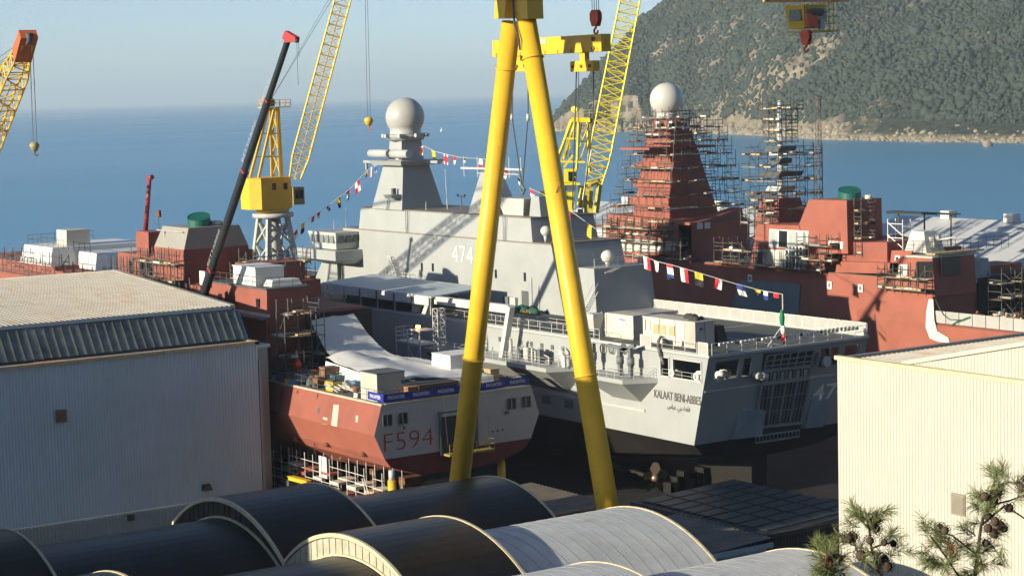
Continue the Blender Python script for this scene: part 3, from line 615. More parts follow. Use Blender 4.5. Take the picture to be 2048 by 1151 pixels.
# name and numbers
NAME = mat('name_paint', (0.10, 0.09, 0.085), 0.7)
p = PX(1309, 797, KX0 - .02); p2 = PX(1402, 801, KX0 - .02)
text('ship_name', 'KALAAT BENI-ABBES', K, (KX0 - .02, p.y, 11.02), (0, -1, 0), (0, 0, 1), 0.85, NAME, width=p.y - p2.y, thick=0.012)
AR = '\u0633\u0627\u0628\u0639 \u064a\u0646\u0628 \u0629\u0639\u0644\u0642'
AR = '\uFEB1\uFE8E\uFE92\uFECB \uFEF2\uFEE8\uFE91 \uFE94\uFECC\uFEE0\uFED7'
p = PX(1335, 812, KX0 - .02); p2 = PX(1380, 812, KX0 - .02)
text('ship_name_arabic', AR, K, (KX0 - .02, p.y, 9.9), (0, -1, 0), (0, 0, 1), 0.75, NAME, width=p.y - p2.y, thick=0.01)
a_ = PT(1626, 790, .05); b_ = PT(1672, 752, .05)
text('hull_number', '474', K, tz(a_.x, 9.75, .04), (1, 0, 0), (0, -0.26, 1), 1.75, mat('number_white', (0.85, 0.85, 0.83), 0.6), width=(PT(1672, 770).x - a_.x) * 1.55, thick=0.01)
# stern gate: leaning lattice frame in a dark recess
def gp(u, v, off=.1):   # zoom picture coordinates of the stern gate
    return PT(1400 + u * .2258, 640 + v * .2259, off)
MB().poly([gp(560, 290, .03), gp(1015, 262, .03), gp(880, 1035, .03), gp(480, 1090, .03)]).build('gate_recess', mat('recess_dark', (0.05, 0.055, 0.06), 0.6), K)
GT = mat('gate_bar', (0.24, 0.25, 0.25), 0.55)
def gbar(a, b, w, nm='gate_bar', off=.22, m=None): return MB().beam(gp(*a, off), gp(*b, off), w, w * 1.2).build(nm, m or GT, K)
def q4(tl, tr, br, bl):
    return lambda s, t: (tl[0] * (1 - s) * (1 - t) + tr[0] * s * (1 - t) + br[0] * s * t + bl[0] * (1 - s) * t, tl[1] * (1 - s) * (1 - t) + tr[1] * s * (1 - t) + br[1] * s * t + bl[1] * (1 - s) * t)
G1 = q4((545, 570), (970, 515), (893, 905), (497, 950))
for i in range(5): gbar(G1(i / 4, 0), G1(i / 4, 1), .20)
for t in (0, 1): gbar(G1(0, t), G1(1, t), .22, 'gate_rail')
for t in (.33, .66): gbar(G1(0, t), G1(1, t), .07, 'gate_rail', .2)
for i in range(4):
    for k in (1, 2): gbar(G1(i / 4 + k / 12, 0.02), G1(i / 4 + k / 12, .98), .07, 'gate_slat', .2)
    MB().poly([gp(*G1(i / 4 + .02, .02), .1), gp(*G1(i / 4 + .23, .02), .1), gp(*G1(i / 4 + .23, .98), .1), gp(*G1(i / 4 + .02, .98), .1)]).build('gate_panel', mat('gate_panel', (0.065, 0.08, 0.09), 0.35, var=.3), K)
G2 = q4((497, 965), (890, 915), (880, 1025), (490, 1085))
for t in (0.5, 1.0): gbar(G2(0, t), G2(1, t), .16, 'gate_rail')
for i in range(13): gbar(G2(i / 12, .5), G2(i / 12, 1), .07, 'gate_slat')
G3 = q4((600, 312), (1010, 262), (985, 395), (565, 440))
for i in range(7):
    gbar(G3(i / 6, 0), G3(i / 6, 1), .13)
for t in (0, .4, .75, 1): gbar(G3(0, t), G3(1, t), .10, 'gate_rail')
G4 = q4((565, 455), (975, 410), (968, 500), (553, 555))
for i in range(7): gbar(G4(i / 6, 0.0), G4(i / 6, 1), .16)
for i in range(6):
    MB().poly([gp(*G4(i / 6 + .05, .2), .14), gp(*G4(i / 6 + .12, .2), .14), gp(*G4(i / 6 + .12, .9), .14), gp(*G4(i / 6 + .05, .9), .14)]).build('gate_bracket', GREY2, K)
for t in (0, 1): gbar(G4(0, t), G4(1, t), .16, 'gate_rail')
# fender wedges each side of the gate
for (xa, xb) in ((PT(1462, 880).x, PT(1510, 880).x), (PT(1608, 850).x, PT(1634, 850).x)):
    MB().hexa([tz(xa, 6.95, .35), tz(xb, 6.95, .9), tz(xb, 6.95), tz(xa, 6.95)], [tz(xa + .4, 10.0, .12), tz(xb, 9.6, .8), tz(xb, 9.7), tz(xa + .4, 10.1)]).build('stern_fender', mat('fender_grey', (0.27, 0.33, 0.36), .55), K)
c = PT(1511, 750, .25); mb = MB(); mb.tube(c, c + Vector((0, -.7, 0)), .45, .3, n=12); mb.tube(c + Vector((.3, -.3, 0)), c + Vector((1.2, -.1, -.3)), .42, n=12); mb.build('gate_hinge', GREY2, K)
c = PT(1650, 722, .2); mb = MB(); mb.tube(c, c + Vector((0, -.4, 0)), .55, n=14); mb.build('gate_winch', GREY2, K)
MB().beam(PT(1633, 730, .2), PT(1640, 705, .2), .3).build('gate_bracket', GT, K)
# ---- deck-edge safety panels, one by one
def edge_panels(a, b, n, h, post_m, pan_m, thick=.05, see=False):
    a = Vector(a); b = Vector(b); d = (b - a) / n; u = d.normalized(); nrm = u.cross(Vector((0, 0, 1)))
    for i in range(n):
        p0 = a + d * i + u * .06; p1 = a + d * (i + 1) - u * .06
        z = Vector((0, 0, h)); mb = MB()
        if see:
            mb.tube(p0, p0 + z, .035, n=4); mb.tube(p0 + z, p1 + z, .025, n=4); mb.tube(p0 + z * .5, p1 + z * .5, .02, n=4); mb.tube(p0 + z * .12, p1 + z * .12, .03, n=4); mb.build('deck_edge_rail', post_m, K)
        else:
            mb.prism([p0 + Vector((0, 0, .1)), p1 + Vector((0, 0, .1)), p1 + z * .96, p0 + z * .96], nrm * thick); o = mb.build('safety_panel', pan_m, K)
            mb = MB(); e = nrm * (thick / 2); c = [p0 + e + Vector((0, 0, .06)), p1 + e + Vector((0, 0, .06)), p1 + e + z, p0 + e + z]
            for k in range(4): mb.beam(c[k], c[(k + 1) % 4], .08)
            mb.build('panel_frame', post_m, o)
NET = mat('safety_net', (0.40, 0.40, 0.38), 0.7, var=.1); POST = mat('rail_white', (0.66, 0.65, 0.62), .5)
edge_panels((KX1 + .1, 148.7, KD), (KX1 + .1, 184.0, KD), 18, 1.35, POST, NET)
edge_panels((KX0 + .3, 148.45, KD), (KX1, 148.45, KD), 11, 1.2, POST, NET, see=True)
a_ = PX(1271, 655, KX0)
edge_panels((KX0 - .05, 148.5, KD), (KX0 - .05, 150.1, KD), 1, 1.25, POST, NET)
edge_panels((KX0 - .05, 150.2, KD), (KX0 - .05, 157.4, KD), 4, 1.2, POST, NET, see=True)
edge_panels((KX0 - .05, 157.4, KD), (KX0 - .05, 159.2, KD), 1, 1.25, POST, NET)
edge_panels((KX0 - .05, 166.0, KD), (KX0 - .05, 196, KD), 14, 1.2, POST, NET, see=True)
edge_panels((KX0 + .6, 268, KD), (KX0 + .6, 226, KD), 16, 1.4, POST, NET)
mb = MB()
for i in range(34):
    x = KX0 + 1.8 + i * .56
    if i % 5 != 4: mb.box(x, x + .30, 148.95, 149.15, KD + .75, KD + 1.08)
mb.build('lit_net_tops', WHITE, K, kind='stuff')  # white blocks paint the sunlit tops of the safety netting
mb = MB()
for i in range(33): mb.box(KX0 + 2.1 + i * .56, KX0 + 2.35 + i * .56, 149.2, 149.3, KD + .8, KD + 1.15)
mb.build('dark_net_tops', BLACK, K, kind='stuff')  # black blocks paint the dark squares between the lit net tops
# painted deck lines
mb = MB(); mb.box(KX0 + 1, KX1 - 1, 165, 165.25, KD + .004, KD + .008); mb.box(KC - .12, KC + .12, 150, 164.9, KD + .004, KD + .008); mb.build('deck_marking', mat('deck_white', (0.45, 0.45, 0.43)), K)
# ---- sponson platforms on the port side
def sponson(y0, y1, xo, z, zd):
    mb = MB(); mb.add([(KX0, y0 - .8, z), (xo, y0 + .9, z), (xo, y1 - 1, z), (KX0, y1, z), (KX0, y0 - .8, z - .45), (xo, y0 + .9, z - .45), (xo, y1 - 1, z - .45), (KX0, y1, z - .45), (KX0, y0 + 2.0, zd), (KX0, y1 - 2.0, zd)],
        [(0, 3, 2, 1), (0, 1, 5, 4), (1, 2, 6, 5), (2, 3, 7, 6), (4, 5, 8), (5, 6, 9, 8), (6, 7, 9)])
    s = mb.build('sponson', GREY, K)
    mb = MB(); rail(mb, [(KX0 - .05, y0 - .6, z), (xo + .1, y0 + 1, z), (xo + .1, y1 - 1.1, z)], 1.05, 1.3, .025, 3); mb.build('sponson_rail', STEELW, s); return s
sponson(157.3, 166.0, 121.9, 13.0, 10.3)
sponson(169.8, 196.0, 121.4, 13.0, 9.9)
MB().box(KX0 - .14, KX0 - .01, 158.6, 200, 9.35, 9.6).build('rubbing_strake', GREY2, K)
for i in range(7):
    y = 171 + i * 4.2
    MB().box(KX0 - .05, KX0 - .003, y, y + 1.6, 8.2, 9.1).build('hull_recess', mat('hull_dark_patch', (0.14, 0.17, 0.19)), K)
# davit posts and gear on the sponsons and along the side wall
def post(x, y, z0, z1, w, m=DGREY, name='davit_post'): return MB().box(x - w / 2, x + w / 2, y - w / 2, y + w / 2, z0, z1).build(name, m, K)
DAV = mat('davit_grey', (0.15, 0.165, 0.18), .5)
for px_, yb, yt in ((1241, 752, 686), (1262, 748, 694), (1187, 735, 685)):
    p = PX(px_, yb, KX0 - 1.3); post(p.x, p.y, 13.0, 15.9, .42, DAV)
    d = MB(); d.tube((p.x, p.y, 14.2), (p.x, p.y, 15.0), .4, n=10); d.build('winch_drum', DAV, K)
for (a, b) in (((1215, 690), (1262, 700)), ((1243, 700), (1270, 690))):
    p, q_ = PX(*a, KX0 - 1.3), PX(*b, KX0 - 1.3); MB().beam(p, q_, .35).build('davit_arm', DAV, K)
for k, px_ in enumerate((1205, 1222, 1246)):
    c = PX(px_, 697, KX0 - .25); mb = MB()
    for i in range(10):
        a, b = 2 * math.pi * i / 10, 2 * math.pi * (i + 1) / 10
        mb.tube((c.x, c.y + .38 * math.cos(a), c.z + .5 * math.sin(a)), (c.x, c.y + .38 * math.cos(b), c.z + .5 * math.sin(b)), .07, n=5)
    mb.build('hose_coil', DGREY, K)
# big davit frame (white portal) over platform B
DW = mat('davit_white', (0.60, 0.60, 0.57), .5)
xk = KX0 - 1.8
A_, B_, C_ = PX(862, 598, xk + 3.5), PX(1022, 618, xk), PX(1006, 716, xk)
D_ = PX(838, 668, xk + 2)
MB().beam(A_, B_, .75, .9).build('boat_davit_beam', DW, K); MB().beam(B_ + Vector((0, 0, .3)), (C_.x, C_.y, 13.0), .62, .7).build('boat_davit_leg', DW, K)
MB().beam(A_, (A_.x - 1.5, A_.y + 1.0, 13.0), .7).build('boat_davit_leg', DW, K); MB().beam(A_ + Vector((0, 2.2, 0)), (A_.x - 1.5, A_.y + 3.4, 13.0), .7).build('boat_davit_leg', DW, K)
# railed machinery cluster
for k in range(26):
    px_ = random.uniform(1015, 1150); p = PX(px_, random.uniform(700, 716) + (px_ - 1015) * .14, KX0 - random.uniform(.6, 2.6))
    h = random.uniform(.5, 2.4); w_ = random.uniform(.12, .4)
    if k % 3 == 0: mb = MB(); mb.tube((p.x, p.y, 13.0), (p.x, p.y, 13.0 + h), w_ * .6, n=8); mb.tube((p.x, p.y, 13 + h), (p.x + random.uniform(-.8, .8), p.y + random.uniform(-1, 1), 13 + h + .2), w_ * .4, n=6); mb.build('pipe_stand', random.choice((GREY2, DW, DAV)), K)
    elif k % 3 == 1: MB().box(p.x - w_, p.x + w_, p.y - w_ * 1.6, p.y + w_ * 1.6, 13.0, 13 + h * .6).build('deck_locker', random.choice((GREY2, DAV, WHITE)), K)
    else: mb = MB(); rail(mb, [(p.x - .6, p.y, 13), (p.x + .6, p.y, 13), (p.x + .6, p.y + 1.6, 13)], 1.1, .8, .03, 3); mb.build('guard_rail', POST, K)
for k in range(9):
    p = PX(1000 + k * 21, 668 + k * 3.4, KX0); MB().box(KX0 - .07, KX0 - .005, p.y - .25, p.y + .25, 14.3, 14.8).build('side_scuttle', DGREY, K)
mb = MB(); rail(mb, [(KX0 + 3.0, 176, KD), (KX0 + 3.0, 198, KD)], 1.1, 1.8, .03, 3); mb.build('guard_rail', POST, K)
# ---- island superstructure
IX = 136.3
MB().hexa([(IX, 187.7, KD), (KX1, 187.7, KD), (KX1, 240, KD), (IX, 240, KD)], [(IX, 190.0, 24.2), (KX1, 190.0, 24.2), (KX1, 239, 24.2), (IX, 239, 24.2)]).build('island_lower', GREY, K)
MB().frus((IX + .02, KX1 - .5, 193.8, 234.6), (IX + .25, KX1 - .7, 194.4, 234.3), 24.2, 27.1).build('island_upper', GREY, K)
MB().box(IX - .08, KX1, 189.9, 239.1, 24.15, 24.3).build('deck_lip', mat('lip_brown', (0.22, 0.19, 0.16)), K)
MB().box(IX + .15, KX1 - .6, 194.2, 234.4, 27.1, 27.22).build('deck_lip', mat('lip_brown', (0.22, 0.19, 0.16)), K)
# aft lower block
MB().box(140.0, KX1 + .6, 179.5, 187.9, KD, 16.4).build('aft_step', GREY, K)
a1 = PY(1272, 521, 187.7)
MB().frus((138.4, 147.2, 184.2, 187.8), (138.6, 147.0, 184.8, 187.8), KD, 21.5).build('aft_house', GREY, K)
mb = MB(); rail(mb, [(138.8, 185.0, 21.5), (146.8, 185.0, 21.5), (146.8, 188, 21.5)], 1.1, 1.2, .03, 3); mb.build('guard_rail', POST, K)
# inclined ladders on the aft face
for (a, b) in (((1172, 622), (1192, 582)), ((1215, 545), (1236, 535))):
    p = PY(*a, 183.4); q_ = PY(*b, 184.6); mb = MB()
    for o in (-.35, .35):
        mb.beam(p + Vector((o, 0, 0)), q_ + Vector((o, 0, 0)), .1)
        mb.tube(p + Vector((o, 0, .9)), q_ + Vector((o, 0, .9)), .03, n=4)
    for k in range(9): c = p.lerp(q_, k / 9); mb.beam(c - Vector((.35, 0, 0)), c + Vector((.35, 0, 0)), .08)
    mb.build('ladder', POST, K)
# number on the island
a_ = PX(906, 521, IX); b_ = PX(948, 524, IX); nz = PX(906, 492, IX).z
mb = None
def stroke(name, segs, org, ux, uz, w, m, par, off):
    ux = Vector(ux); uz = Vector(uz); n = ux.cross(uz).normalized(); mb = MB()
    for (x0, z0), (x1, z1) in segs:
        a = Vector(org) + ux * x0 + uz * z0 + n * off; b = Vector(org) + ux * x1 + uz * z1 + n * off
        d = (b - a).normalized(); s = n.cross(d) * (w / 2)
        mb.poly([a - s - d * w * .3, b - s + d * w * .3, b + s + d * w * .3, a + s - d * w * .3]); off += .003
    return mb.build(name, m, par)
FOUR = [((.62, 0), (.62, 1)), ((.62, 1), (0, .32)), ((0, .32), (.82, .32))]; SEVEN = [((0, 1), (.75, 1)), ((.75, 1), (.25, 0))]
org = Vector((IX, a_.y, a_.z)); hN = nz - a_.z; wN = (a_.y - b_.y) / 3
for k, g in enumerate((FOUR, SEVEN, FOUR)): stroke('side_number', g, org + Vector((0, -k * wN * 1.05, -k * .02)), (0, -wN * .95, 0), (0, 0, hN), .22, mat('number_bright', (0.75, 0.75, 0.72)), K, .05)
# small windows and doors
for px_, py_ in ((844, 533), (866, 534), (992, 547), (1050, 553)):
    p = PX(px_, py_, IX); MB().box(IX - .05, IX + .02, p.y - .22, p.y + .22, p.z - .55, p.z + .5).build('window', GLASS, K)
p = PX(1049, 608, IX); d_ = MB().box(IX - .06, IX + .02, p.y - .9, p.y + .5, KD + .1, KD + 2.4).build('door', DGREY, K)
for px_, py_ in ((1030, 600), (1016, 594), (912, 575)): p = PX(px_, py_, IX); MB().box(IX - .4, IX - .02, p.y - .6, p.y + .6, KD + .1, KD + 1.5).build('deck_locker', random.choice((GREY2, DAV)), K)
for px_ in (775, 820, 1064, 1078): 
    p = PX(px_, 560, IX); mb = MB(); mb.tube((IX - .12, p.y, KD + .1), (IX - .12, p.y, random.uniform(18.5, 20.5)), .05, n=5); mb.build('pipe', GREY2, K)
for y in (199.5, 201.5, 222.0):
    mb = MB()
    for o in (-.22, .22): mb.tube((IX - .1, y + o, 24.2), (IX - .1, y + o, 27.2), .035, n=4)
    for k in range(10): mb.tube((IX - .1, y - .22, 24.3 + k * .3), (IX - .1, y + .22, 24.3 + k * .3), .025, n=4)
    mb.build('ladder', DGREY, K)
mb = MB()
for o in (-.35, .35):
    mb.beam((IX - .6, 226.0 + o, 21.0), (IX - .6, 224.0 + o, 18.0), .1)
for k in range(8): mb.beam((IX - .6, 225.65 - k * .25, 21 - k * .38), (IX - .6, 226.35 - k * .25, 21 - k * .38), .08)
mb.build('ladder', POST, K); mb = MB(); rail(mb, [(IX - 1.2, 224, 18), (IX - 1.2, 217, 18)], 1.1, 1.2, .03, 3); mb.build('guard_rail', POST, K)
MB().box(IX - 1.3, IX - .02, 216.8, 226.5, 17.8, 18.0).build('side_walkway', GREY2, K)
# bridge wing block at the forward end
wl, wr = PX(662, 470, IX).y, PX(745, 470, IX).y
MB().hexa([(IX - 3.2, 235.3, 21.6), (IX + 6, 235.3, 21.6), (IX + 6, 241.5, 21.6), (IX - 3.2, 241.5, 21.6)], [(IX - 3.6, 234.6, 23.9), (IX + 6, 234.6, 23.9), (IX + 6, 242.4, 23.9), (IX - 3.6, 242.4, 23.9)]).build('bridge_wing', GREY2, K)
for k in range(5): MB().box(IX - 3.63, IX - 3.3, 235.3 + k * 1.35, 236.3 + k * 1.35, 22.5, 23.5).build('bridge_window', mat('bridge_glass', (0.22, 0.25, 0.26), .15), K)
for k in range(3): MB().box(IX - 3.1 + k * 1.15, IX - 2.2 + k * 1.15, 234.72, 235.0, 22.5, 23.5).build('bridge_window', GLASS, K)
MB().hexa([(IX - 2.2, 234.8, 19.6), (IX, 234.8, 19.6), (IX, 243.5, 19.6), (IX - 2.2, 243.5, 19.6)], [(IX - 4.2, 233.8, 20.2), (IX, 233.8, 20.2), (IX, 244.5, 20.2), (IX - 4.2, 244.5, 20.2)]).build('wing_underside', GREY, K)
MB().box(IX - 4.2, IX, 233.8, 244.5, 20.2, 21.5).build('wing_bulwark', GREY, K)
MB().hexa([(IX - .5, 240, KD), (KX1, 240, KD), (KX1, 247, KD), (IX - .5, 247, KD)], [(IX - .5, 240, 19.6), (KX1, 240, 19.6), (KX1, 244, 19.6), (IX - .5, 244, 19.6)]).build('forward_house', GREY, K)
# ---- mast with radome
m0 = PZ(804, 420.5, 27.15); mL = PX(744, 418, m0.x); mR = PY(887, 415, m0.y); zT = 33.0
t0 = PZ(806, 330.5, zT); tL = PX(767, 330, t0.x); tR = PY(858, 328, t0.y)
MB().frus((m0.x, mR.x, m0.y, mL.y), (t0.x, tR.x, t0.y, tL.y), 27.15, zT).build('mast', GREY, K)
cx, cy = (t0.x + tR.x) / 2, (t0.y + tL.y) / 2
mb = MB(); mb.frus((t0.x - 1.0, tR.x + 1.0, t0.y - 1.2, tL.y + 1.2), (t0.x - 1.3, tR.x + 1.3, t0.y - 1.6, tL.y + 1.6), zT, zT + .6); mb.build('mast_platform', GREY, K)
MB().box(t0.x - .4, t0.x + .3, tL.y + 1.5, tL.y + 4.6, zT + .2, zT + .55).build('yard_arm', GREY, K)
MB().box(tR.x - 1.5, tR.x - .8, t0.y - 4.4, t0.y - 1.4, zT + .2, zT + .55).build('yard_arm', GREY, K)
MB().beam((t0.x, tL.y + 4.4, zT + .4), (t0.x, tL.y + 4.4, zT - .7), .25).build('yard_lamp', GREY2, K)
mb = MB(); mb.tube((t0.x - .6, tL.y + 2.2, zT + 1.5), (t0.x - .6, t0.y + 2.4, zT + 1.5), .55, n=14); mb.build('decoy_tube', GREY2, K)
mb = MB(); mb.tube((t0.x - .6, t0.y + 1.6, zT + 1.5), (t0.x - .6, t0.y - 2.6, zT + 1.5), .55, n=14); mb.build('decoy_tube', GREY2, K)
MB().frus((cx - 1.7, cx + 1.7, cy - 1.7, cy + 1.7), (cx - 1.5, cx + 1.5, cy - 1.5, cy + 1.5), zT + .6, zT + 3.3).build('mast_neck', GREY, K)
MB().lathe((cx, cy, zT + 3.2), [(0.01, 0), (2.4, 0), (2.7, .5), (2.7, .75), (0.01, .75)], 8).build('radome_platform', GREY, K)
mb = MB()
for k in range(8):
    a = k * math.pi / 4; c = Vector((cx + 2.9 * math.cos(a), cy + 2.9 * math.sin(a), zT + 3.8)); mb.box(c.x - .25, c.x + .25, c.y - .25, c.y + .25, c.z - .2, c.z + .25)
mb.build('antenna_box', GREY2, K)
rc = PX(810, 234, cx); RR = 39 / FPX * (rc - EYE).dot(_f)
zb0 = zT + 4.0
MB().lathe((rc.x, rc.y, 0), [(2.05, zb0), (2.05, zb0 + .5)] + [(RR * math.sin(th), rc.z - RR * math.cos(th)) for th in [math.radians(d) for d in range(52, 181, 8)]], 32).build('radome', mat('radome_grey', (0.42, 0.42, 0.40), .45, var=.03), K)
mb = MB()
for o in (-.25, .25): mb.tube((m0.x - .15, m0.y + 3.5 + o, 27.2), (m0.x + .75, m0.y + 2.9 + o, 32.0), .04, n=4)
for k in range(14): s_ = k / 14; mb.tube((m0.x - .15 + .9 * s_, m0.y + 3.25 - .6 * s_, 27.2 + 4.8 * s_), (m0.x - .15 + .9 * s_, m0.y + 3.75 - .6 * s_, 27.2 + 4.8 * s_), .03, n=4)
mb.build('ladder', DGREY, K)
p = PX(797, 388, m0.x + .4); MB().frus((p.x - 1.6, p.x, p.y - 1.0, p.y + .6), (p.x - 1.9, p.x, p.y - 1.2, p.y + .8), p.z - .5, p.z).build('mast_shelf', GREY, K); MB().box(p.x - 1.1, p.x - .6, p.y - .4, p.y, p.z, p.z + .8).build('mast_lamp', DGREY, K)
# aft mast, funnel house and small domes
fz = 27.2
b0 = PZ(972, 428, fz); MB().frus((137.4, 141.4, 203.6, 209.2), (138.4, 140.2, 205.6, 207.6), fz, 32.3).build('aft_mast', GREY, K)
mb = MB(); mb.tube((139.2, 206.5, 32.2), (139.2, 206.5, 35.8), .12, n=6); mb.beam((139.2, 199.6, 32.7), (139.2, 213.2, 32.7), .25); mb.beam((139.2, 200.4, 32.1), (139.2, 209.5, 32.1), .1)
for y in (200, 202.5, 209.5, 212.6): mb.tube((139.2, y, 31.6), (139.2, y, 34.2), .06, n=4)
mb.build('aft_mast_yard', GREY2, K)
MB().frus((138.0, 142.5, 198.0, 202.2), (137.6, 142.5, 197.2, 203.0), fz, 29.3).build('funnel_house', GREY2, K)
MB().frus((138.2, 142.3, 194.6, 197.0), (138.4, 142.3, 195.2, 196.8), fz, 29.6).build('funnel_exhaust', GREY, K)
def dome(x, y, z, h, r, name='satellite_dome'):
    MB().tube((x, y, z), (x, y, z + h), r * .28, r * .5, n=10).build('dome_stand', GREY2, K); MB().sph((x, y, z + h + r * .7), r, 20, 10, z0=-.8).build(name, mat('dome_white', (0.60, 0.60, 0.57), .4, var=.03), K)
p = PX(1092, 489, IX + 1.2); dome(IX + 1.2, p.y, 24.3, .9, .62)
p = PY(1215, 505, 186.3); dome(p.x, 186.3, 21.5, .6, .78)
p = PX(957, 425, IX + 2.5); dome(IX + 2.5, p.y, 27.2, .6, .4)
for px_, pt, pb in ((895, 338, 418), (668, 440, 462), (692, 415, 462), (852, 402, 420)):
    p = PX(px_, pb, IX + 2); q_ = PX(px_ - (5 if px_ == 895 else 0), pt, IX + 2); mb = MB(); mb.tube(p, q_, .06, .03, n=5); mb.build('whip_antenna', STEELW, K)
p = PX(923, 420, IX + 3); mb = MB(); mb.tube((p.x, p.y, 27.2), (p.x, p.y, 29.2), .08, n=5); mb.tube((p.x, p.y - .8, 29.0), (p.x, p.y + .8, 29.0), .05, n=5)
for o in (-.8, .8): mb.sph((p.x, p.y + o, 29.2), .18, 8, 5)
mb.build('anemometer', DGREY, K)
# ---- canopy over boats on the port deck
cA, cB = PX(700, 590, KX0 + .6).y, PX(915, 610, KX0 + .6).y
CY0, CY1 = 199.5, 226.0
MB().hexa([(KX0 + .4, CY0, 18.1), (IX - 3, CY0, 18.6), (IX - 3, CY1, 18.6), (KX0 + .4, CY1, 18.1)], [(KX0 + .4, CY0, 18.3), (IX - 3, CY0, 18.85), (IX - 3, CY1, 18.85), (KX0 + .4, CY1, 18.3)]).build('canopy_roof', mat('canopy_blue_white', (0.40, 0.47, 0.53), .6, var=.1), K)
for k in range(7):
    y = CY0 + .5 + k * 4.1
    MB().box(KX0 + .3, KX0 + .36, y, y + 3.6, 17.2, 18.2).build('canopy_curtain', mat('canopy_white', (0.55, 0.57, 0.58), .7), K)
    post(KX0 + .6, y, KD, 18.1, .15, GREY2, 'canopy_post')
MB().box(KX0 + 3.5, KX0 + 5.5, CY0 + 2, CY1 - 1, KD, 17.9).build('tender_boat', DGREY, K)
# rudder and propeller under the stern
p = PX(1310, 955, 128.5)
mb = MB(); mb.sph(p, .45, 12, 8)
for k in range(5):
    a = 2 * math.pi * k / 5 + .3; d = Vector((math.cos(a), 0, math.sin(a))); s_ = Vector((-math.sin(a), .5, math.cos(a))).normalized()
    mb.add([p + d * .3 - s_ * .2, p + d * 1.0 - s_ * .6, p + d * 1.6 - s_ * .35, p + d * 1.65 + s_ * .2, p + d * 1.0 + s_ * .55, p + d * .3 + s_ * .2], [(0, 1, 2, 3, 4, 5)])
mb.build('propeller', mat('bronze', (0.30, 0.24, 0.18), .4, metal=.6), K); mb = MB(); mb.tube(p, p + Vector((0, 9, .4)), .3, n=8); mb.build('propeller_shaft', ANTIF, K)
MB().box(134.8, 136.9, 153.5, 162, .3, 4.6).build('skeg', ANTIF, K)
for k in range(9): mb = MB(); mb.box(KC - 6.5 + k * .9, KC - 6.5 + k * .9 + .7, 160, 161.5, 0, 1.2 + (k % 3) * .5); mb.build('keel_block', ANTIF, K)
# ================================================================== scaffolding helper
def scaffold(T, levels, planks=True, pm=None, tube_r=.06, bay=1.9, seed=1, outs=None):
    """levels: list of (z, x0,x1,y0,y1) bottom to top; rectangular rings of standards, ledgers, boards"""
    rg = random.Random(seed); tb = MB()
    def ringpts(x0, x1, y0, y1):
        nx = max(1, round((x1 - x0) / bay)); ny = max(1, round((y1 - y0) / bay)); pts = []
        for i in range(nx): pts.append((x0 + (x1 - x0) * i / nx, y0))
        for i in range(ny): pts.append((x1, y0 + (y1 - y0) * i / ny))
        for i in range(nx): pts.append((x1 - (x1 - x0) * i / nx, y1))
        for i in range(ny): pts.append((x0, y1 - (y1 - y0) * i / ny))
        return pts
    for k, (z, x0, x1, y0, y1) in enumerate(levels):
        zn = levels[k + 1][0] if k + 1 < len(levels) else z + 1.3
        P_ = ringpts(x0, x1, y0, y1)
        for j, (x, y) in enumerate(P_):
            tb.tube((x, y, z - .3), (x, y, zn + rg.uniform(.1, .7)), tube_r, n=4, cap=False)
            xn, yn = P_[(j + 1) % len(P_)]
            for h in (0, .55, 1.05):
                if rg.random() < (.95, .45, .75)[int(h * 1.9)]: tb.tube((x, y, z + h), (xn, yn, z + h), tube_r * .8, n=4, cap=False)
            if rg.random() < .25: tb.tube((x, y, z), (xn, yn, zn), tube_r * .7, n=4, cap=False)
        if planks:
            for j, (x, y) in enumerate(P_):
                xn, yn = P_[(j + 1) % len(P_)]
                if rg.random() > .76: continue
                ix = .5 if x <= x0 + .01 and xn <= x0 + .01 else (-.5 if x >= x1 - .01 and xn >= x1 - .01 else 0)
                iy = .5 if y <= y0 + .01 and yn <= y0 + .01 else (-.5 if y >= y1 - .01 and yn >= y1 - .01 else 0)
                mb = MB(); a = Vector((x, y, z + .06)); b = Vector((xn, yn, z + .06)); o = Vector((ix, iy, 0)) * 1.5
                if o.length < .1: continue
                zz = Vector((0, 0, .05 if rg.random() < .55 else .22))
                mb.hexa([a, b, b + o, a + o], [a + zz, b + zz, b + o + zz, a + o + zz]); mb.build('plank', rg.choice(pm or (WOOD, WOOD, PLANKW, RUST, mat('plank_grey', (0.30, 0.28, 0.25), .8, var=.2))), T)
    tb.build('tubes', STEEL, T, kind='stuff'); return T
# ================================================================== RED FRIGATE F594 (left)
FX0, FX1, FY, FD = 98.7, 116.4, 166.5, 12.0
Fg = thing('frigate', 'unfinished frigate in red primer with grey stern marked F594', 'ship', (107.5, 200, 0))
FC = (FX0 + FX1) / 2
def fsec(y):
    t = max(0, (y - FY)) / 115
    fl = 1 if t < .72 else max(.05, 1 - ((t - .72) / .28) ** 1.6)
    kz = 4.6 - 2.2 * min(1, (y - FY) / 40)
    return [(0, kz - .1), (5.0 * fl, kz + .15), (8.1 * fl, 5.8), (8.75 * fl, 6.7), (9.85 * fl, 9.15), (8.95 * fl, FD)]
fys = [FY, 172, 180, 190, 205, 225, 245, 260, 272, 281]
def fh(sel, sd, m, name):
    mb = MB(); n = len(sel)
    for y in fys:
        S_ = fsec(y)
        for k in sel: mb.v.append((FC + sd * S_[k][0], y, S_[k][1]))
    for i in range(len(fys) - 1):
        for k in range(n - 1): mb.f.append([i * n + k, (i + 1) * n + k, (i + 1) * n + k + 1, i * n + k + 1]); mb.mi.append(0); mb.sm.append(False)
    return mb.build(name, m, Fg)
for sd in (-1, 1): fh([4, 5], sd, RED, 'upper_hull'); fh([3, 4], sd, RED2, 'lower_hull'); fh([0, 1, 2, 3], sd, RED2, 'bottom_hull')
S_ = fsec(FY)
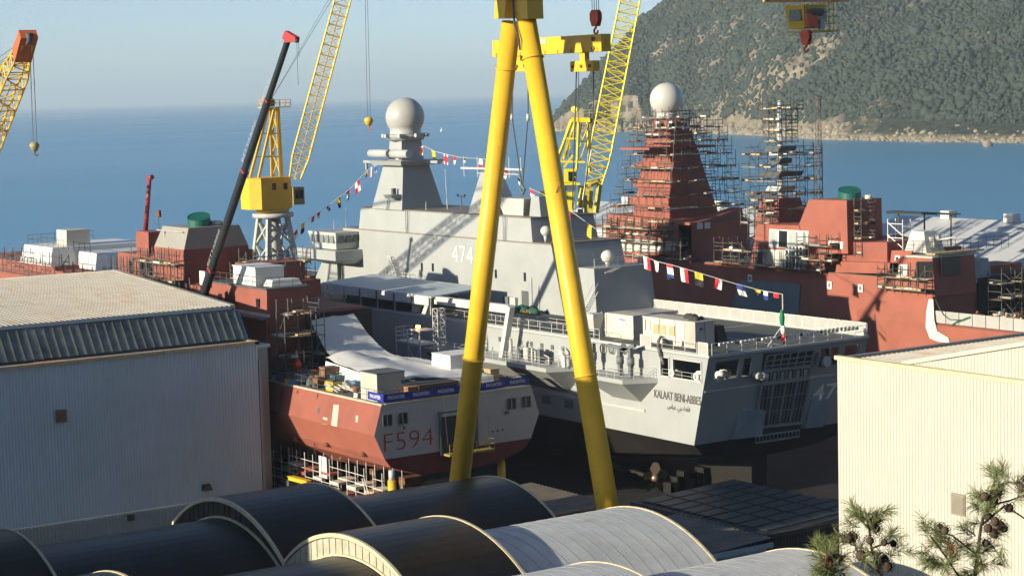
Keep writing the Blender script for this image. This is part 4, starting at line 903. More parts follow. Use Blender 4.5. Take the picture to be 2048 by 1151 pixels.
TRG = mat('transom_grey', (0.50, 0.48, 0.465), .6, var=.06)
MB().poly([(FC - S_[3][0], FY, S_[3][1]), (FC + S_[3][0], FY, S_[3][1]), (FC + S_[4][0], FY, S_[4][1]), (FC + S_[5][0], FY, FD), (FC - S_[5][0], FY, FD), (FC - S_[4][0], FY, S_[4][1])]).build('transom', TRG, Fg)
MB().poly([(FC - S_[3][0], FY, S_[3][1])] + [(FC - S_[k][0], FY, S_[k][1]) for k in (2, 1, 0)] + [(FC + S_[k][0], FY, S_[k][1]) for k in (1, 2, 3)]).build('transom_foot', BOOT, Fg)
MB().prism([(FC - 8.9, FY + .05, FD - .15), (FC + 8.9, FY + .05, FD - .15), (FC + 8.9, 255, FD - .15), (FC - 8.9, 255, FD - .15)], (0, 0, .2)).build('flight_deck', mat('deck_brown', (0.13, 0.115, 0.10), .9, var=.3, scale=1), Fg)
MB().box(FX0 - .12, FX0 + .25, FY - .05, 190, FD - .02, FD + .14).build('deck_edge', mat('edge_cream', (0.55, 0.48, 0.36), .8, var=.2), Fg)
MB().box(FX0 + .3, FX1, FY - .1, FY + .25, FD + .02, FD + .16).build('deck_edge', mat('edge_cream', (0.55, 0.48, 0.36)), Fg)
# transom openings: fairleads with dark square ports, one big door
for xa in (98.72, 100.5, 113.5, 115.3):
    w_ = MB().box(xa, xa + .95, FY - .06, FY + .1, 10.02, 11.03).build('mooring_port', BLACK, Fg)
    mb = MB(); mb.box(xa + .42, xa + .50, FY - .1, FY - .06, 10.02, 11.03); mb.build('port_bar', TRG, w_)
    mb = MB()
    for a, b in (((xa, 10.0), (xa + .95, 10.0)), ((xa + .95, 10), (xa + .95, 11.05)), ((xa + .95, 11.05), (xa, 11.05)), ((xa, 11.05), (xa, 10))): mb.beam((a[0], FY - .08, a[1]), (b[0], FY - .08, b[1]), .1)
    mb.build('port_frame', DGREY, w_)
d_ = MB().box(105.3, 109.5, FY - .05, FY + .15, 6.4, 10.6).build('stern_door', mat('door_dark', (0.03, 0.032, 0.035), .5), Fg)
MB().box(105.2, 109.6, FY - .16, FY - .05, 10.15, 10.45).build('door_rail', STEELW, d_)
MB().box(105.15, 105.35, FY - .3, FY - .02, 6.3, 10.7).build('door_jamb', DGREY, d_); MB().box(109.45, 109.65, FY - .3, FY - .02, 6.3, 10.7).build('door_jamb', DGREY, d_)
for (xx, zz) in ((111.6, 7.95), (112.2, 7.95), (112.8, 7.97)): mb = MB(); mb.tube((xx, FY - .04, zz), (xx, FY + .1, zz), .11, n=8); mb.build('drain_hole', BLACK, Fg)
for (xx, zz) in ((100.9, 9.6), (113.3, 9.7)): MB().box(xx - .18, xx + .18, FY - .3, FY - .02, zz - .12, zz + .12).build('lamp_bracket', DGREY, Fg)
text('pennant_number', 'F594', Fg, (98.75, FY - .02, 7.45), (1, 0, 0), (0, 0, 1), 1.75, mat('number_red', (0.42, 0.05, 0.04), .7), width=5.7, thick=-.018, offset=.02)
# stern work platform hung on ropes
pl = thing('work_cradle', 'yellow suspended work platform hanging at the frigate stern door', 'work platform', (108, 165, 6.4))
MB().box(105.4, 110.8, 165.0, 166.1, 6.3, 6.5).build('floor', mat('dull_yellow', (0.30, 0.23, 0.05), .7), pl); mb = MB(); rail(mb, [(105.4, 165, 6.5), (110.8, 165, 6.5), (110.8, 166, 6.5)], 1.0, 1.0, .03, 2); mb.build('guard_rail', mat('dull_yellow', (0.30, 0.23, 0.05)), pl)
mb = MB(); [mb.tube((x, 165.6, 7.4), (x, 166.2, 12.2), .02, n=4) for x in (105.6, 110.6)]; mb.build('hanging_rope', CABLE, pl)
# hull marks: pale patches, draught fittings, stay lines
def hpt(px_, py_):    # point on the sloped port side
    p = PX(px_, py_, FX0)
    for _ in range(6):
        S2 = fsec(p.y); z = p.z
        if z > 9.15: hb = S2[4][0] + (S2[5][0] - S2[4][0]) * (z - 9.15) / (FD - 9.15)
        else: hb = S2[3][0] + (S2[4][0] - S2[3][0]) * (z - 6.7) / 2.45
        p = PX(px_, py_, FC - hb - .02)
    return p
def hpatch(c, m, name='hull_patch'): MB().poly([hpt(*q_) for q_ in c]).build(name, m, Fg)
PAT = mat('primer_patch', (0.50, 0.46, 0.38), .7)
hpatch([(667, 808), (678, 809), (674, 853), (662, 850)], PAT); hpatch([(646, 833), (655, 835), (653, 849), (644, 847)], PAT); hpatch([(712, 830), (716, 831), (715, 844), (711, 843)], PAT)
hpatch([(636, 814), (640, 815), (639, 827), (635, 826)], DGREY)
for c in ((594, 876), (654, 886), (727, 905)):
    p = hpt(*c); mb = MB(); mb.tube(p - Vector((.35, 0, 0)), p + Vector((.1, -.3, -.2)), .22, n=8); mb.build('overboard_pipe', RUST, Fg)
for a, b in (((597, 783), (590, 925)), ((637, 790), (632, 905)), ((567, 778), (561, 830))):
    pa, pb = hpt(*a), hpt(*b); mb = MB(); mb.path([pa + Vector((-.1, 0, .2)), pa.lerp(pb, .5) + Vector((-.35, 0, 0)), pb + Vector((-.2, 0, 0))], .04, 4); mb.build('hose_line', CABLE, Fg)
# ---- superstructure (port face flush at 99.5)
def block(name, x0, x1, y0, y1, z0, z1, m=RED, sl=.12, sy=.0, sy2=None, par=Fg):
    sy2 = sy if sy2 is None else sy2
    return MB().frus((x0, x1, y0, y1), (x0 + sl * (z1 - z0), x1 - sl * (z1 - z0), y0 + sy * (z1 - z0), y1 - sy2 * (z1 - z0)), z0, z1).build(name, m, par)
block('hangar_base', 99.3, 112.0, 191.6, 262, FD, 18.9, RED, .02)
hb_ = block('hangar_port', 99.4, 104.2, 191.3, 204.5, 18.9, 21.65, RED, .04)
block('hangar_mid', 99.4, 113.5, 204.5, 233, 18.9, 21.0, RED, .04)
MB().box(99.2, 104.6, 190.9, 205, 21.65, 21.8).build('hangar_roof', DGREY, Fg)
for px_, y0_, y1_ in ((441, 587, 610), (517, 597, 614)):
    p, q_ = PX(px_, y0_, 99.45), PX(px_, y1_, 99.45); MB().box(99.3, 99.6, p.y - .35, p.y + .35, q_.z, p.z).build('doorway', BLACK, Fg)
p = PX(461, 590, 99.3); MB().hexa([(98.2, p.y - .8, 19.2), (98.3, p.y - .8, 19.2), (99.3, p.y + .6, 19.2), (99.2, p.y + .6, 19.2)], [(98.2, p.y - .8, 21.0), (98.3, p.y - .8, 21.0), (99.3, p.y + .6, 21.0), (99.2, p.y + .6, 21.0)]).build('open_door', BLACK, Fg)
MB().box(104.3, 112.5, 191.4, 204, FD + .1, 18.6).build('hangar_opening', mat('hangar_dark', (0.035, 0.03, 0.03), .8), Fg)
MB().box(99.0, 99.35, 190.5, 206, 18.8, 19.05).build('walkway_edge', PLANKW, Fg)
MB().box(98.0, 99.3, 190.5, 214, 18.6, 18.8).build('side_walkway', DGREY, Fg)
# funnel block: red below, grey above, chamfered
MB().frus((99.4, 108.2, 211.9, 220.6), (99.6, 107.9, 211.7, 219.9), 20.8, 24.95).build('funnel_lower', RED, Fg)
FG_ = mat('funnel_grey', (0.30, 0.29, 0.26), .6, var=.06)
MB().frus((99.6, 107.9, 211.7, 219.9), (100.1, 106.6, 211.3, 218.3), 24.95, 27.45).build('funnel_upper', FG_, Fg)
mb = MB(); mb.box(99.72, 99.9, 212.2, 219.4, 26.9, 27.0); mb.build('funnel_trim', GREY2, Fg)
MB().box(99.78, 99.9, 217.3, 217.45, 25.0, 26.9).build('funnel_trim', GREY2, Fg)
c = PX(384, 452, 102.5)
def gcover(c, par, tilt=.0, R=1.35, h=1.2):
    mb = MB(); n = 24; vs = []
    for i in range(n): a = 2 * math.pi * i / n; vs.append((c[0] + R * math.cos(a), c[1] + R * math.sin(a), c[2]))
    for i in range(n): a = 2 * math.pi * i / n; vs.append((c[0] + R * math.cos(a), c[1] + R * math.sin(a), c[2] + h + .45 * (math.cos(a) * .6 + math.sin(a) * .8)))
    for i in range(n): a = 2 * math.pi * i / n; vs.append((c[0] + R * .93 * math.cos(a), c[1] + R * .93 * math.sin(a), c[2] + h - .1 + .45 * (math.cos(a) * .6 + math.sin(a) * .8)))
    fs = [(i, (i + 1) % n, n + (i + 1) % n, n + i) for i in range(n)] + [(n + i, n + (i + 1) % n, 2 * n + (i + 1) % n, 2 * n + i) for i in range(n)] + [tuple(range(2 * n, 3 * n))]
    mb.add(vs, fs); return mb.build('funnel_cover', GREEN, par)
gcover((102.6, 213.7, 27.4), Fg)
mb = MB(); mb.tube((104.6, 213.3, 27.4), (104.6, 213.3, 28.0), .7, n=12); mb.tube((105.6, 212.6, 27.4), (105.6, 212.6, 27.8), .5, n=12); mb.build('roof_vent', PLANKW, Fg)
# crane-mast pedestal left of the funnel
block('mast_pedestal', 99.4, 103.0, 221.2, 224.8, 20.9, 26.6, RED, .02)
p = PX(291, 461, 100.6); q_ = PX(299.5, 354, 100.6); mb = MB(); mb.tube(p, q_, .30, .24, n=10); mb.tube(q_ + Vector((0, .3, -.1)), q_ + Vector((.1, -.5, 0)), .30, n=10); mb.build('boom_mast', mat('mast_red', (0.34, 0.05, 0.05), .5), Fg)
MB().box(100.4, 100.7, 219.9, 220.7, 28.4, 29.2).build('wind_vane', RUST, Fg); mb = MB(); mb.tube((100.5, 220.3, 26.5), (100.5, 220.3, 28.4), .05, n=5); mb.build('vane_post', STEEL, Fg)
# mid block with windows, forward white wheelhouse
block('mid_house', 99.4, 113, 220, 230.6, 20.8, 23.75, RED, .06)
for px_, w_ in ((263, .45), (283, .5), (292, .5), (301, .5)):
    p = PX(px_, 528, 99.45); MB().box(99.3, 99.75, p.y - w_, p.y + w_, 21.3, 22.9).build('window_opening', BLACK, Fg)
p = PX(408, 540, 106); MB().box(99.35, 99.5, 206.0, 207.4, 21.2, 22.8).build('white_hatch', WHITE, Fg)
block('forward_base', 99.4, 114, 252, 281, 12, 20.7, RED, .05)
block('mid_base', 99.4, 114, 230.4, 252, 12, 20.2, RED, .03)
block('wheelhouse', 99.6, 114, 252.9, 264.2, 20.7, 23.1, WHITE, .25, .25)
block('wheelhouse_wing', 103.2, 113.0, 240, 252.6, 20.3, 22.5, mat('pale_primer', (0.55, 0.58, 0.58), .6), .15)
p = PX(143, 480, 104); block('wheelhouse_top', 102.8, 106.2, 255.0, 258.5, 23.0, 25.2, mat('cream_box', (0.60, 0.56, 0.47)), .03)
block('forecastle', 99.9, 113, 264, 281, 20.3, 20.9, RED, .1)
# ---- scaffolds round it
sc1 = thing('scaffold', 'tube scaffold hung round the left frigate funnel and mid house', 'scaffold', (98.5, 216, 18))
scaffold(sc1, [(19.2, 97.7, 99.0, 207.5, 231.5), (21.2, 97.7, 99.0, 210.5, 231.5), (23.2, 98.0, 99.2, 211, 223)], seed=3)
sc2 = thing('scaffold', 'tube scaffold along the far left red forecastle', 'scaffold', (98.5, 262, 18))
scaffold(sc2, [(19.5, 98.0, 99.2, 238, 276), (21.2, 98.4, 99.4, 246, 276)], seed=4, planks=False, bay=3.2)
mb = MB(); rail(mb, [(99.9, 240, 23.1), (100.5, 263, 23.2), (110, 263, 23.2)], 1.2, 2.0, .035, 2); mb.build('roof_rail', STEEL, sc2)
sc3 = thing('scaffold', 'dark scaffold tower at the frigate hangar doorway', 'scaffold', (101.5, 189.5, FD))
scaffold(sc3, [(12.4, 99.2, 104.0, 187.0, 190.6), (14.6, 99.2, 104.0, 187.0, 190.6), (16.8, 99.2, 104.0, 187.0, 190.6), (19.0, 100.2, 104.0, 188.0, 190.6)], seed=5)
sc4 = thing('scaffold', 'scaffold platforms behind the black mobile crane on the hangar roof', 'scaffold', (108, 206, 21))
scaffold(sc4, [(21.2, 104.8, 112.5, 204, 210.5), (23.0, 106.0, 112.5, 205, 210.5)], seed=6)
mb = MB(); mb.box(105.2, 112.0, 205.5, 210.0, 18.9, 23.2); mb.build('red_house', RED, Fg)
MB().hexa([(99.2 + .2, 193.6, 19.1), (104.6, 190.2, 19.1), (104.8, 190.2, 19.1), (99.6, 193.6, 19.1)], [(99.4, 193.6, 19.2), (104.6, 190.2, 19.2), (104.8, 190.2, 19.2), (99.6, 193.6, 19.2)]).build('canopy_strut', DGREY, Fg)
# white crate on the hangar roof
B_ = thing('white_crate', 'large plain white crate on the red hangar roof', 'crate', (101, 197, 21.8))
MB().box(99.9, 103.4, 194.6, 199.9, 21.82, 23.75).build('box', WHITE, B_); MB().box(99.8, 103.5, 194.5, 200.0, 23.75, 23.85).build('lid', WHITE, B_)
B_ = thing('white_bundle', 'low white wrapped bundle beside the white crate on the hangar', 'bundle', (102.5, 193.3, 21.8))
mb = MB(); mb.frus((100.6, 104.4, 192.3, 194.2), (100.9, 104.1, 192.6, 194.0), 21.82, 22.5); mb.build('wrapped_load', TARP, B_)
mb = MB(); rail(mb, [(99.5, 204, 21.8), (99.5, 191.4, 21.8), (104.3, 191.4, 21.8)], 1.1, 1.5, .03, 2); mb.build('roof_rail', STEEL, Fg)
# ---- tarpaulins over the flight deck
def cloth(name, P00, P10, P11, P01, nu, nv, amp, label, hump=None, sd=0, thick=.04):
    mb = MB(); vs = []
    P00, P10, P11, P01 = map(Vector, (P00, P10, P11, P01))
    for i in range(nu + 1):
        for j in range(nv + 1):
            u, v = i / nu, j / nv; p = P00 * (1 - u) * (1 - v) + P10 * u * (1 - v) + P11 * u * v + P01 * (1 - u) * v
            z = amp * noise.noise(Vector((p.x * .9 + sd, p.y * .9, p.z * .3))) + .4 * amp * noise.noise(Vector((p.x * 2.6, p.y * 2.6 + sd, 0)))
            if hump: z += hump(u, v)
            vs.append((p.x, p.y, p.z + z))
    n = nv + 1
    mb.add(vs, [(i * n + j, (i + 1) * n + j, (i + 1) * n + j + 1, i * n + j + 1) for i in range(nu) for j in range(nv)], 0, True)
    k = len(vs); mb.add([(x, y, z - thick) for x, y, z in vs], [(i * n + j, i * n + j + 1, (i + 1) * n + j + 1, (i + 1) * n + j) for i in range(nu) for j in range(nv)], 0, True)
    return solo(mb, name, TARP, label, 'tarpaulin')
a1, a2 = PY(622, 640, 190.4), PY(706, 626, 190.4)
cloth('tarpaulin', (a1.x, 190.4, a1.z), (a2.x, 190.4, a2.z), (112.6, 183.0, 13.7), (103.8, 183.5, 13.9), 14, 16, .22, 'blue-shaded white tarpaulin sloping down from the hangar doorway', hump=lambda u, v: -1.4 * math.sin(v * math.pi) * (.6 + .4 * u))
cloth('tarpaulin', (102.6, 184.5, 14.2), (113.5, 184.0, 13.7), (113.8, 169.2, 13.2), (102.3, 170.6, 13.4), 22, 26, .11, 'wide sunlit white tarpaulin tented over the frigate flight deck', hump=lambda u, v: .8 * math.exp(-((u - .25) / .25) ** 2) * (1 - .5 * v) + .4 * math.exp(-((v - .04) / .09) ** 2) * (.5 + .5 * math.sin(u * 9)) * (u < .8), sd=5)
T = thing('tarpaulin_wall', 'white tarpaulin side wall hanging down to the red ship deck', 'tarpaulin', (102.3, 176, FD))
mb = MB(); mb.hexa([(102.0, 170.4, FD + .1), (102.15, 170.4, FD + .1), (102.35, 184.2, FD + .1), (102.2, 184.2, FD + .1)], [(102.25, 170.6, 13.4), (102.4, 170.6, 13.4), (102.7, 184.4, 14.3), (102.55, 184.4, 14.3)]); mb.build('side_sheet', TARP, T)
mb = MB(); mb.hexa([(102.2, 170.3, FD + .1), (113.6, 169.0, FD + .1), (113.6, 169.2, FD + .1), (102.2, 170.5, FD + .1)], [(102.4, 170.5, 13.4), (113.6, 169.1, 13.2), (113.6, 169.3, 13.2), (102.4, 170.7, 13.4)]); mb.build('end_sheet', TARP, T)
# ---- things standing on the flight deck
def crate(name, label, cat, x0, x1, y0, y1, z0, h, m, lidm=None, sl=0.0, group=None, ribs=0):
    T = thing(name, label, cat, ((x0 + x1) / 2, (y0 + y1) / 2, z0), group)
    MB().frus((x0, x1, y0, y1), (x0 + sl, x1 - sl, y0 + sl, y1 - sl), z0 + .02, z0 + h).build('body', m, T)
    MB().box(x0 - .05 + sl, x1 + .05 - sl, y0 - .05 + sl, y1 + .05 - sl, z0 + h, z0 + h + .08).build('lid', lidm or m, T)
    for k in range(ribs):
        y = y0 + (y1 - y0) * (k + .5) / ribs; MB().box(x0 - .05, x0 - .002, y - .05, y + .05, z0 + .05, z0 + h).build('batten', m, T)
    return T
p = PZ(712, 800, FD)
T = crate('site_cabin', 'pale grey site cabin standing at the frigate port deck edge', 'cabin', 99.2, 102.4, 168.2, 171.4, FD + .1, 2.75, mat('cabin_grey', (0.50, 0.49, 0.43), .6), DGREY)
MB().box(102.0, 102.43, 168.1, 168.19, FD + 1.7, FD + 2.0).build('vent_grille', DGREY, T)
crate('brown_bin', 'long rusty brown skip full of scrap on the frigate stern deck', 'skip', 103.4, 108.0, 167.2, 168.5, FD + .1, 1.25, RUST, mat('scrap_dark', (0.07, 0.055, 0.045), .9), -.05)
crate('wooden_crate', 'small orange-brown wooden crate at the left end of the skip', 'crate', 102.2, 103.2, 167.3, 168.4, FD + .1, 1.2, mat('crate_orange', (0.36, 0.20, 0.10)), None, 0, ribs=2)
crate('wrapped_crate', 'white wrapped crate behind the tarpaulin beside the scaffold steps', 'crate', 111.9, 115.9, 174.6, 178.4, FD + .1, 2.7, TARP, TARP, .12)
crate('wooden_crate', 'small slatted wooden box right of the white wrapped crate', 'crate', 115.2, 116.3, 172.0, 173.2, FD + .1, 1.2, WOOD, None, 0, ribs=3)
crate('brown_board_box', 'leaning brown board box at the left edge of the tarpaulin', 'crate', 100.6, 102.4, 181.2, 182.6, FD + .1, 1.9, mat('box_brown', (0.22, 0.13, 0.09)), None, .1)
T = thing('cable_reel', 'round pale cable reel on the cluttered deck by the shed', 'cable reel', (101.2, 187.0, FD + .1))
c = PX(592, 714, 100.8); 
mb = MB(); mb.tube((c.x, c.y, c.z), (c.x + .12, c.y - .05, c.z), .75, n=18); mb.build('flange', mat('reel_pale', (0.45, 0.43, 0.40)), T); mb = MB(); mb.tube((c.x + .12, c.y - .05, c.z), (c.x + .7, c.y - .25, c.z), .4, n=14); mb.build('drum', RUST, T)
mb = MB(); mb.tube((c.x + .7, c.y - .25, c.z), (c.x + .82, c.y - .3, c.z), .75, n=18); mb.build('flange', mat('reel_pale', (0.45, 0.43, 0.40)), T)
mb = MB(); mb.beam((c.x + .1, c.y, c.z), (c.x + .1, c.y, FD + .1), .12); mb.beam((c.x + .7, c.y - .25, c.z), (c.x + .7, c.y - .25, FD + .1), .12); mb.build('stand', STEEL, T)
T = thing('orange_bag', 'bright orange bag lying among the deck clutter', 'bag', tuple(PX(596, 727, 100.6)))
c = PX(596, 727, 100.6); mb = MB(); mb.sph((c.x, c.y, c.z - .1), .42, 10, 6); mb.tube((c.x, c.y, c.z + .2), (c.x, c.y, c.z + .5), .14, .22, n=8); mb.build('sack', mat('safety_orange', (0.85, 0.09, 0.03), .6), T); 
mb = MB(); mb.box(c.x - .5, c.x + .5, c.y - .5, c.y + .5, FD + .1, c.z - .4); mb.build('pallet_load', RUST, T)
rg = random.Random(5)
CLUT = {'drum': [], 'box': [], 'bundle': [], 'frame': []}
cl_l = {'drum': 'small drum among the deck clutter by the shed', 'box': 'small box among the deck clutter by the shed', 'bundle': 'small pipe bundle among the deck clutter by the shed', 'frame': 'small tube frame among the deck clutter by the shed'}
for k in range(44):
    x = rg.uniform(99.2, 102.2); y = rg.uniform(172.2, 190.0); z = FD + .06
    kd = rg.choice(('drum', 'box', 'box', 'bundle', 'frame')); mcol = rg.choice((RUST, DGREY, PLANKW, WOOD, mat('faded_blue', (0.12, 0.22, 0.34)), mat('teal_box', (0.08, 0.20, 0.22)), YELM, GREY2, BLACK, DGREY, RUST))
    if kd == 'drum': mb = MB(); h = rg.uniform(.7, 1.0); mb.lathe((x, y, z), [(.01, 0), (.3, 0), (.3, h * .33), (.32, h * .35), (.3, h * .37), (.3, h * .66), (.32, h * .68), (.3, h * .7), (.3, h), (.01, h)], 12); o_ = solo(mb, 'steel_drum', mcol, cl_l[kd], 'drum', 'drums in the deck clutter')
    elif kd == 'box':
        a, b, h = rg.uniform(.3, .8), rg.uniform(.3, .9), rg.uniform(.4, 1.3); mb = MB(); mb.frus((x - a, x + a, y - b, y + b), (x - a * .9, x + a * .95, y - b, y + b * .9), z, z + h); mb.box(x - a * .95, x + a, y - b * 1.02, y + b, z + h, z + h + .06); o_ = solo(mb, 'site_box', mcol, cl_l[kd], 'box', 'boxes in the deck clutter')
    elif kd == 'bundle':
        mb = MB()
        for q in range(6): o = rg.uniform(-.3, .3); mb.tube((x + o, y - 1, z + .1 + .08 * q), (x + o + rg.uniform(-.4, .4), y + 1.2, z + .3 + rg.uniform(0, .8)), .06, n=5)
        o_ = solo(mb, 'pipe_bundle', mcol, cl_l[kd], 'pipes', 'pipe bundles in the deck clutter')
    else:
        mb = MB(); h = rg.uniform(1.0, 2.0)
        rail(mb, [(x - .5, y - .6, z), (x + .5, y - .6, z), (x + .5, y + .6, z), (x - .5, y + .6, z), (x - .5, y - .6, z)], h, 1.2, .035, 3); mb.box(x - .4, x + .4, y - .5, y + .5, z + h * .3, z + h * .6); o_ = solo(mb, 'tube_frame', rg.choice((STEEL, STEELW, RUST)), cl_l[kd], 'frame', 'tube frames in the deck clutter')
    CLUT[kd].append((o_, o_.data.materials[0].name, Vector((x, y, z))))
for kd, nm in (('drum', 'drum'), ('box', 'box'), ('bundle', 'pipe bundle'), ('frame', 'tube frame')): rank_labels(CLUT[kd], nm, 'in the frigate deck clutter')
mb = MB(); rail(mb, [(99.0, 190, FD + .1), (99.0, 171.5, FD + .1)], 1.15, 1.7, .03, 2); mb.build('deck_rail', STEEL, Fg)
mb = MB(); rail(mb, [(99.0, 171.5, FD + .1), (98.95, 166.7, FD + .1), (116, 166.7, FD + .1), (116, 178, FD + .1)], 1.2, 1.8, .03, 2); mb.build('deck_rail', STEEL, Fg)
# ---- banner
Bn = thing('banner', 'long dark blue shipyard banner along the frigate stern rail', 'banner', (107, 166.6, FD + .2))
WTXT = mat('banner_white', (0.72, 0.72, 0.72), .6)
segs = [((98.95, 169.6), (98.93, 166.62))] + [((98.95 + k * 2.9, 166.6), (98.95 + (k + 1) * 2.9 - .04, 166.6)) for k in range(6)]
for k, (a, b) in enumerate(segs):
    a = Vector((a[0], a[1], 0)); b = Vector((b[0], b[1], 0)); d = (b - a).normalized(); n = d.cross(Vector((0, 0, 1)))
    sag = .05 * (k % 3)
    mb = MB(); mb.prism([a + Vector((0, 0, FD + .32 - sag)), b + Vector((0, 0, FD + .28)), b + Vector((0, 0, FD + 1.08)), a + Vector((0, 0, FD + 1.1 - sag))], n * .03); o = mb.build('banner_sheet', BLUE, Bn)
    L = (b - a).length
    text('lettering', 'FINCANTIERI', o, a + d * (L * .16) + Vector((0, 0, FD + .52)), d, (0, 0, 1), .36, WTXT, width=L * .66, thick=.02, offset=.05)
# ---- work below the hull
T = thing('hull_scaffold', 'sunlit pale scaffold staging under the frigate red hull', 'scaffold', (100.5, 178, 0))
mb = MB()
for k in range(14):
    y = 167.3 + k * 1.75
    for x in (98.9, 101.2): mb.tube((x, y, 0), (x, y, 5.2), .05, n=5)
    for z in (.8, 1.7, 2.6, 3.5, 4.4): 
        if (k * 7 + int(z * 3)) % 5 != 0: mb.tube((98.9, y, z), (98.9, y + 1.75, z), .045, n=4)
for y in (169.0, 169.5): mb.tube((98.7, y, 1.2), (98.7, y + 1.4, 4.2), .05, n=4)
mb.build('tubes', STEELW, T, kind='stuff')
for k in range(12):
    y = 167.4 + k * 1.75
    for z in ((.9, 2.7) if k % 2 else (1.8, 3.4)): MB().box(98.85, 100.2, y, y + 1.7, z, z + rg.uniform(.08, .35)).build('plank', rg.choice((PLANKW, WOOD, PLANKW, RED2)), T)
MB().box(99.0, 99.1, 178.6, 180.2, 3.0, 5.2).build('dust_sheet', TARP, T)
for k, (x, y) in enumerate(((99.4, 166.3), (113.2, 167.5))):
    T = thing('hull_prop', ('short yellow steel prop under the frigate stern corner', 'yellow prop under the frigate stern behind the left gantry leg')[k], 'prop', (x, y, 0))
    mb = MB(); mb.tube((x, y, .3), (x, y, 4.6), .42, n=14); mb.build('shaft', YEL, T); MB().box(x - .7, x + .7, y - .7, y + .7, 0, .3).build('base_plate', YELM, T); mb = MB(); mb.tube((x, y, 4.6), (x, y, 5.6), .3, n=12); mb.build('jack_head', STEELW, T)
for k in range(7):
    y = 170 + k * 6; T = thing('keel_block_stack', 'dark timber keel blocks, %s stack counted from the frigate stern' % ('first', 'second', 'third', 'fourth', 'fifth', 'sixth', 'seventh')[k], 'keel blocks', (107.5, y, 0), 'keel blocks under the frigate')
    for j in range(3): MB().box(106.4 + .1 * (j % 2), 108.6 - .1 * (j % 2), y - .6, y + .6, j * .85 + .01, j * .85 + .83).build('timber', RUST, T)
T = thing('yellow_beam', 'yellow steel beam lying under the hull beside the shed', 'beam', (97.6, 176, 1))
p, q_ = PX(580, 955, 97.5), PX(618, 965, 97.5); MB().beam(p, q_, .5, .35).build('beam_web', YEL, T); MB().beam(p + Vector((0, 0, .22)), q_ + Vector((0, 0, .22)), .7, .08).build('flange', YEL, T)
for e in (p, q_): MB().box(e.x - .4, e.x + .4, e.y - .4, e.y + .4, 0.0, e.z - .2).build('trestle', DGREY, T)
# ---- stair tower between the two ships, with the lit lamp
T = thing('access_tower', 'pale lattice access tower between frigate and landing ship', 'tower', (119, 185, 0))
p0 = PX(880, 706, 119.5); mb = MB(); lattice(mb, (119.5, p0.y, 0), (119.5, p0.y, 18.2), 1.0, 1.0, 22, .055, .035, (1, 0, 0)); mb.build('lattice_mast', STEELW, T)
T = thing('gangway_platform', 'railed steel gangway platform beside the lattice tower', 'platform', (117.5, 186, 13))
g0, g1 = PX(800, 690, 117.6), PX(848, 700, 117.6)
MB().box(117.0, 119.2, g1.y, g0.y, 14.2, 14.4).build('floor', STEELW, T); mb = MB(); rail(mb, [(117.0, g1.y, 14.4), (117.0, g0.y, 14.4), (119.2, g0.y, 14.4)], 1.5, 1.2, .04, 3); mb.build('guard_rail', STEELW, T)
MB().box(117.1, 119.2, g1.y - .1, g1.y + 2, 15.75, 15.9).build('roof_plate', PLANKW, T)
mb = MB()
for y in (g0.y, (g0.y + g1.y) / 2, g1.y): mb.tube((117.1, y, 0), (117.1, y, 15.75), .07, n=5)
mb.tube((117.1, g1.y, 10.5), (117.1, g1.y + 2.5, 14), .06, n=5); mb.tube((117.1, g1.y, 14), (117.1, g1.y + 2.5, 10.5), .06, n=5); mb.build('legs', STEELW, T)
lp = PX(836, 653, 117.3)
T = thing('work_lamp', 'glowing orange work lamp above the gangway platform', 'lamp', tuple(lp))
mb = MB(); mb.sph(lp, .27, 12, 8); mb.build('bulb', emis('lamp_glow', (1.0, 0.30, 0.07), 7.0), T); mb = MB(); mb.tube((lp.x, lp.y, lp.z - 1.4), (lp.x, lp.y, lp.z - .2), .04, n=5); mb.build('stem', DGREY, T); mb = MB(); mb.lathe((lp.x, lp.y, lp.z), [(.3, .2), (.22, .3), (.02, .36)], 12); mb.build('shade', DGREY, T)
# ================================================================== GANTRY CRANE
GXp = 95.6
G = thing('gantry_crane', 'towering yellow gantry crane A-frame of two tubular legs', 'gantry crane', (GXp, 148, 0))
def leg(a0, a1, b0, b1):
    p = PX(*a0, GXp); q = PX(*a1, GXp); d = (q - p).normalized(); k = -(p.z - 0.3) / d.z; base = p + d * k
    return base, q
bL, tL_ = leg((919, 965), (1014, 120), 0, 0); bR, tR_ = leg((1213, 1000), (1063, 100), 0, 0)
for b, t in ((bL, tL_), (bR, tR_)):
    up = t + (t - b).normalized() * 3.2
    L = MB().tube(b, up, 0.95, .80, n=28).build('leg', YEL, G)
    for f in (.42, .90) if b is bL else (.415, .90):
        c = b.lerp(t, f if f < .8 else .985); d = (t - b).normalized(); r_ = .95 - .14 * f
        MB().tube(c - d * .05, c + d * .05, r_ + .1, n=28).build('flange_ring', YELM, L)
    for f in range(1, 12):
        c = b.lerp(t, f / 12 + .01); d = (t - b).normalized(); r_ = .95 - .15 * f / 12
        MB().tube(c - d * .02, c + d * .02, r_ + .012, n=28).build('weld_seam', YELM, L)
    MB().box(b.x - 1.6, b.x + 1.6, b.y - 2.2, b.y + 2.2, 0.05, 1.4).build('bogie', YELM, G)
    for o in (-1.3, 1.3): mb = MB(); mb.tube((b.x - .5, b.y + o, .5), (b.x + .5, b.y + o, .5), .45, n=14); mb.build('wheel', DGREY, G)
c1, c2 = PX(1020, 25, GXp), PX(1054, 22, GXp)
top = (PX(1037, -40, GXp))
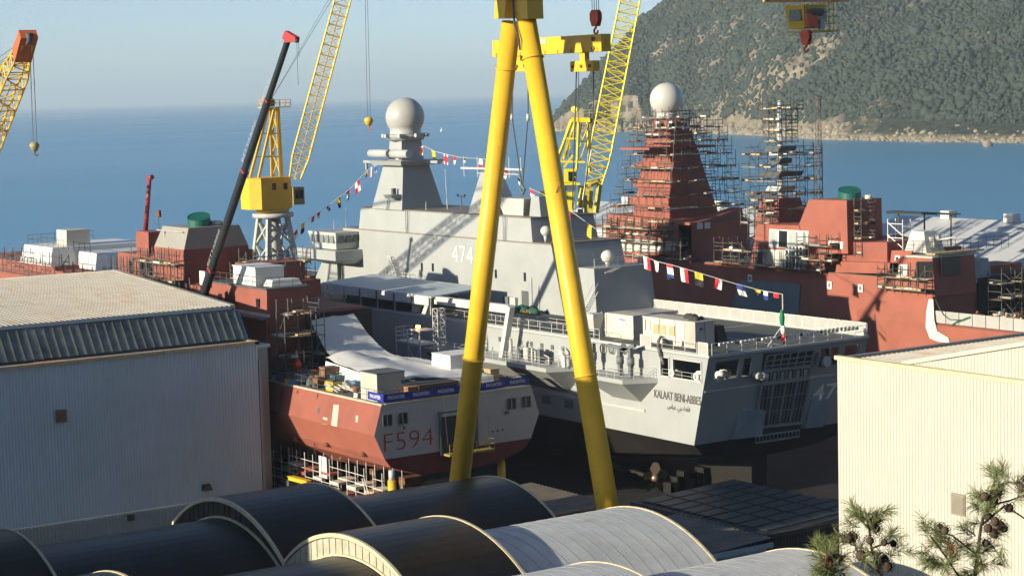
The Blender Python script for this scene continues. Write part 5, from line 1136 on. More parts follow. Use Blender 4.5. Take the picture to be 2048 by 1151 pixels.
MB().hexa([(GXp - .8, c1.y - .3, 48.2), (GXp + .8, c1.y - .3, 48.2), (GXp + .8, c1.y + 1.2, 48.2), (GXp - .8, c1.y + 1.2, 48.2)], [(GXp - .8, top.y - .2, 53.5), (GXp + .8, top.y - .2, 53.5), (GXp + .8, top.y + 1.9, 53.5), (GXp - .8, top.y + 1.9, 53.5)]).build('head_box', YEL, G)
MB().hexa([(GXp - .8, c2.y - 1.2, 48.0), (GXp + .8, c2.y - 1.2, 48.0), (GXp + .8, c2.y + .3, 48.0), (GXp - .8, c2.y + .3, 48.0)], [(GXp - .8, top.y - 2.2, 53.5), (GXp + .8, top.y - 2.2, 53.5), (GXp + .8, top.y - .25, 53.5), (GXp - .8, top.y - .25, 53.5)]).build('head_box', YEL, G)
GY = top.y
MB().box(GXp - 22, 176, GY - 2.6, GY + 2.6, 53.6, 58.5).build('main_girder', YEL, G); MB().box(GXp - 22, 176, GY + 9.5, GY + 12.5, 54.5, 58.3).build('second_girder', YEL, G)
for x_ in (GXp - 20, 120, 150, 174): MB().box(x_ - 1, x_ + 1, GY + 2.62, GY + 9.48, 55.2, 57.8).build('tie_beam', YEL, G)
# far leg of the gantry, out of frame to the right
MB().box(172, 175, GY - 2, GY + 2, 0.05, 53.6).build('far_leg', YEL, G)
mb = MB(); mb.path([PX(1026, 0, GXp - 1.0), PX(1029, 50, GXp - 1.1), PX(1038, 80, GXp - 1.1), PX(1040, 100, GXp - .9)], .09, 6); mb.build('power_cable', CABLE, G)
p = PX(1117, 372, GXp - .95); mb = MB(); mb.path([p, p + Vector((-.3, -.1, -.5)), p + Vector((-.3, -.25, -.5)), p + Vector((0, -.35, .1))], .05, 5); mb.build('cable_bracket', RUST, G)
# ---- spreader beam
XB = 102.0
pr, pl_ = PX(1212, 85, XB), PX(994, 92, XB)
zt_, zb_ = PX(1208, 68, XB).z, PX(1208, 103, XB).z
Sp = thing('spreader_beam', 'yellow lifting spreader beam hanging behind the gantry legs', 'lifting beam', (XB, (pr.y + pl_.y) / 2, zb_))
MB().box(XB - .5, XB + .5, pr.y, pl_.y, zb_, zt_).build('box_beam', YEL, Sp)
for k in range(9): y = pr.y + .6 + k * (pl_.y - pr.y - 1.2) / 8; MB().box(XB - .58, XB - .502, y - .06, y + .06, zb_, zb_ + .35).build('stiffener', YEL, Sp)
for px_ in (1187,): 
    for py_ in (78, 97): p = PX(px_, py_, XB - .5); mb = MB(); mb.tube((XB - .62, p.y, p.z), (XB - .5, p.y, p.z), .2, n=12); mb.build('pin', RUST, Sp)
MB().box(XB - .53, XB - .502, PX(1102, 80, XB).y, PX(1091, 80, XB).y, zb_ + .9, zt_ - .15).build('rating_plate', GREY2, Sp)
for px_, nm in ((1169, 0), (1040, 1)):
    y = PX(px_, 110, XB).y; h0 = PX(px_, 122, XB).z; h1 = PX(px_, 143, XB).z
    MB().box(XB - .25, XB + .25, y - .35, y + .35, h0, zb_ - .01).build('link_plate', YEL, Sp)
    e = MB().box(XB - .35, XB + .35, y - 1.6, y + 1.6, h1, h0).build('equaliser_beam', YEL, Sp)
    for o in (-1.2, 0, 1.2): mb = MB(); mb.tube((XB - .45, y + o, (h0 + h1) / 2), (XB - .35, y + o, (h0 + h1) / 2), .15, n=10); mb.build('pin', RUST, e)
# slings
def sling(name, pts, r, label): 
    T = thing(name, label, 'sling', tuple(pts[-1])); mb = MB(); mb.path(pts, r, 5); mb.build('rope', CABLE, T); return T
yA = PX(1169, 110, XB).y; yB = PX(1040, 110, XB).y; zlow = PX(1169, 143, XB).z
b1 = PX(1145, 422, XB)
T = sling('lifting_sling', [Vector((XB, yA + 1.2, zlow)), b1 + Vector((0, 0, .2))], .06, 'dark rope sling from the right equaliser down past the lemon crane')
T = sling('lifting_sling', [Vector((XB, yA - 1.2, zlow)), PX(1187, 230, XB), PX(1165, 420, XB)], .05, 'thinner rope sling ending by the lemon crane cab')
b2 = PX(1044, 370, XB)
T = sling('lifting_sling', [Vector((XB, yB + 1.2, zlow)), PX(1024, 235, XB), b2], .06, 'left rope sling seen between the two gantry legs')
mb = MB(); mb.tube(PX(1023, 228, XB), PX(1024, 240, XB), .14, n=8); mb.build('shackle', STEELW, T); mb = MB(); mb.path([b2, b2 + Vector((0, -.4, -.4)), b2 + Vector((0, -.1, -.8)), b2 + Vector((0, .3, -.4))], .12, 6); mb.build('hook', DGREY, T)
T = sling('lifting_sling', [Vector((XB, yB - 1.2, zlow)), PX(1056, 235, XB), b2 + Vector((0, -.1, 0))], .06, 'right rope sling seen between the two gantry legs')
mb = MB(); mb.tube(PX(1056, 228, XB), PX(1056, 242, XB), .14, n=8); mb.build('shackle', STEELW, T)
T = sling('lifting_sling', [Vector((XB, yA + .9, zlow)), PX(1158, 300, XB), PX(1146, 420, XB)], .035, 'slack thin line hanging beside the dark rope sling')
# orange hook block
def hookblock(name, label, px_, ytop, ybot, X, n_rope=4, y_rope=-60, m=ORA):
    p0, p1 = PX(px_, ytop, X), PX(px_, ybot, X); h = p0.z - p1.z; w_ = h * .28
    T = thing(name, label, 'hook block', tuple(p1))
    prof = [(-.55, 1), (.55, 1), (1.0, .8), (1.0, .45), (.55, .05), (-.55, .05), (-1.0, .45), (-1.0, .8)]
    for o in (-.22, .16): MB().prism([(X + o, p0.y + a * w_, p1.z + h * (.28 + b * .72)) for a, b in prof], (.08, 0, 0)).build('cheek_plate', m, T)
    for a in (-.4, .4): mb = MB(); mb.tube((X - .1, p0.y + a * w_, p1.z + h * .68), (X + .14, p0.y + a * w_, p1.z + h * .68), h * .16, n=16); mb.build('sheave', DGREY, T)
    mb = MB(); pts = [Vector((X, p0.y, p1.z + h * .34))] + [Vector((X, p0.y + h * .13 * math.sin(a), p1.z + h * .12 - h * .12 * math.cos(a))) for a in [math.pi * k / 7 for k in range(7, -5, -1)]]
    mb.path(pts, h * .045, 7); mb.build('hook', m, T)
    mb = MB()
    for k in range(n_rope): y = p0.y + (k - (n_rope - 1) / 2) * w_ * .55; zt2 = PX(px_, y_rope, X).z; mb.tube((X, y, p1.z + h * .75), (X, y, zt2), .035, n=4)
    mb.build('hoist_rope', CABLE, T); return T
hookblock('hook_block', 'orange hook block above the yellow spreader beam', 1191, 20, 68, XB, 4)
# ---- trolley with cab under the girder, right
TX = 136.6; a = PD(1525, 2, 196); 
Tr = thing('crane_trolley', 'yellow crane trolley with glazed cab hanging at the top right', 'crane trolley', (TX, GY, 48))
pB = PD(1612, 0, 198)
def td(px_, py_, D=183): return PD(px_, py_, D)
zU = td(1612, -14).z
l, r_ = td(1530, 2), td(1700, 0)
ux = (r_ - l); MB().prism([l + Vector((0, 0, 0)), r_, r_ + Vector((0, 0, 3)), l + Vector((0, 0, 3))], (2.4, 3.0, 0)).build('carriage', YEL, Tr)
c_ = td(1618, 35); 
MB().frus((c_.x - 1.3, c_.x + 1.0, c_.y - .9, c_.y + 1.3), (c_.x - 1.6, c_.x + 1.3, c_.y - 1.0, c_.y + 1.5), c_.z - 1.0, c_.z + 1.1).build('cab', YEL, Tr)
MB().box(c_.x + .1, c_.x + 1.25, c_.y - 1.02, c_.y - .9, c_.z - .5, c_.z + .5).build('cab_window', GLASS, Tr); MB().box(c_.x - 1.6, c_.x - 1.4, c_.y - .6, c_.y + .9, c_.z - .3, c_.z + .7).build('cab_window', GLASS, Tr)
MB().box(c_.x - 1.2, c_.x + 2.6, c_.y - 1.1, c_.y + 1.5, c_.z - 1.35, c_.z - 1.2).build('cab_floor', YELM, Tr)
mb = MB(); rail(mb, [(c_.x + 1.5, c_.y - 1.1, c_.z - 1.2), (c_.x + 2.6, c_.y - 1.1, c_.z - 1.2), (c_.x + 2.6, c_.y + 1.4, c_.z - 1.2)], 3.2, .7, .035, 5); mb.build('access_cage', YELM, Tr)
MB().box(c_.x - 1.5, c_.x - .3, c_.y - 1.5, c_.y - 1.05, c_.z - .9, c_.z + .3).build('hoist_gear', ORA, Tr); MB().box(c_.x + .2, c_.x + .7, c_.y - 1.35, c_.y - 1.05, c_.z - 1.15, c_.z - .3).build('control_box', GREY2, Tr); mb = MB(); mb.tube((c_.x - 1.0, c_.y - 1.3, c_.z + .4), (c_.x + .4, c_.y - 1.3, c_.z + .4), .35, n=12); mb.build('rope_drum', DGREY, Tr)
hp = td(1612, 60, 180)
hookblock('hook_block', 'orange hook block with dark hook below the trolley cab', 1612, 60, 104, hp.x, 2, 8)
# ================================================================== LUFFING HARBOUR CRANES
def harbour_crane(label, base, houseyaw, foot, head, hw=3.1, ztop=41.0, m=YELM, mh=YEL, nb=26, hook=None, bw=3.6, tower_dir=None, rope_end=None, sign=None):
    bx, by = base[0], base[1]; T = thing('harbour_crane', label, 'crane', (bx, by, 0), 'lattice jib cranes on the quay')
    # trestle
    LEG = mat('trestle_grey', (0.44, 0.45, 0.41), .6); zr = 22.6
    for k in range(4):
        a = houseyaw + math.pi / 4 + k * math.pi / 2; lo = Vector((bx + 6.2 * math.cos(a), by + 6.2 * math.sin(a), 0)); hi = Vector((bx + 2.4 * math.cos(a), by + 2.4 * math.sin(a), zr))
        MB().beam(lo, hi, .75).build('trestle_leg', LEG, T)
        a2 = a + math.pi / 2; lo2 = Vector((bx + 6.2 * math.cos(a2), by + 6.2 * math.sin(a2), 0)); hi2 = Vector((bx + 2.4 * math.cos(a2), by + 2.4 * math.sin(a2), zr))
        mb = MB()
        for f0, f1 in ((.45, .62), (.62, .8), (.8, .97)): mb.beam(lo.lerp(hi, f0), lo2.lerp(hi2, f1), .28); mb.beam(lo2.lerp(hi2, f0), lo.lerp(hi, f1), .28)
        mb.build('bracing', LEG, T)
    MB().tube((bx, by, 5), (bx, by, zr), .9, n=14).build('ladder_core', LEG, T)
    MB().tube((bx, by, zr), (bx, by, zr + .7), 3.4, n=24).build('slewing_ring', GREY2, T); MB().tube((bx, by, zr + .7), (bx, by, 24.1), 2.5, 3.0, n=20).build('turntable', m, T)
    # faceted machinery house
    f = Vector((math.cos(houseyaw), math.sin(houseyaw), 0)); s = Vector((-math.sin(houseyaw), math.cos(houseyaw), 0)); c = Vector((bx, by, 0))
    def hp_(a, b, z): q = c + f * a + s * b; return (q.x, q.y, z)
    pl = [(-5.0, -1.6), (-3.6, -hw), (1.9, -hw), (1.9, hw), (-3.6, hw), (-5.0, 1.6)]
    Hs = MB().prism([hp_(a, b, 24.1) for a, b in pl], (0, 0, 5.0)).build('machinery_house', mh, T)
    MB().prism([hp_(a * 1.02, b * 1.02, 29.1) for a, b in pl], (0, 0, .15)).build('house_roof', m, T)
    MB().prism([hp_(a * 1.005, b * 1.005, 26.6) for a, b in pl], (0, 0, .06)).build('house_seam', m, Hs)
    for b in (-1.2, .9): 
        MB().prism([hp_(-.4 + b, -hw - .03, 27.2), hp_(.3 + b, -hw - .03, 27.2), hp_(.3 + b, -hw - .03, 28.3), hp_(-.4 + b, -hw - .03, 28.3)], (-s * .04)).build('house_window', GLASS, Hs)
    MB().prism([hp_(1.95, -hw - .6, 24.6), hp_(4.0, -hw - .6, 24.6), hp_(4.0, -hw + 1.6, 24.6), hp_(1.95, -hw + 1.6, 24.6)], (0, 0, 2.9)).build('operator_cab', mat('cab_olive', (0.30, 0.26, 0.10), .5), T)
    MB().prism([hp_(2.3, -hw - .65, 25.6), hp_(3.7, -hw - .65, 25.6), hp_(3.7, -hw - .65, 27.0), hp_(2.3, -hw - .65, 27.0)], (-s * .05)).build('cab_window', GLASS, T)
    # A-frame tower: two vertical posts, two raking back stays
    for b in (-1.5, 1.5):
        MB().beam(hp_(1.0, b, 29.2), hp_(1.0, b * .7, ztop - .4), .55).build('tower_post', mh, T); MB().beam(hp_(-3.2, b, 29.2), hp_(.4, b * .7, ztop - .6), .38).build('back_stay', mh, T)
        for z in (32.6, 36.4): 
            t_ = (z - 29.2) / (ztop - 29.8); MB().beam(hp_(1.0, b * (1 - .3 * t_), z), hp_(-3.2 + 3.6 * t_, b * (1 - .3 * t_), z), .2).build('tower_brace', mh, T)
    mb = MB()
    for z0, z1 in ((29.5, 33), (33, 36.5), (36.5, 40)): mb.tube(hp_(1.0, -1.4, z0), hp_(1.0, 1.3, z1), .1, n=5); mb.tube(hp_(1.0, 1.4, z0), hp_(1.0, -1.3, z1), .1, n=5)
    mb.build('tower_bracing', m, T)
    MB().prism([hp_(-1.0, -2.0, ztop - .4), hp_(3.0, -2.0, ztop - .4), hp_(3.0, 2.0, ztop - .4), hp_(-1.0, 2.0, ztop - .4)], (0, 0, .15)).build('tower_platform', m, T)
    mb = MB(); rail(mb, [hp_(-1.0, -2.0, ztop - .2), hp_(3.0, -2.0, ztop - .2), hp_(3.0, 2.0, ztop - .2), hp_(-1.0, 2.0, ztop - .2), hp_(-1.0, -2.0, ztop - .2)], 1.1, 1.0, .05, 2); mb.build('platform_rail', m, T)
    for b in (-.5, .5): mb = MB(); mb.tube(hp_(.2, b - .15, ztop + .5), hp_(.2, b + .15, ztop + .5), .7, n=14); mb.build('sheave', DGREY, T)
    # boom
    foot = Vector(foot); head = Vector(head); sd = (head - foot).cross(Vector((0, 0, 1))).normalized()
    q1 = foot.lerp(head, .10); q2 = foot.lerp(head, .86)
    mb = MB(); lattice(mb, foot, q1, bw * .9, bw, 2, .13, .07, sd, bw * .5, bw * .75); lattice(mb, q1, q2, bw, bw * .9, nb, .13, .065, sd, bw * .75, bw * .7); lattice(mb, q2, head, bw * .9, 1.0, 5, .12, .06, sd, bw * .7, .7); mb.build('boom', m, T)
    mb = MB(); mb.beam(foot - sd * bw * .4, foot + sd * bw * .4, .35); mb.build('boom_foot_pin', m, T)
    d_ = (head - foot).normalized(); u_ = sd.cross(d_)
    MB().tube(foot, foot.lerp(head, .8), .10, n=5).build('boom_walkway', mat('walkway_beige', (0.42, 0.36, 0.22)), T)
    # boom head and ropes
    MB().prism([head - d_ * 2.8 - sd * .9 - u_ * .8, head - d_ * 2.8 - sd * .9 + u_ * .8, head + d_ * 1.0 - sd * .9 + u_ * .9, head + d_ * 1.3 - sd * .9 - u_ * .2], sd * 1.8).build('boom_head', mat('head_orange', (0.55, 0.13, 0.04), .55), T)
    mb = MB(); mb.tube(head + d_ * .8 - sd * .3, head + d_ * .8 + sd * .3, .6, n=14); mb.build('head_sheave', DGREY, T)
    tp = Vector(hp_(.2, 0, ztop + .6)); mb = MB()
    for o in (-.6, -.2, .2, .6): mb.tube(tp + sd * o * .5, foot.lerp(head, .93) + sd * o + u_ * .6, .035, n=4)
    mb.tube(tp, head + u_ * .5, .03, n=4); mb.build('luffing_rope', CABLE, T)
    if sign:
        MB().prism([hp_(-1.6, hw + .03, 24.6), hp_(1.6, hw + .03, 24.6), hp_(1.6, hw + .03, 25.4), hp_(-1.6, hw + .03, 25.4)], s * .03).build('name_plate', mat('plate_orange', (0.60, 0.26, 0.03)), T)
    return T, head
hy = math.radians(0.0)          # house faces image right
# left crane behind the landing ship bow
D1 = 332.0; c0 = PD(548, 480, D1); base1 = (c0.x, c0.y)
ft = PD(590, 356, D1 - 4); hd = PD(704, -70, D1 - 6)
T1, _ = harbour_crane('yellow jib crane on grey trestle behind the black mobile crane', base1, hy, ft, hd, nb=16, sign=True)
p = PD(738, 258, D1 - 6)
def small_hook(name, label, px_, ytop, ybot, D, yr, m=YEL, gap=10):
    a, b = PD(px_, ytop, D), PD(px_, ybot, D); T = thing(name, label, 'hook block', tuple(b)); h = a.z - b.z
    mb = MB(); mb.lathe((b.x, b.y, b.z + h * .3), [(.02, 0), (h * .18, h * .05), (h * .34, h * .35), (h * .36, h * .5), (h * .22, h * .68), (.02, h * .7)], 14); mb.build('weight_block', m, T)
    mb = MB(); mb.path([Vector((b.x, b.y, b.z + h * .32)), Vector((b.x, b.y, b.z + h * .12)), Vector((b.x + h * .12, b.y - h * .05, b.z)), Vector((b.x + h * .2, b.y - h * .1, b.z + h * .12))], h * .05, 6); mb.build('hook', ORA if m is YEL else RUST, T)
    mb = MB(); mb.tube(PD(px_ - gap * .3, ytop, D), PD(px_ - gap * .9, yr, D), .045, n=4); mb.tube(PD(px_ + gap * .3, ytop, D), PD(px_ + gap * .1 - 6, yr, D), .045, n=4); mb.build('hoist_rope', CABLE, T); return T
small_hook('hook_block', 'small yellow hook block hanging over the sea near the radome', 738, 234, 260, D1 - 6, -75)
# far left crane, mostly out of frame
head2 = PD(58, 84, 222.5); f2 = Vector((82.4, 239.0, 28.0))
T2, _ = harbour_crane('yellow jib with orange head reaching in at the left edge', (80.0, 242.3), math.radians(-96), f2, (77.2, 199.6, 48.5), nb=14, bw=2.6)
small_hook('hook_block', 'dull hook block hanging at the left edge over the sea', 70, 284, 312, 213, 82, m=mat('hook_olive', (0.35, 0.30, 0.14)), gap=12)
# lemon crane at centre right
D3 = 272.0; c3 = PD(1165, 480, D3)
L3 = thing('harbour_crane', 'lemon yellow lattice jib crane between the gantry and red mast', 'crane', (c3.x, c3.y, 0), 'lattice jib cranes on the quay')
def l3(px_, py_, dd=0): return PD(px_, py_, D3 + dd)
for (a, b, dd) in (((1146, 238), (1115, 318), 0), ((1143, 240), (1112, 330), 3), ((1158, 238), (1154, 340), 0), ((1152, 242), (1128, 318), 2), ((1175, 245), (1180, 345), 3)): MB().beam(l3(*a, dd), l3(*b, dd), .30).build('tower_post', LEM, L3)
for (a, b) in (((1133, 277), (1157, 277)), ((1120, 323), (1170, 324)), ((1128, 335), (1146, 310))): MB().beam(l3(*a), l3(*b), .26).build('tower_brace', LEM, L3)
mb = MB()
for (a, b) in (((1135, 277), (1128, 320)), ((1145, 262), (1122, 322)), ((1140, 277), (1140, 322)), ((1157, 300), (1178, 250)), ((1157, 262), (1176, 300)), ((1150, 245), (1146, 276)), ((1164, 246), (1158, 280)), ((1160, 322), (1180, 262))): mb.tube(l3(*a, 1), l3(*b, 1), .1, n=5)
mb.build('tower_bracing', LEMD, L3)
MB().beam(l3(1143, 239), l3(1180, 240), .5, .6).build('tower_head', LEM, L3); mb = MB(); rail(mb, [l3(1144, 235), l3(1190, 232), l3(1190, 232, 3)], .9, .8, .04, 2); mb.build('platform_rail', LEMD, L3)
mb = MB(); c_ = l3(1148, 219); mb.tube(c_, c_ + Vector((.5, .3, 0)), .45, n=12); mb.build('sheave', LEM, L3); c_ = l3(1184, 242); mb = MB(); mb.tube(c_, c_ + Vector((.8, .5, 0)), .55, n=12); mb.build('sheave', BLACK, L3)
def lbox(name, x0, x1, y0, y1, m, dep=2.2, dd=0):
    a, b = l3(x0, y1, dd), l3(x1, y1, dd); z1_ = l3(x0, y0, dd).z; v = Vector((.566, .824, 0)) * dep
    return MB().hexa([a, b, b + v, a + v], [Vector((a.x, a.y, z1_)), Vector((b.x, b.y, z1_)), Vector((b.x, b.y, z1_)) + v, Vector((a.x, a.y, z1_)) + v]).build(name, m, L3)
lbox('operator_cab', 1129, 1153, 338, 365, LEM); lbox('cab_window', 1137, 1142, 343, 362, GLASS, .1, -.2); lbox('cab_window', 1143, 1151, 343, 353, GLASS, .1, -.2); lbox('cab_window', 1143, 1151, 355, 362, GLASS, .1, -.2)
lbox('cab_platform', 1125, 1160, 366, 370, LEM); lbox('winch', 1130, 1150, 370, 381, DGREY); lbox('counterweight', 1129, 1149, 384, 416, LEM); lbox('counterweight_stem', 1133, 1147, 416, 440, LEM, 1.0); lbox('outrigger_box', 1080, 1092, 383, 394, LEM)
lbox('slewing_column', 1160, 1188, 372, 470, LEMD, 2.5, 1.5)
MB().beam(l3(1163, 376), l3(1156, 410), .25).build('tower_brace', LEM, L3); MB().beam(l3(1200, 362, 1), l3(1192, 425, 1), .55).build('boom_bracket', LEMD, L3); MB().beam(l3(1170, 372, 1), l3(1205, 360, 1), .6).build('boom_bracket', LEMD, L3)
fo, he = l3(1188, 366), l3(1272, -60)
sd = (he - fo).cross(Vector((-.566, -.824, 0))).normalized(); sd = Vector((.824, -.566, 0))
mb = MB(); lattice(mb, fo, fo.lerp(he, .12), 2.2, 3.0, 3, .11, .06, sd, .6, 2.2); lattice(mb, fo.lerp(he, .12), fo.lerp(he, 1), 3.0, 2.6, 22, .11, .06, sd, 2.2, 2.0); mb.build('boom', LEM, L3)
MB().beam(l3(1170, 368), l3(1183, 362), .3).build('boom_foot_pin', LEM, L3)
mb = MB(); mb.path([l3(1165, 400, -3), l3(1177, 330, -3), l3(1183, 300, -3)], .09, 5); mb.build('hose', WHITE, L3)
T = thing('window_frame_panel', 'small white-framed window panel hanging below the lemon crane cab', 'panel', tuple(l3(1162, 430, -4)))
a, b = l3(1155, 428, -4), l3(1168, 428, -4); zt2 = l3(1155, 417, -4).z
MB().prism([a, b, Vector((b.x, b.y, zt2)), Vector((a.x, a.y, zt2))], (.1, .15, 0)).build('pane', GLASS, T); mb = MB(); cs = [a, b, Vector((b.x, b.y, zt2)), Vector((a.x, a.y, zt2))]
for k in range(4): mb.beam(cs[k], cs[(k + 1) % 4], .14)
mb.build('frame', WHITE, T)
# ================================================================== BLACK MOBILE CRANE
M = thing('mobile_crane', 'black telescopic mobile crane boom with red tip beside the shed', 'mobile crane', (96.6, 213, 0))
def mbp(px_, py_): return PX(px_, py_, 96.4)
tip, lowp = mbp(578, 74), mbp(404, 598); d_ = (tip - lowp).normalized(); piv = lowp + d_ * (-(lowp.z - 2.6) / d_.z)
seg = [0, .46, .70, .86, 1.0]; wid = [1.0, .86, .74, .62]
full = (tip - piv).length
n_ = Vector((-1, 0, 0)); BB = mat('boom_black', (0.022, 0.026, 0.028), .3, var=.2)
up_ = d_.cross(n_).normalized()
for k in range(4):
    a, b = piv.lerp(tip, seg[k]), piv.lerp(tip, seg[k + 1]); w2 = wid[k]
    MB().prism([a + up_ * (w2 * .5 * s_) + n_ * (w2 * .42 * t_) for s_, t_ in ((-1, -.6), (-.6, -1), (.6, -1), (1, -.6), (1, .6), (.6, 1), (-.6, 1), (-1, .6))], b - a).build('boom_section', BB, M)
    if k: MB().prism([a + up_ * (w2 * .53 * s_) + n_ * (w2 * .45 * t_) for s_, t_ in ((-1, -1), (1, -1), (1, 1), (-1, 1))], d_ * .2).build('boom_collar', mat('collar_red', (0.45, 0.05, 0.05), .5), M)
RC = mat('collar_red', (0.45, 0.05, 0.05))
MB().prism([tip - up_ * .4 - d_ * .4, tip + up_ * .4 - d_ * .4, tip + up_ * 2.0 + d_ * .9, tip + up_ * 1.8 + d_ * 1.3, tip - up_ * .35 + d_ * .5], n_ * .5).build('boom_head', RC, M)
for o in (-.1, 1.8): mb = MB(); mb.tube(tip + up_ * o + d_ * (o * .5) + n_ * .05, tip + up_ * o + d_ * (o * .5) + n_ * .45, .24, n=12); mb.build('head_sheave', DGREY, M)
mb = MB(); q_ = tip + up_ * 1.8 + d_ * .9; mb.tube(q_, (q_.x, q_.y, PX(592, 115, 96.4).z), .03, n=4); mb.tube(q_ + Vector((0, .4, 0)), (q_.x, q_.y + .4, PX(600, 170, 96.4).z), .025, n=4); mb.build('hoist_rope', CABLE, M)
TB = mat('boom_lettering', (0.30, 0.31, 0.31), .5)
for (pa, pb) in (((540, 210), (556, 165)), ((496, 330), (523, 250)), ((428, 540), (452, 470))):
    a, b = mbp(*pa), mbp(*pb); a2 = piv + d_ * (a - piv).dot(d_); L = (b - a).length
    text('lettering', 'BETTARINI', M, a2 - up_ * -.02 + n_ * .40 - up_ * .2, d_, up_ if n_.dot(d_.cross(up_)) > 0 else -up_, .4, TB, width=L * 1.0, offset=.03)
# chassis stands hidden behind the shed
MB().box(95.4, 97.6, 206, 219, .9, 1.7).build('chassis', BB, M); MB().box(95.4, 97.4, 217, 219.5, 1.7, 3.2).build('driver_cab', RC, M); MB().box(95.5, 97.5, 210, 214.5, 1.7, 3.4).build('superstructure', BB, M)
for y in (207, 209, 215.5, 218): 
    for x in (95.35, 97.25): mb = MB(); mb.tube((x, y, .7), (x + .4, y, .7), .7, n=16); mb.build('wheel', BLACK, M)
# ================================================================== RED FRIGATE (right, behind the landing ship)
RX = 183.0
R2 = thing('frigate', 'red primer frigate with scaffolded masts moored behind the landing ship', 'ship', (192, 215, 0))
def r7(x, y, X=RX): return PX(1480 + x * .3128, 360 + y * .3128, X)
def r6(x, y, X=RX): return PX(1180 + x * .3561, 150 + y * .3562, X)
def yz_block(name, pts, depth, m=RED2, X=RX, top_in=0.0, par=None):
    """profile measured on the port face, carried across the ship"""
    P_ = [Vector((X, p.y, p.z)) for p in pts]
    return MB().prism(P_, (depth, 0, 0)).build(name, m, par or R2)
# hull
htop = r7(0, 580).z
hz = [(-3.5, 7.0), (0.5, 9.0), (6.5, 10.0), (12, 10.2), (17.4, 9.8)]; RC_ = RX + 9.8
hys = [150, 158, 173.9, 174.0, 190, 215, 240, 262, 280, 292]
for sd in (-1, 1):
    mb = MB(); n = len(hz)
    for i, y in enumerate(hys):
        t_ = max(0, (y - 240) / 52); fl = max(.04, 1 - t_ ** 1.8)
        for z, b in hz: mb.v.append((RC_ + sd * b * fl, y, z if y > 173.95 else min(z, 12.2)))
    for i in range(len(hys) - 1):
        for k in range(n - 1): mb.f.append([i * n + k, (i + 1) * n + k, (i + 1) * n + k + 1, i * n + k + 1]); mb.mi.append(0); mb.sm.append(False)
    mb.build('hull_side', RED2, R2)
mb = MB(); mb.poly([(RC_ - b, 150, min(z, 12.2)) for z, b in hz] + [(RC_ + b, 150, min(z, 12.2)) for z, b in reversed(hz)]); mb.build('transom', RED2, R2)
MB().box(RX + .2, RX + 19.4, 150, 174.0, 12.1, 12.25).build('flight_deck', DECK, R2); MB().box(RX + .2, RX + 19.4, 174.1, 284, 17.3, 17.45).build('main_deck', DECK, R2)
# grey test panel on the hull and small white square markers
def hullpt(x, y):
    p = PX(x, y, RX)
    for _ in range(5):
        b = np.interp(p.z, [a for a, _ in hz], [b for _, b in hz]); p = PX(x, y, RC_ - b - .12)
    return p
MB().poly([hullpt(*q) for q in ((1482, 558), (1601, 568), (1597, 632), (1462, 612))]).build('hull_panel', TEALP, R2)
for (x, y) in ((1659, 570), (1721, 576), (1338, 552), (1500, 556)):
    c = hullpt(x, y); o = MB().box(c.x - .04, c.x + .02, c.y - .42, c.y + .42, c.z - .5, c.z + .5).build('marker_frame', WHITE, R2); MB().box(c.x - .07, c.x - .045, c.y - .2, c.y + .2, c.z - .25, c.z + .25).build('marker_centre', TEALP, o)
# white curved edge where the superstructure ends
pts = [hullpt(*q) for q in ((1858, 598), (1867, 598), (1869, 640), (1875, 662), (1897, 675), (1900, 685), (1878, 683), (1860, 676), (1852, 655), (1853, 625))]
mb = MB(); mb.prism([p + Vector((-.06, 0, 0)) for p in pts], (.05, 0, 0)); mb.build('curved_fairing', mat('fairing_white', (0.70, 0.66, 0.58)), R2)
MB().box(RX + .4, RX + 18.6, 174.12, 176, 12.2, 17.3).build('hangar_front', RED, R2)
# hangar block with openings
yz_block('hangar_block', [r7(1045, 485), r7(1230, 495), r7(1245, 745), r7(940, 745), r7(960, 530)], 7.5, RED2)
MB().box(RX + 7.6, RX + 18, 175.5, 180, 17.4, 18.4).build('hangar_block', RED2, R2)
q = [r7(1130, 520, RX - .04), r7(1232, 520, RX - .04), r7(1232, 625, RX - .04), r7(1112, 625, RX - .04)]; yz_block('hangar_opening', q, .06, BLACK, RX - .04)
a = r7(1240, 520); MB().box(RX + 1.2, RX + 4.6, a.y - .12, a.y - .02, 18.0, 20.3).build('hangar_opening', BLACK, R2)
yz_block('hangar_roof_edge', [r7(1050, 480), r7(1232, 492), r7(1232, 500), r7(1050, 490)], 7.6, PLANKW, RX - .08)
w_ = yz_block('white_window', [r7(1018, 536), r7(1072, 540), r7(1066, 612), r7(1012, 608)], .06, WHITE, RX - .06); yz_block('window_pane', [r7(1026, 548), r7(1062, 550), r7(1058, 602), r7(1022, 598)], .03, mat('pane_grey', (0.42, 0.44, 0.43)), RX - .1, par=w_)
yz_block('side_house', [r7(620, 520), r7(1010, 530), r7(1010, 600), r7(610, 590)], 12, RED2)
yz_block('rear_house', [r7(915, 455), r7(1045, 455), r7(1045, 540), r7(905, 540)], 9, RED2, RX + 1.5)
for x in (940, 1015): 
    w_ = yz_block('white_window', [r7(x, 485), r7(x + 32, 487), r7(x + 28, 528), r7(x - 4, 526)], .06, WHITE, RX + 1.42); yz_block('window_pane', [r7(x + 8, 495), r7(x + 22, 496), r7(x + 20, 526), r7(x + 6, 525)], .04, BLACK, RX + 1.38, par=w_)
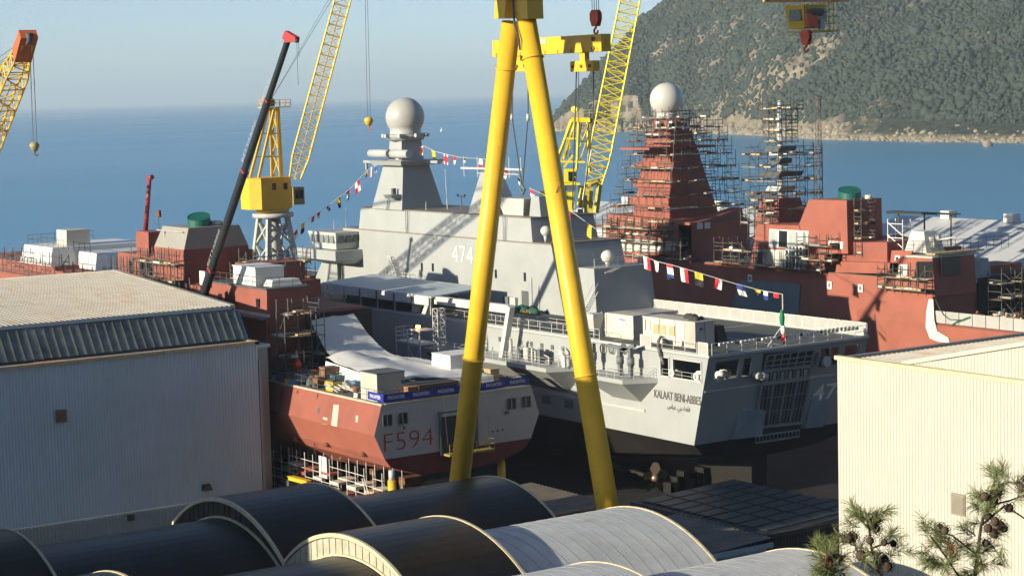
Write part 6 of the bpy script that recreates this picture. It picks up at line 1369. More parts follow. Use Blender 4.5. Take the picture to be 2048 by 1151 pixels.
# funnel block with raked front
fpts = [r7(375, 290), r7(440, 125), r7(682, 130), r7(690, 470), r7(430, 470)]
f_ = yz_block('funnel_block', fpts, 6.3, RED2)
gcover((RX + 2.6, r7(640, 130).y + .9, 27.0), R2, R=1.5)
mb = MB(); p = r7(760, 120); mb.tube((RX + 4.3, r7(720, 130).y + 1.5, 26.9), (RX + 4.3, r7(720, 130).y + 1.5, 27.5), .5, n=10); mb.build('roof_vent', PLANKW, R2)
yz_block('funnel_foot', [r7(620, 380), r7(700, 400), r7(905, 400), r7(905, 530), r7(620, 525)], 10, RED, RX + 1.0)
w_ = yz_block('white_window', [r7(568, 388), r7(662, 394), r7(660, 440), r7(566, 434)], .06, WHITE, RX - .07); yz_block('window_pane', [r7(576, 400), r7(640, 404), r7(640, 434), r7(574, 430)], .04, BLACK, RX - .1, par=w_)
# forward deckhouse with big pale doors
yz_block('deckhouse', [r7(110, 282), r7(380, 290), r7(430, 470), r7(540, 480), r7(540, 590), r7(60, 575)], 9.5, RED2)
pan = yz_block('door_panel', [r7(190, 312), r7(440, 325), r7(435, 440), r7(185, 430)], .06, WHITE, RX - .06)
for x0, x1, m in ((196, 240, mat('door_grey', (0.40, 0.43, 0.43))), (252, 305, BLACK), (312, 370, mat('door_grey', (0.40, 0.43, 0.43))), (376, 430, mat('door_pale', (0.50, 0.53, 0.53)))): yz_block('door_leaf', [r7(x0, 322), r7(x1, 325), r7(x1 - 2, 430), r7(x0 - 2, 427)], .04, m, RX - .1, par=pan)
pan = yz_block('white_panel', [r7(110, 440), r7(420, 450), r7(415, 575), r7(95, 550)], .05, mat('off_white', (0.62, 0.60, 0.54)), RX - .05); yz_block('dark_doorway', [r7(120, 460), r7(146, 461), r7(142, 548), r7(112, 545)], .04, BLACK, RX - .09, par=pan)
for x in (300, 322, 344, 366, 388):
    c = r7(x, 500, RX - 1.2); mb = MB(); mb.tube((RX - 1.2, c.y, 17.6), (RX - 1.2, c.y, 20.6), .16, n=8); mb.build('ventilator_pipe', mat('pipe_green', (0.10, 0.16, 0.16)), R2)
for z in (19.4, 20.2): a, b = r7(290, 500, RX - 1.3), r7(410, 500, RX - 1.3); mb = MB(); mb.beam((RX - 1.35, a.y, z), (RX - 1.35, b.y, z), .18); mb.build('pipe_bracket', STEELW, R2)
# bridge block below the main mast
bb = [r6(95, 780), r6(570, 830), r6(570, 1010), r6(80, 1010)]
yz_block('bridge_block', bb, 11, RED2)
MB().hexa([(RX, r6(570, 830).y, 17.4), (RX + 11, r6(570, 830).y, 17.4), (RX + 11, r6(570, 830).y + 3, 17.4), (RX, r6(570, 830).y + 3, 17.4)], [(RX, r6(570, 830).y, 22.5), (RX + 10, r6(570, 830).y + .5, 24.5), (RX + 10, r6(570, 830).y + 3, 24.5), (RX, r6(570, 830).y + 3, 22.5)]).build('bridge_aft', RED, R2)
pan = yz_block('white_panel', [r6(120, 915), r6(480, 935), r6(480, 990), r6(110, 990)], .05, mat('off_white', (0.62, 0.60, 0.54)), RX - .06)
for x in (600, 635): p = r6(x, 848); MB().box(RX + 1 + (x - 600) * .04, RX + 2 + (x - 600) * .04, r6(570, 830).y - .1, r6(570, 830).y - .01, 21.9, 22.8).build('white_window', WHITE, R2)
# main mast: tapered tower and radome
mx0, mx1 = RX + 1.2, RX + 11.0
zA = 22.0; yn0, yf0 = r6(445, 800, RX + 1.2).y, r6(250, 700, RX + 1.2).y
b_near = r6(447, 790, RX + 1.0); b_left = r6(270, 640, RX + 1.0)
t_near = r6(452, 320, RX + 4.0); t_left = r6(335, 320, RX + 4.0)
ymB = b_near.y; ymBl = ymB + 9.6
MB().frus((RX + 1.0, RX + 11.5, ymB, ymBl), (RX + 4.0, RX + 8.0, t_near.y, t_near.y + 5.4), 20.5, t_near.z).build('mast_tower', RED, R2)
zt_m = t_near.z
mcx, mcy = RX + 6.0, t_near.y + 2.2
hb2 = 2.9
mb = MB(); mb.lathe((mcx, mcy, 0), [(.01, zt_m), (2.6, zt_m), (2.9, zt_m + 1.9), (.01, zt_m + 1.9)], 8); mb.build('mast_head', RED, R2)
for a in (-2.2, -1.5, -2.9): 
    c = Vector((mcx + 2.75 * math.cos(a), mcy + 2.75 * math.sin(a), zt_m + 1.0)); o = MB().box(c.x - .45, c.x + .45, c.y - .45, c.y + .45, c.z - .6, c.z + .6).build('white_port', WHITE, R2); MB().box(c.x - .5, c.x + .2, c.y - .5, c.y + .2, c.z - .3, c.z + .3).build('port_glass', BLACK, o)
rc2 = PD(1333, 199, (Vector((mcx, mcy, zt_m)) - EYE).dot(_f)); R_2 = 33.5 / FPX * (rc2 - EYE).dot(_f)
MB().lathe((rc2.x, rc2.y, 0), [(R_2 * math.sin(th), rc2.z - R_2 * math.cos(th)) for th in [math.radians(d) for d in range(35, 181, 8)]], 32).build('radome', mat('radome_white', (0.52, 0.52, 0.49), .4, var=.03), R2)
MB().tube((rc2.x, rc2.y, zt_m + 1.9), (rc2.x, rc2.y, rc2.z - R_2 * .78), R_2 * .62, n=20).build('radome_base', GREY2, R2)
MB().hexa([(RX - 1.0, mcy - 3.4, 33.2), (RX + 11.5, mcy - 3.4, 33.2), (RX + 11.5, mcy + 3.6, 33.2), (RX - 1, mcy + 3.6, 33.2)], [(RX - 1.0, mcy - 3.4, 33.55), (RX + 11.5, mcy - 3.4, 33.55), (RX + 11.5, mcy + 3.6, 33.55), (RX - 1, mcy + 3.6, 33.55)]).build('yard_platform', RED, R2)
for z, e in ((25.0, 1.6), (27.6, 1.2), (30.2, .8)):
    f = (z - 20.5) / (zt_m - 20.5); MB().box(RX + 1 + 3 * f - .5, RX + 2 + 3 * f, ymB + .6, ymBl - .5 - 1.5 * f + 1.2, z, z + 1.1).build('mast_bay', RED2, R2)
sc = thing('mast_scaffold', 'dense tube scaffold wrapped round the tall radome mast', 'scaffold', (mcx, mcy, 20))
lv = []
for k in range(9):
    z = 20.6 + k * 1.95; f = k / 8; lv.append((z, RX - .4 + 2.6 * f, RX + 14.6 - 3.4 * f * f, ymB - 1.4 + 1.2 * f, ymBl + 4.6 - 4.4 * f))
scaffold(sc, lv, seed=8, bay=1.7, tube_r=.055)
scaffold(sc, [(zt_m - .5, mcx - 3.8, mcx + 3.8, mcy - 3.6, mcy + 3.4), (zt_m + 2.0, mcx - 3.2, mcx + 4.6, mcy - 3.4, mcy + 3.0)], seed=9, bay=1.8, pm=(PLANKW,))
sc = thing('bridge_scaffold', 'scaffold across the red bridge front below the radome mast', 'scaffold', (RX - 1, 235, 17))
scaffold(sc, [(17.6, RX - 1.6, RX - .3, r6(600, 900).y, r6(80, 900).y), (19.6, RX - 1.6, RX - .3, r6(560, 900).y, r6(80, 900).y), (21.6, RX - 1.6, RX - .3, r6(480, 900).y, r6(80, 900).y)], seed=12, bay=1.8)
# second mast in its scaffold
p2 = PX(1562, 440, RX + 6); sm = thing('mast_scaffold', 'cage of scaffold tubes round the slim second mast', 'scaffold', (RX + 6, p2.y, 22))
MB().tube((RX + 6, p2.y, 24), (RX + 6, p2.y, 40.0), .55, .30, n=12).build('pole_mast', GREY2, R2)
block('pole_mast_foot', RX + 3.2, RX + 8.8, p2.y - 2.6, p2.y + 2.6, 22.2, 26.5, RED, .18, .18, par=R2)
for z, w in ((27.5, 1.5), (29.5, 2.3), (31.3, 1.2), (33.0, 1.6)): MB().frus((RX + 6 - w, RX + 6 + w, p2.y - w * .8, p2.y + w), (RX + 6 - w * .8, RX + 6 + w, p2.y - w, p2.y + w * .8), z, z + .7).build('mast_platform', random.choice((GREY, DGREY, GREY2)), R2)
scaffold(sm, [(23.0, RX + 2.0, RX + 10.4, p2.y - 3.8, p2.y + 4.0), (25.0, RX + 2.0, RX + 10.4, p2.y - 3.8, p2.y + 4.0), (27.0, RX + 2.2, RX + 10.4, p2.y - 3.8, p2.y + 3.9), (28.9, RX + 2.2, RX + 10.4, p2.y - 3.8, p2.y + 3.9), (30.8, RX + 2.2, RX + 10.4, p2.y - 3.8, p2.y + 3.9), (32.5, RX + 2.2, RX + 10.4, p2.y - 3.8, p2.y + 3.8)], seed=13, bay=1.7, tube_r=.055)
scaffold(sm, [(z, RX + 4.4, RX + 7.8, p2.y - 1.7, p2.y + 1.7) for z in (34.3, 35.8, 37.3)] + [(38.8, RX + 3.6, RX + 8.4, p2.y - 2.2, p2.y + 2.2)], seed=14, bay=1.3, pm=(PLANKW, WOOD))
pw = PX(1624, 290, RX + 7); mb = MB(); lattice(mb, (RX + 8, pw.y - .2, 26), (RX + 8, pw.y - .2, 40.4), .7, .5, 14, .04, .03, (1, 0, 0)); mb.build('whip_mast', STEEL, R2)
# scaffolds on hangar and funnel
sf = thing('scaffold', 'scaffold on the red funnel side and its aft face', 'scaffold', (RX - 1, 183, 18))
scaffold(sf, [(19.0, RX - 1.5, RX - .3, r7(640, 500).y, r7(420, 500).y), (20.9, RX - 1.5, RX - .3, r7(640, 500).y, r7(420, 500).y)], seed=15)
ya = r7(690, 300).y
scaffold(sf, [(z, RX + .8, RX + 3.4, ya - 1.6, ya - .3) for z in (20, 21.9, 23.8, 25.5)], seed=16, bay=1.3)
sh = thing('scaffold', 'timber-decked scaffold hung below the hangar opening', 'scaffold', (RX - 1, 172, 15))
scaffold(sh, [(16.2, RX - 1.7, RX - .4, r7(1245, 700).y, r7(940, 700).y), (17.6, RX - 1.7, RX - .4, r7(1245, 700).y, r7(940, 700).y)], seed=17, bay=1.4, pm=(WOOD, PLANKW))
sd_ = thing('scaffold', 'long low scaffold rail at the front of the red deckhouse', 'scaffold', (RX - 1, 200, 17))
scaffold(sd_, [(17.6, RX - 1.3, RX - .3, r7(560, 560).y, r7(-120, 560).y), (19.4, RX - 1.3, RX - .3, r7(180, 560).y, r7(-120, 560).y)], seed=18, bay=1.8)
for k in range(4):
    scaffold(sd_, [(21.2 + k * 1.7, RX + .4, RX + 1.6, r7(190, 560).y, r7(40, 560).y)], seed=30 + k, bay=1.5)
sw = thing('stair_scaffold', 'white zigzag stair scaffold beside the funnel aft face', 'scaffold', (RX + 4, 176, 19))
pA = r7(945, 260, RX + 3); mb = MB(); y0_ = r7(1040, 300, RX + 3).y; y1_ = r7(945, 300, RX + 3).y
for y in (y0_, y1_): 
    for x in (RX + 3, RX + 4.4): mb.tube((x, y, 19), (x, y, 24.6), .06, n=5)
for z in (20.4, 22.2, 24.0): mb.tube((RX + 3, y0_, z), (RX + 3, y1_, z), .06, n=5)
for z in (19.4, 21.0, 22.6): mb.tube((RX + 2.9, y0_, z), (RX + 2.9, y1_, z + 1.6), .07, n=5)
mb.build('tubes', WHITE, sw, kind='stuff')
# gun on the hangar roof
gun = thing('naval_gun', 'pale faceted gun turret on the red hangar roof', 'naval gun', (RX + 4, 173, 20.6))
pg = r7(1190, 440, RX + 3.2); gx, gy = pg.x, pg.y
MB().hexa([(gx - 1.6, gy - 1.6, 20.65), (gx + 1.8, gy - 1.6, 20.65), (gx + 1.8, gy + 2.2, 20.65), (gx - 1.6, gy + 2.2, 20.65)], [(gx - 1.0, gy - .6, 23.3), (gx + 1.2, gy - .6, 23.3), (gx + 1.2, gy + 1.6, 23.3), (gx - 1.0, gy + 1.6, 23.3)]).build('turret', mat('turret_grey', (0.58, 0.58, 0.53), .5), gun)
mb = MB(); mb.tube((gx, gy - .9, 22.1), (gx + .3, gy - 4.8, 22.7), .12, .08, n=8); mb.build('barrel', WHITE, gun); MB().frus((gx - .5, gx + .5, gy - 1.9, gy - .8), (gx - .4, gx + .4, gy - 1.7, gy - .8), 21.4, 22.6).build('gun_shield', GREY2, gun); MB().box(gx - .3, gx + .2, gy - 2.4, gy - 1.8, 22.4, 22.9).build('gun_sight', WHITE, gun)
mb = MB(); rail(mb, [(RX + .1, r7(1045, 480).y, 20.7), (RX + .1, r7(1230, 495).y + .1, 20.7), (RX + 7, r7(1230, 495).y + .1, 20.7), (RX + 14, r7(1230, 495).y + .1, 20.7)], 1.6, 1.5, .04, 3); mb.build('roof_rail', STEEL, R2)
MB().box(RX + .6, RX + 9.5, 174.2, 175.8, 20.62, 20.8).build('timber_walk', WOOD, R2)
# hangar aft faces, dark door recess and fittings right of the hangar
MB().box(RX + 8.0, RX + 16.5, 173.8, 174.1, 12.3, 17.2).build('hangar_door', mat('door_black', (0.02, 0.018, 0.018), .8), R2)
MB().frus((RX + 7.6, RX + 10.6, 173.9, 176), (RX + 7.4, RX + 10.2, 174.2, 176), 16.6, 19.6).build('hangar_house', mat('house_bluegrey', (0.26, 0.31, 0.36), .6), R2)
sq = thing('scaffold', 'dark scaffold at the hangar door above the flight deck', 'scaffold', (RX + 10, 170, 12.3))
scaffold(sq, [(z, RX + 9.5, RX + 12.0, 171.4, 173.6) for z in (12.4, 14.4, 16.4)] + [], seed=21); scaffold(sq, [(z, RX + 13.5, RX + 18.5, 171.6, 173.4) for z in (12.4, 14.4, 16.4)], seed=22)
# flight deck panels
for k in range(11):
    y0_ = 150.3 + k * 2.15; MB().box(RX - .15, RX - .05, y0_, y0_ + 2.05, 12.3, 13.8).build('safety_panel', NET, R2)
rg = random.Random(9); RBX = []
for k in range(16):
    x = RX + rg.uniform(1.0, 9); y = rg.uniform(160, 172); h = rg.uniform(.5, 1.6); a = rg.uniform(.3, .8)
    mb = MB(); mb.frus((x - a, x + a, y - a, y + a), (x - a * .9, x + a * .9, y - a, y + a * .8), 12.26, 12.26 + h); mb.tube((x, y, 12.3 + h), (x + .2, y, 12.6 + h), .15, n=6)
    o_ = solo(mb, 'site_box', rg.choice((PLANKW, mat('faded_blue', (0.12, 0.22, 0.34)), RUST, GREY2, WOOD, DGREY)), 'small box on the right-hand frigate cluttered flight deck', 'box', 'boxes on the right frigate deck'); RBX.append((o_, o_.data.materials[0].name, Vector((x, y, 12.3))))
rank_labels(RBX, 'box', 'on the right frigate flight deck')
hc = thing('deck_hose', 'green hose arching over the right frigate deck edge', 'hose', tuple(r7(1350, 1035)))
mb = MB(); mb.path([r7(1350, 1035), r7(1352, 970), r7(1365, 925), r7(1395, 905), r7(1440, 890), r7(1480, 875)], .22, 7); mb.build('hose', mat('hose_green', (0.03, 0.10, 0.08)), hc)
cb = thing('slack_cable', 'thin dark cable drooping from the hangar corner', 'cable', tuple(r7(1250, 760))); mb = MB(); mb.path([r7(1250, 760, RX - .3), r7(1270, 810, RX - .3), r7(1300, 860, RX - .3), r7(1340, 890, RX - .3), r7(1410, 893, RX - .3)], .05, 4); mb.build('cable', CABLE, cb)
# bright floodlight at the dark bridge side
fl_ = r6(790, 970, RX + 6); T = thing('floodlight', 'small bright floodlight on the dark bridge side', 'lamp', tuple(fl_)); mb = MB(); mb.tube(fl_, fl_ + Vector((-.1, -.25, 0)), .2, n=10); mb.build('lens', emis('flood_white', (0.9, 0.95, 1.0), 5.0), T); mb = MB(); mb.tube(fl_ + Vector((.1, .3, 0)), fl_, .28, .22, n=10); mb.build('housing', DGREY, T)
# ================================================================== QUAY SHEDS BEHIND
WR = mat('white_membrane_roof', (0.47, 0.49, 0.50), .6, var=.06); WS = mat('white_ribbed_wall', (0.68, 0.66, 0.60), .6)
def far_shed(label, X0, x1, y0, y1, zw, zr, name='quay_shed'):
    T = thing(name, label, 'shed', ((X0 + x1) / 2, (y0 + y1) / 2, 0)); mid = (X0 + x1) / 2
    corr((X0, y1, 0), (0, -1, 0), (-1, 0, 0), y1 - y0, 0, zw, .7, .1).build('side_wall', WS, T)
    MB().poly([(X0, y0, 0), (x1, y0, 0), (x1, y0, zw), (mid, y0, zr), (X0, y0, zw)]).build('gable_wall', WS, T)
    MB().poly([(X0 - .3, y0 - .2, zw), (mid, y0 - .2, zr), (mid, y1, zr), (X0 - .3, y1, zw)]).build('roof_slope', WR, T); MB().poly([(x1 + .3, y0 - .2, zw), (mid, y0 - .2, zr), (mid, y1, zr), (x1 + .3, y1, zw)]).build('roof_slope', WR, T)
    n = int((y1 - y0) / 13)
    for k in range(n): y = y0 + 6 + k * 13; MB().box(mid - .9, mid + .9, y - .9, y + .9, zr - .2, zr + 1.1).build('roof_ventilator', WS, T)
    return T
far_shed('big white-roofed quay shed with roof ventilators behind the right frigate', 222, 250, 150, 232, 15.5, 20.6)
far_shed('pale quay shed seen between the two scaffolded masts', 214, 236, 244, 300, 17.5, 21.5)
# curved white annexe in front of the big shed
p = PX(1955, 500, 214); T = thing('curved_annexe', 'white ribbed annexe with curved roof edge right of the gun', 'annexe', (216, p.y, 0))
pr_ = [(0, 0), (0, 11.6), (.3, 12.8), (1.1, 13.7), (2.4, 14.2), (9, 14.6), (9, 0)]
yA_, yB_ = PX(2040, 480, 210).y, PX(1960, 480, 210).y
mb = MB(); mb.prism([(210 + a, yA_ - 8, z) for a, z in pr_], (0, yB_ - yA_ + 8, 0)); mb.build('shell', WS, T)
for k in range(12): y = yA_ - 7 + k * (yB_ - yA_ + 6) / 12; mb = MB(); mb.path([(210 + a - .06, y, z + .03) for a, z in pr_[:6]], .06, 4); mb.build('rib', WS, T)
T = thing('dark_awning', 'long dark awning beam running over the quay', 'awning', tuple(PX(1840, 430, 200)))
a, b = PX(1772, 427, 200), PX(1903, 430, 200); MB().prism([a, b, b + Vector((0, 0, .12)), a + Vector((0, 0, .35))], (1.8, 0, 0)).build('awning_slab', mat('awning_dark', (0.03, 0.035, 0.03)), T)
for f in (.1, .5, .9): c = a.lerp(b, f); mb = MB(); mb.tube((c.x + 1.2, c.y, 0), (c.x + 1.2, c.y, c.z), .12, n=6); mb.build('awning_post', STEEL, T)
# ================================================================== CONTAINERS ON THE FLIGHT DECK
def container(label, x0, x1, y0, y1, h, m, door=True):
    T = thing('container', label, 'container', ((x0 + x1) / 2, (y0 + y1) / 2, KD), 'white containers on the flight deck')
    z0 = KD + .1
    return T, z0
CW = mat('container_white', (0.58, 0.56, 0.51), .5, var=.06, streak=.2, streak_rgb=(0.5, 0.36, 0.22), stretch=(1, 1, .15)); CR = mat('container_roof', (0.50, 0.47, 0.42), .7, var=.15, streak=.4, streak_rgb=(0.30, 0.18, 0.10))
c0, c1 = PZ(1212, 663, KD), PZ(1267, 676, KD)
T, z0 = container('ribbed white container with a small blue logo, left of the two', 0, 1, 0, 1, 1, 1)
XA = PZ(1391, 695, KD + .1).x; ya, yb = PX(1267.5, 680, XA).y, PX(1213, 673, XA).y; hA = PX(1213, 626.5, XA).z - z0; xw = 2.5
T.location = (XA + 1.2, (ya + yb) / 2, KD); WL[T.name] = Vector(T.location)
corr((XA, yb, 0), (0, -1, 0), (-1, 0, 0), yb - ya, z0, z0 + hA, .36, .06).build('side_panel', CW, T); MB().box(XA + .02, XA + xw, ya + .02, yb, z0, z0 + hA - .02).build('body', CW, T)
MB().box(XA - .08, XA + xw + .05, ya - .05, yb + .05, z0 + hA, z0 + hA + .1).build('roof', CR, T); MB().box(XA - .1, XA + xw + .05, ya - .05, yb + .05, z0 - .08, z0 + .12).build('base_rail', CR, T)
for y in (ya, yb): MB().box(XA - .1, XA + .1, y - .09, y + .09, z0, z0 + hA).build('corner_post', CW, T)
pl = PX(1245, 640, XA - .1); lg = MB().box(XA - .10, XA - .085, pl.y - .55, pl.y + .55, pl.z - .55, pl.z + .25).build('logo_sheet', WHITE, T)
text('lettering', 'PERIN', lg, (XA - .1, pl.y + .5, pl.z - .12), (0, -1, 0), (0, 0, 1), .3, mat('logo_blue', (0.06, 0.07, 0.35)), width=1.0, offset=.015, thick=.02)
c0, c1 = PZ(1287, 684, KD), PZ(1391, 700, KD)
T = thing('container', 'white workshop container with grilles and doors, right of the two', 'container', (c0.x + 1.2, (c0.y + c1.y) / 2, KD), 'white containers on the flight deck')
ya, yb = PX(1391, 695, XA).y, PX(1286.5, 680, XA).y; hA = PX(1391, 646, XA).z - KD - .1; z0 = KD + .1
T.location = (XA + 1.2, (ya + yb) / 2, KD); WL[T.name] = Vector(T.location)
MB().box(XA, XA + xw, ya, yb, z0, z0 + hA).build('body', CW, T); MB().box(XA - .06, XA + xw + .06, ya - .06, yb + .06, z0 + hA, z0 + hA + .1).build('roof', CR, T); MB().box(XA - .06, XA + xw + .06, ya - .06, yb + .06, z0 - .08, z0 + .1).build('base_rail', CR, T)
yw = lambda f: yb + (ya - yb) * f
w_ = MB().box(XA - .06, XA - .01, yw(.16), yw(.05), z0 + 1.2, z0 + 2.2).build('window', mat('pane_pale', (0.45, 0.47, 0.45), .3), T); mb = MB(); mb.box(XA - .08, XA - .062, yw(.065), yw(.05), z0 + 1.15, z0 + 2.25); mb.build('window_shutter', DGREY, w_)
GR = mat('tan_grille', (0.50, 0.40, 0.22), .7)
for a, b in ((.21, .31), (.35, .44), (.51, .62)):
    g = MB().box(XA - .06, XA - .01, yw(b), yw(a), z0 + .9, z0 + 1.9).build('grille', GR, T)
    for k in range(5): MB().box(XA - .085, XA - .062, yw(b), yw(a), z0 + .95 + k * .2, z0 + 1.02 + k * .2).build('grille_slat', GR, g)
for f in (.33, .625): MB().box(XA - .03, XA - .005, yw(f + .004), yw(f - .004), z0 + .1, z0 + hA - .05).build('door_seam', DGREY, T)
for k in range(10): f = .80 + .19 * k / 9; MB().box(XA - .05, XA - .002, yw(f + .005), yw(f - .005), z0 + .1, z0 + hA - .05).build('wall_rib', CW, T)
MB().box(XA + 1.2, XA + 1.26, ya - .07, ya - .01, z0 + .05, z0 + hA).build('door_seam', DGREY, T); MB().box(XA + .4, XA + .9, ya - .08, ya - .01, z0 + 1.7, z0 + 1.95).build('end_plate', DGREY, T)
# dark gear on the roof and behind
T = thing('tarp_heap', 'heap of dark tarpaulin on the workshop container roof', 'tarpaulin', (XA + 1.5, (ya + yb) / 2, z0 + hA))
mb = MB()
for k in range(10): a = random.uniform(0, 1); mb.sph((XA + 1.3 + random.uniform(-.5, 1.2), yw(.55 + .35 * a), z0 + hA + .2), random.uniform(.25, .5), 8, 5)
mb.build('cloth_folds', mat('tarp_dark', (0.05, 0.05, 0.05), .9), T)
T = thing('fuel_bladder', 'dark shape lying on deck behind the workshop container', 'equipment', (XA + 3.4, ya + 1, KD)); mb = MB(); mb.frus((XA + 2.8, XA + 4.2, ya - .2, ya + 3), (XA + 3, XA + 3.9, ya + .2, ya + 2.8), KD + .01, KD + 2.0); mb.build('cover', mat('tarp_dark', (0.05, 0.05, 0.05)), T)
# conical white machine left of containers
pm = PZ(1190, 672, KD); T = thing('deck_winch', 'pale conical machine with struts left of the ribbed container', 'machine', (pm.x, pm.y, KD))
MB().frus((pm.x - .4, pm.x + .4, pm.y - .4, pm.y + .4), (pm.x - .75, pm.x + .75, pm.y - .75, pm.y + .75), KD + .6, KD + 2.2).build('hopper', GREY2, T); MB().box(pm.x - .7, pm.x + .7, pm.y - .7, pm.y + .7, KD + 2.2, KD + 2.45).build('hopper_rim', GREY2, T)
for a, b in ((-.5, -.5), (.5, -.5), (.5, .5), (-.5, .5)): mb = MB(); mb.tube((pm.x + a, pm.y + b, KD), (pm.x + a * .8, pm.y + b * .8, KD + 1.2), .06, n=5); mb.build('strut', STEELW, T)
mb = MB(); mb.tube((pm.x + 1.2, pm.y - .8, KD), (pm.x + .3, pm.y, KD + 2.2), .06, n=5); mb.tube((pm.x + 1.5, pm.y - .4, KD), (pm.x + .9, pm.y, KD + 2.6), .06, n=5); mb.build('brace', STEELW, T)
# hose over the deck edge
T = thing('air_hose', 'thick grey hose looped over the deck edge into a port', 'hose', tuple(PX(1330, 730, KX0)))
mb = MB(); mb.path([PX(1328, 728, KX0 - .15), PX(1321, 712, KX0 - .3), PX(1316, 693, KX0 - .4), PX(1317, 680, KX0 - .3), PX(1322, 673, KX0), PX(1330, 677, KX0 + .5), PX(1340, 690, KX0 + 1.2)], .16, 8); mb.build('hose', mat('hose_grey', (0.16, 0.15, 0.15)), T)
# green netting heap by the island
pn = PZ(1062, 625, KD); T = thing('net_heap', 'heap of green netting with orange straps on deck by the island', 'net', (pn.x, pn.y, KD))
mb = MB()
for k in range(16): mb.sph((pn.x + random.uniform(-1.2, 1.2), pn.y + random.uniform(-2.6, 2.6), KD + .25), random.uniform(.3, .65), 8, 5)
mb.build('net_folds', mat('net_green', (0.03, 0.10, 0.07), .9, var=.4, scale=5), T, kind='stuff'); mb = MB()
for k in range(4): mb.path([(pn.x - 1.5, pn.y - 1 + k * .6, KD + .1), (pn.x - .6, pn.y - .8 + k * .7, KD + .6), (pn.x - 1.3, pn.y - 1.6 + k * .5, KD + .1)], .09, 5)
mb.build('strap', mat('strap_orange', (0.55, 0.25, 0.06)), T)
pr2 = PZ(1200, 628, KD); T = thing('fire_cabinet', 'small red fire cabinet on deck below the aft house', 'cabinet', tuple(pr2)); MB().box(pr2.x - .25, pr2.x + .25, pr2.y - .25, pr2.y + .25, KD, KD + 1.3).build('body', mat('fire_red', (0.5, 0.05, 0.03)), T); MB().box(pr2.x - .3, pr2.x + .3, pr2.y - .3, pr2.y + .3, KD + 1.3, KD + 1.4).build('cap', mat('fire_red', (0.5, 0.05, 0.03)), T)
# ================================================================== FLAGS
def flag_line(label, pts, flags, loc=None):
    """pts: polyline; flags: (t, w, h, [colours], pattern, tilt)"""
    T = thing('signal_flag_line', label, 'flag line', tuple(pts[0])); mb = MB(); P_ = [Vector(p) for p in pts]; mb.path(P_, .035, 4); mb.build('halyard', STEELW, T)
    L = [0]
    for a, b in zip(P_[:-1], P_[1:]): L.append(L[-1] + (b - a).length)
    def at(t):
        s_ = t * L[-1]
        for k in range(len(P_) - 1):
            if s_ <= L[k + 1] or k == len(P_) - 2: return P_[k].lerp(P_[k + 1], (s_ - L[k]) / (L[k + 1] - L[k]))
    rg = random.Random(len(flags))
    for t, w_, h_, cols, pat in flags:
        w_ *= .7; h_ *= .7
        p = at(t); d = (at(min(1, t + .02)) - at(max(0, t - .02))).normalized(); dn = (Vector((0, 0, -1)) + d * rg.uniform(-.25, .3)).normalized(); dr = Vector((-.55, -.3, 0)) * rg.uniform(-.3, .5)
        mb = MB(); nu, nv = (4, 4); vs = []
        for i in range(nu + 1):
            for j in range(nv + 1): u, v = i / nu, j / nv; taper = 1 - (.5 * v if pat == 'taper' else 0); q = p + d * ((u - .5) * w_ * taper) + dn * (v * h_) + dr * (v * v * h_ * .4) + Vector((.566, .824, 0)) * (.12 * math.sin(u * 5 + v * 4 + t * 40)); vs.append(q)
        for i in range(nu):
            for j in range(nv):
                u, v = (i + .5) / nu, (j + .5) / nv
                c = 0
                if pat == 'h2': c = int(v > .5)
                elif pat == 'v2': c = int(u > .5)
                elif pat == 'h3': c = min(2, int(v * 3)) % len(cols)
                elif pat == 'check': c = (int(u * 2) + int(v * 2)) % 2
                elif pat == 'cross': c = int(abs(u - .5) < .2 or abs(v - .5) < .2)
                elif pat == 'taper': c = min(len(cols) - 1, int(v * len(cols)))
                mb.add([vs[i * (nv + 1) + j], vs[(i + 1) * (nv + 1) + j], vs[(i + 1) * (nv + 1) + j + 1], vs[i * (nv + 1) + j + 1]], [(0, 1, 2, 3)], c)
        mb.build('flag', list(cols), T)
    return T
X1 = IX - .6
A = PX(760, 322, IX + 3); Bq = PX(596, 455, 128)
pts = [A, PX(735, 340, 141), PX(700, 378, 139), PX(660, 408, 136), PX(630, 430, 133), PX(600, 450, 130), PX(572, 487, 128)]
flag_line('string of signal flags running left from the radome mast', pts, [(.10, 1.3, 1.7, (F_WHITE, F_BLUE), 'cross'), (.20, 1.3, 2.0, (F_WHITE, F_RED), 'v2'), (.29, .8, 1.2, (F_YEL, F_BLK), 'taper'), (.37, 1.4, 2.2, (F_RED, F_WHITE), 'check'), (.44, 1.1, 2.0, (F_RED, F_WHITE, F_BLUE), 'taper'), (.52, 1.1, 2.0, (F_YEL, F_BLK), 'taper'), (.60, 1.0, 1.2, (F_WHITE, F_BLUE), 'check'), (.69, 1.0, 1.3, (F_RED, F_WHITE), 'h2'), (.74, .9, 1.2, (F_RED,), ''), (.84, 1.2, 2.0, (F_YEL, F_BLK), 'h2'), (.91, 1, 1.4, (F_RED, F_WHITE), 'h2')])
pts = [PX(832, 284, 140), PX(870, 303, 140), PX(920, 315, 140), PX(968, 318, 140), PX(1022, 340, 140), PX(1062, 378, 139), PX(1085, 388, 139), PX(1150, 428, 138), PX(1192, 458, 138)]
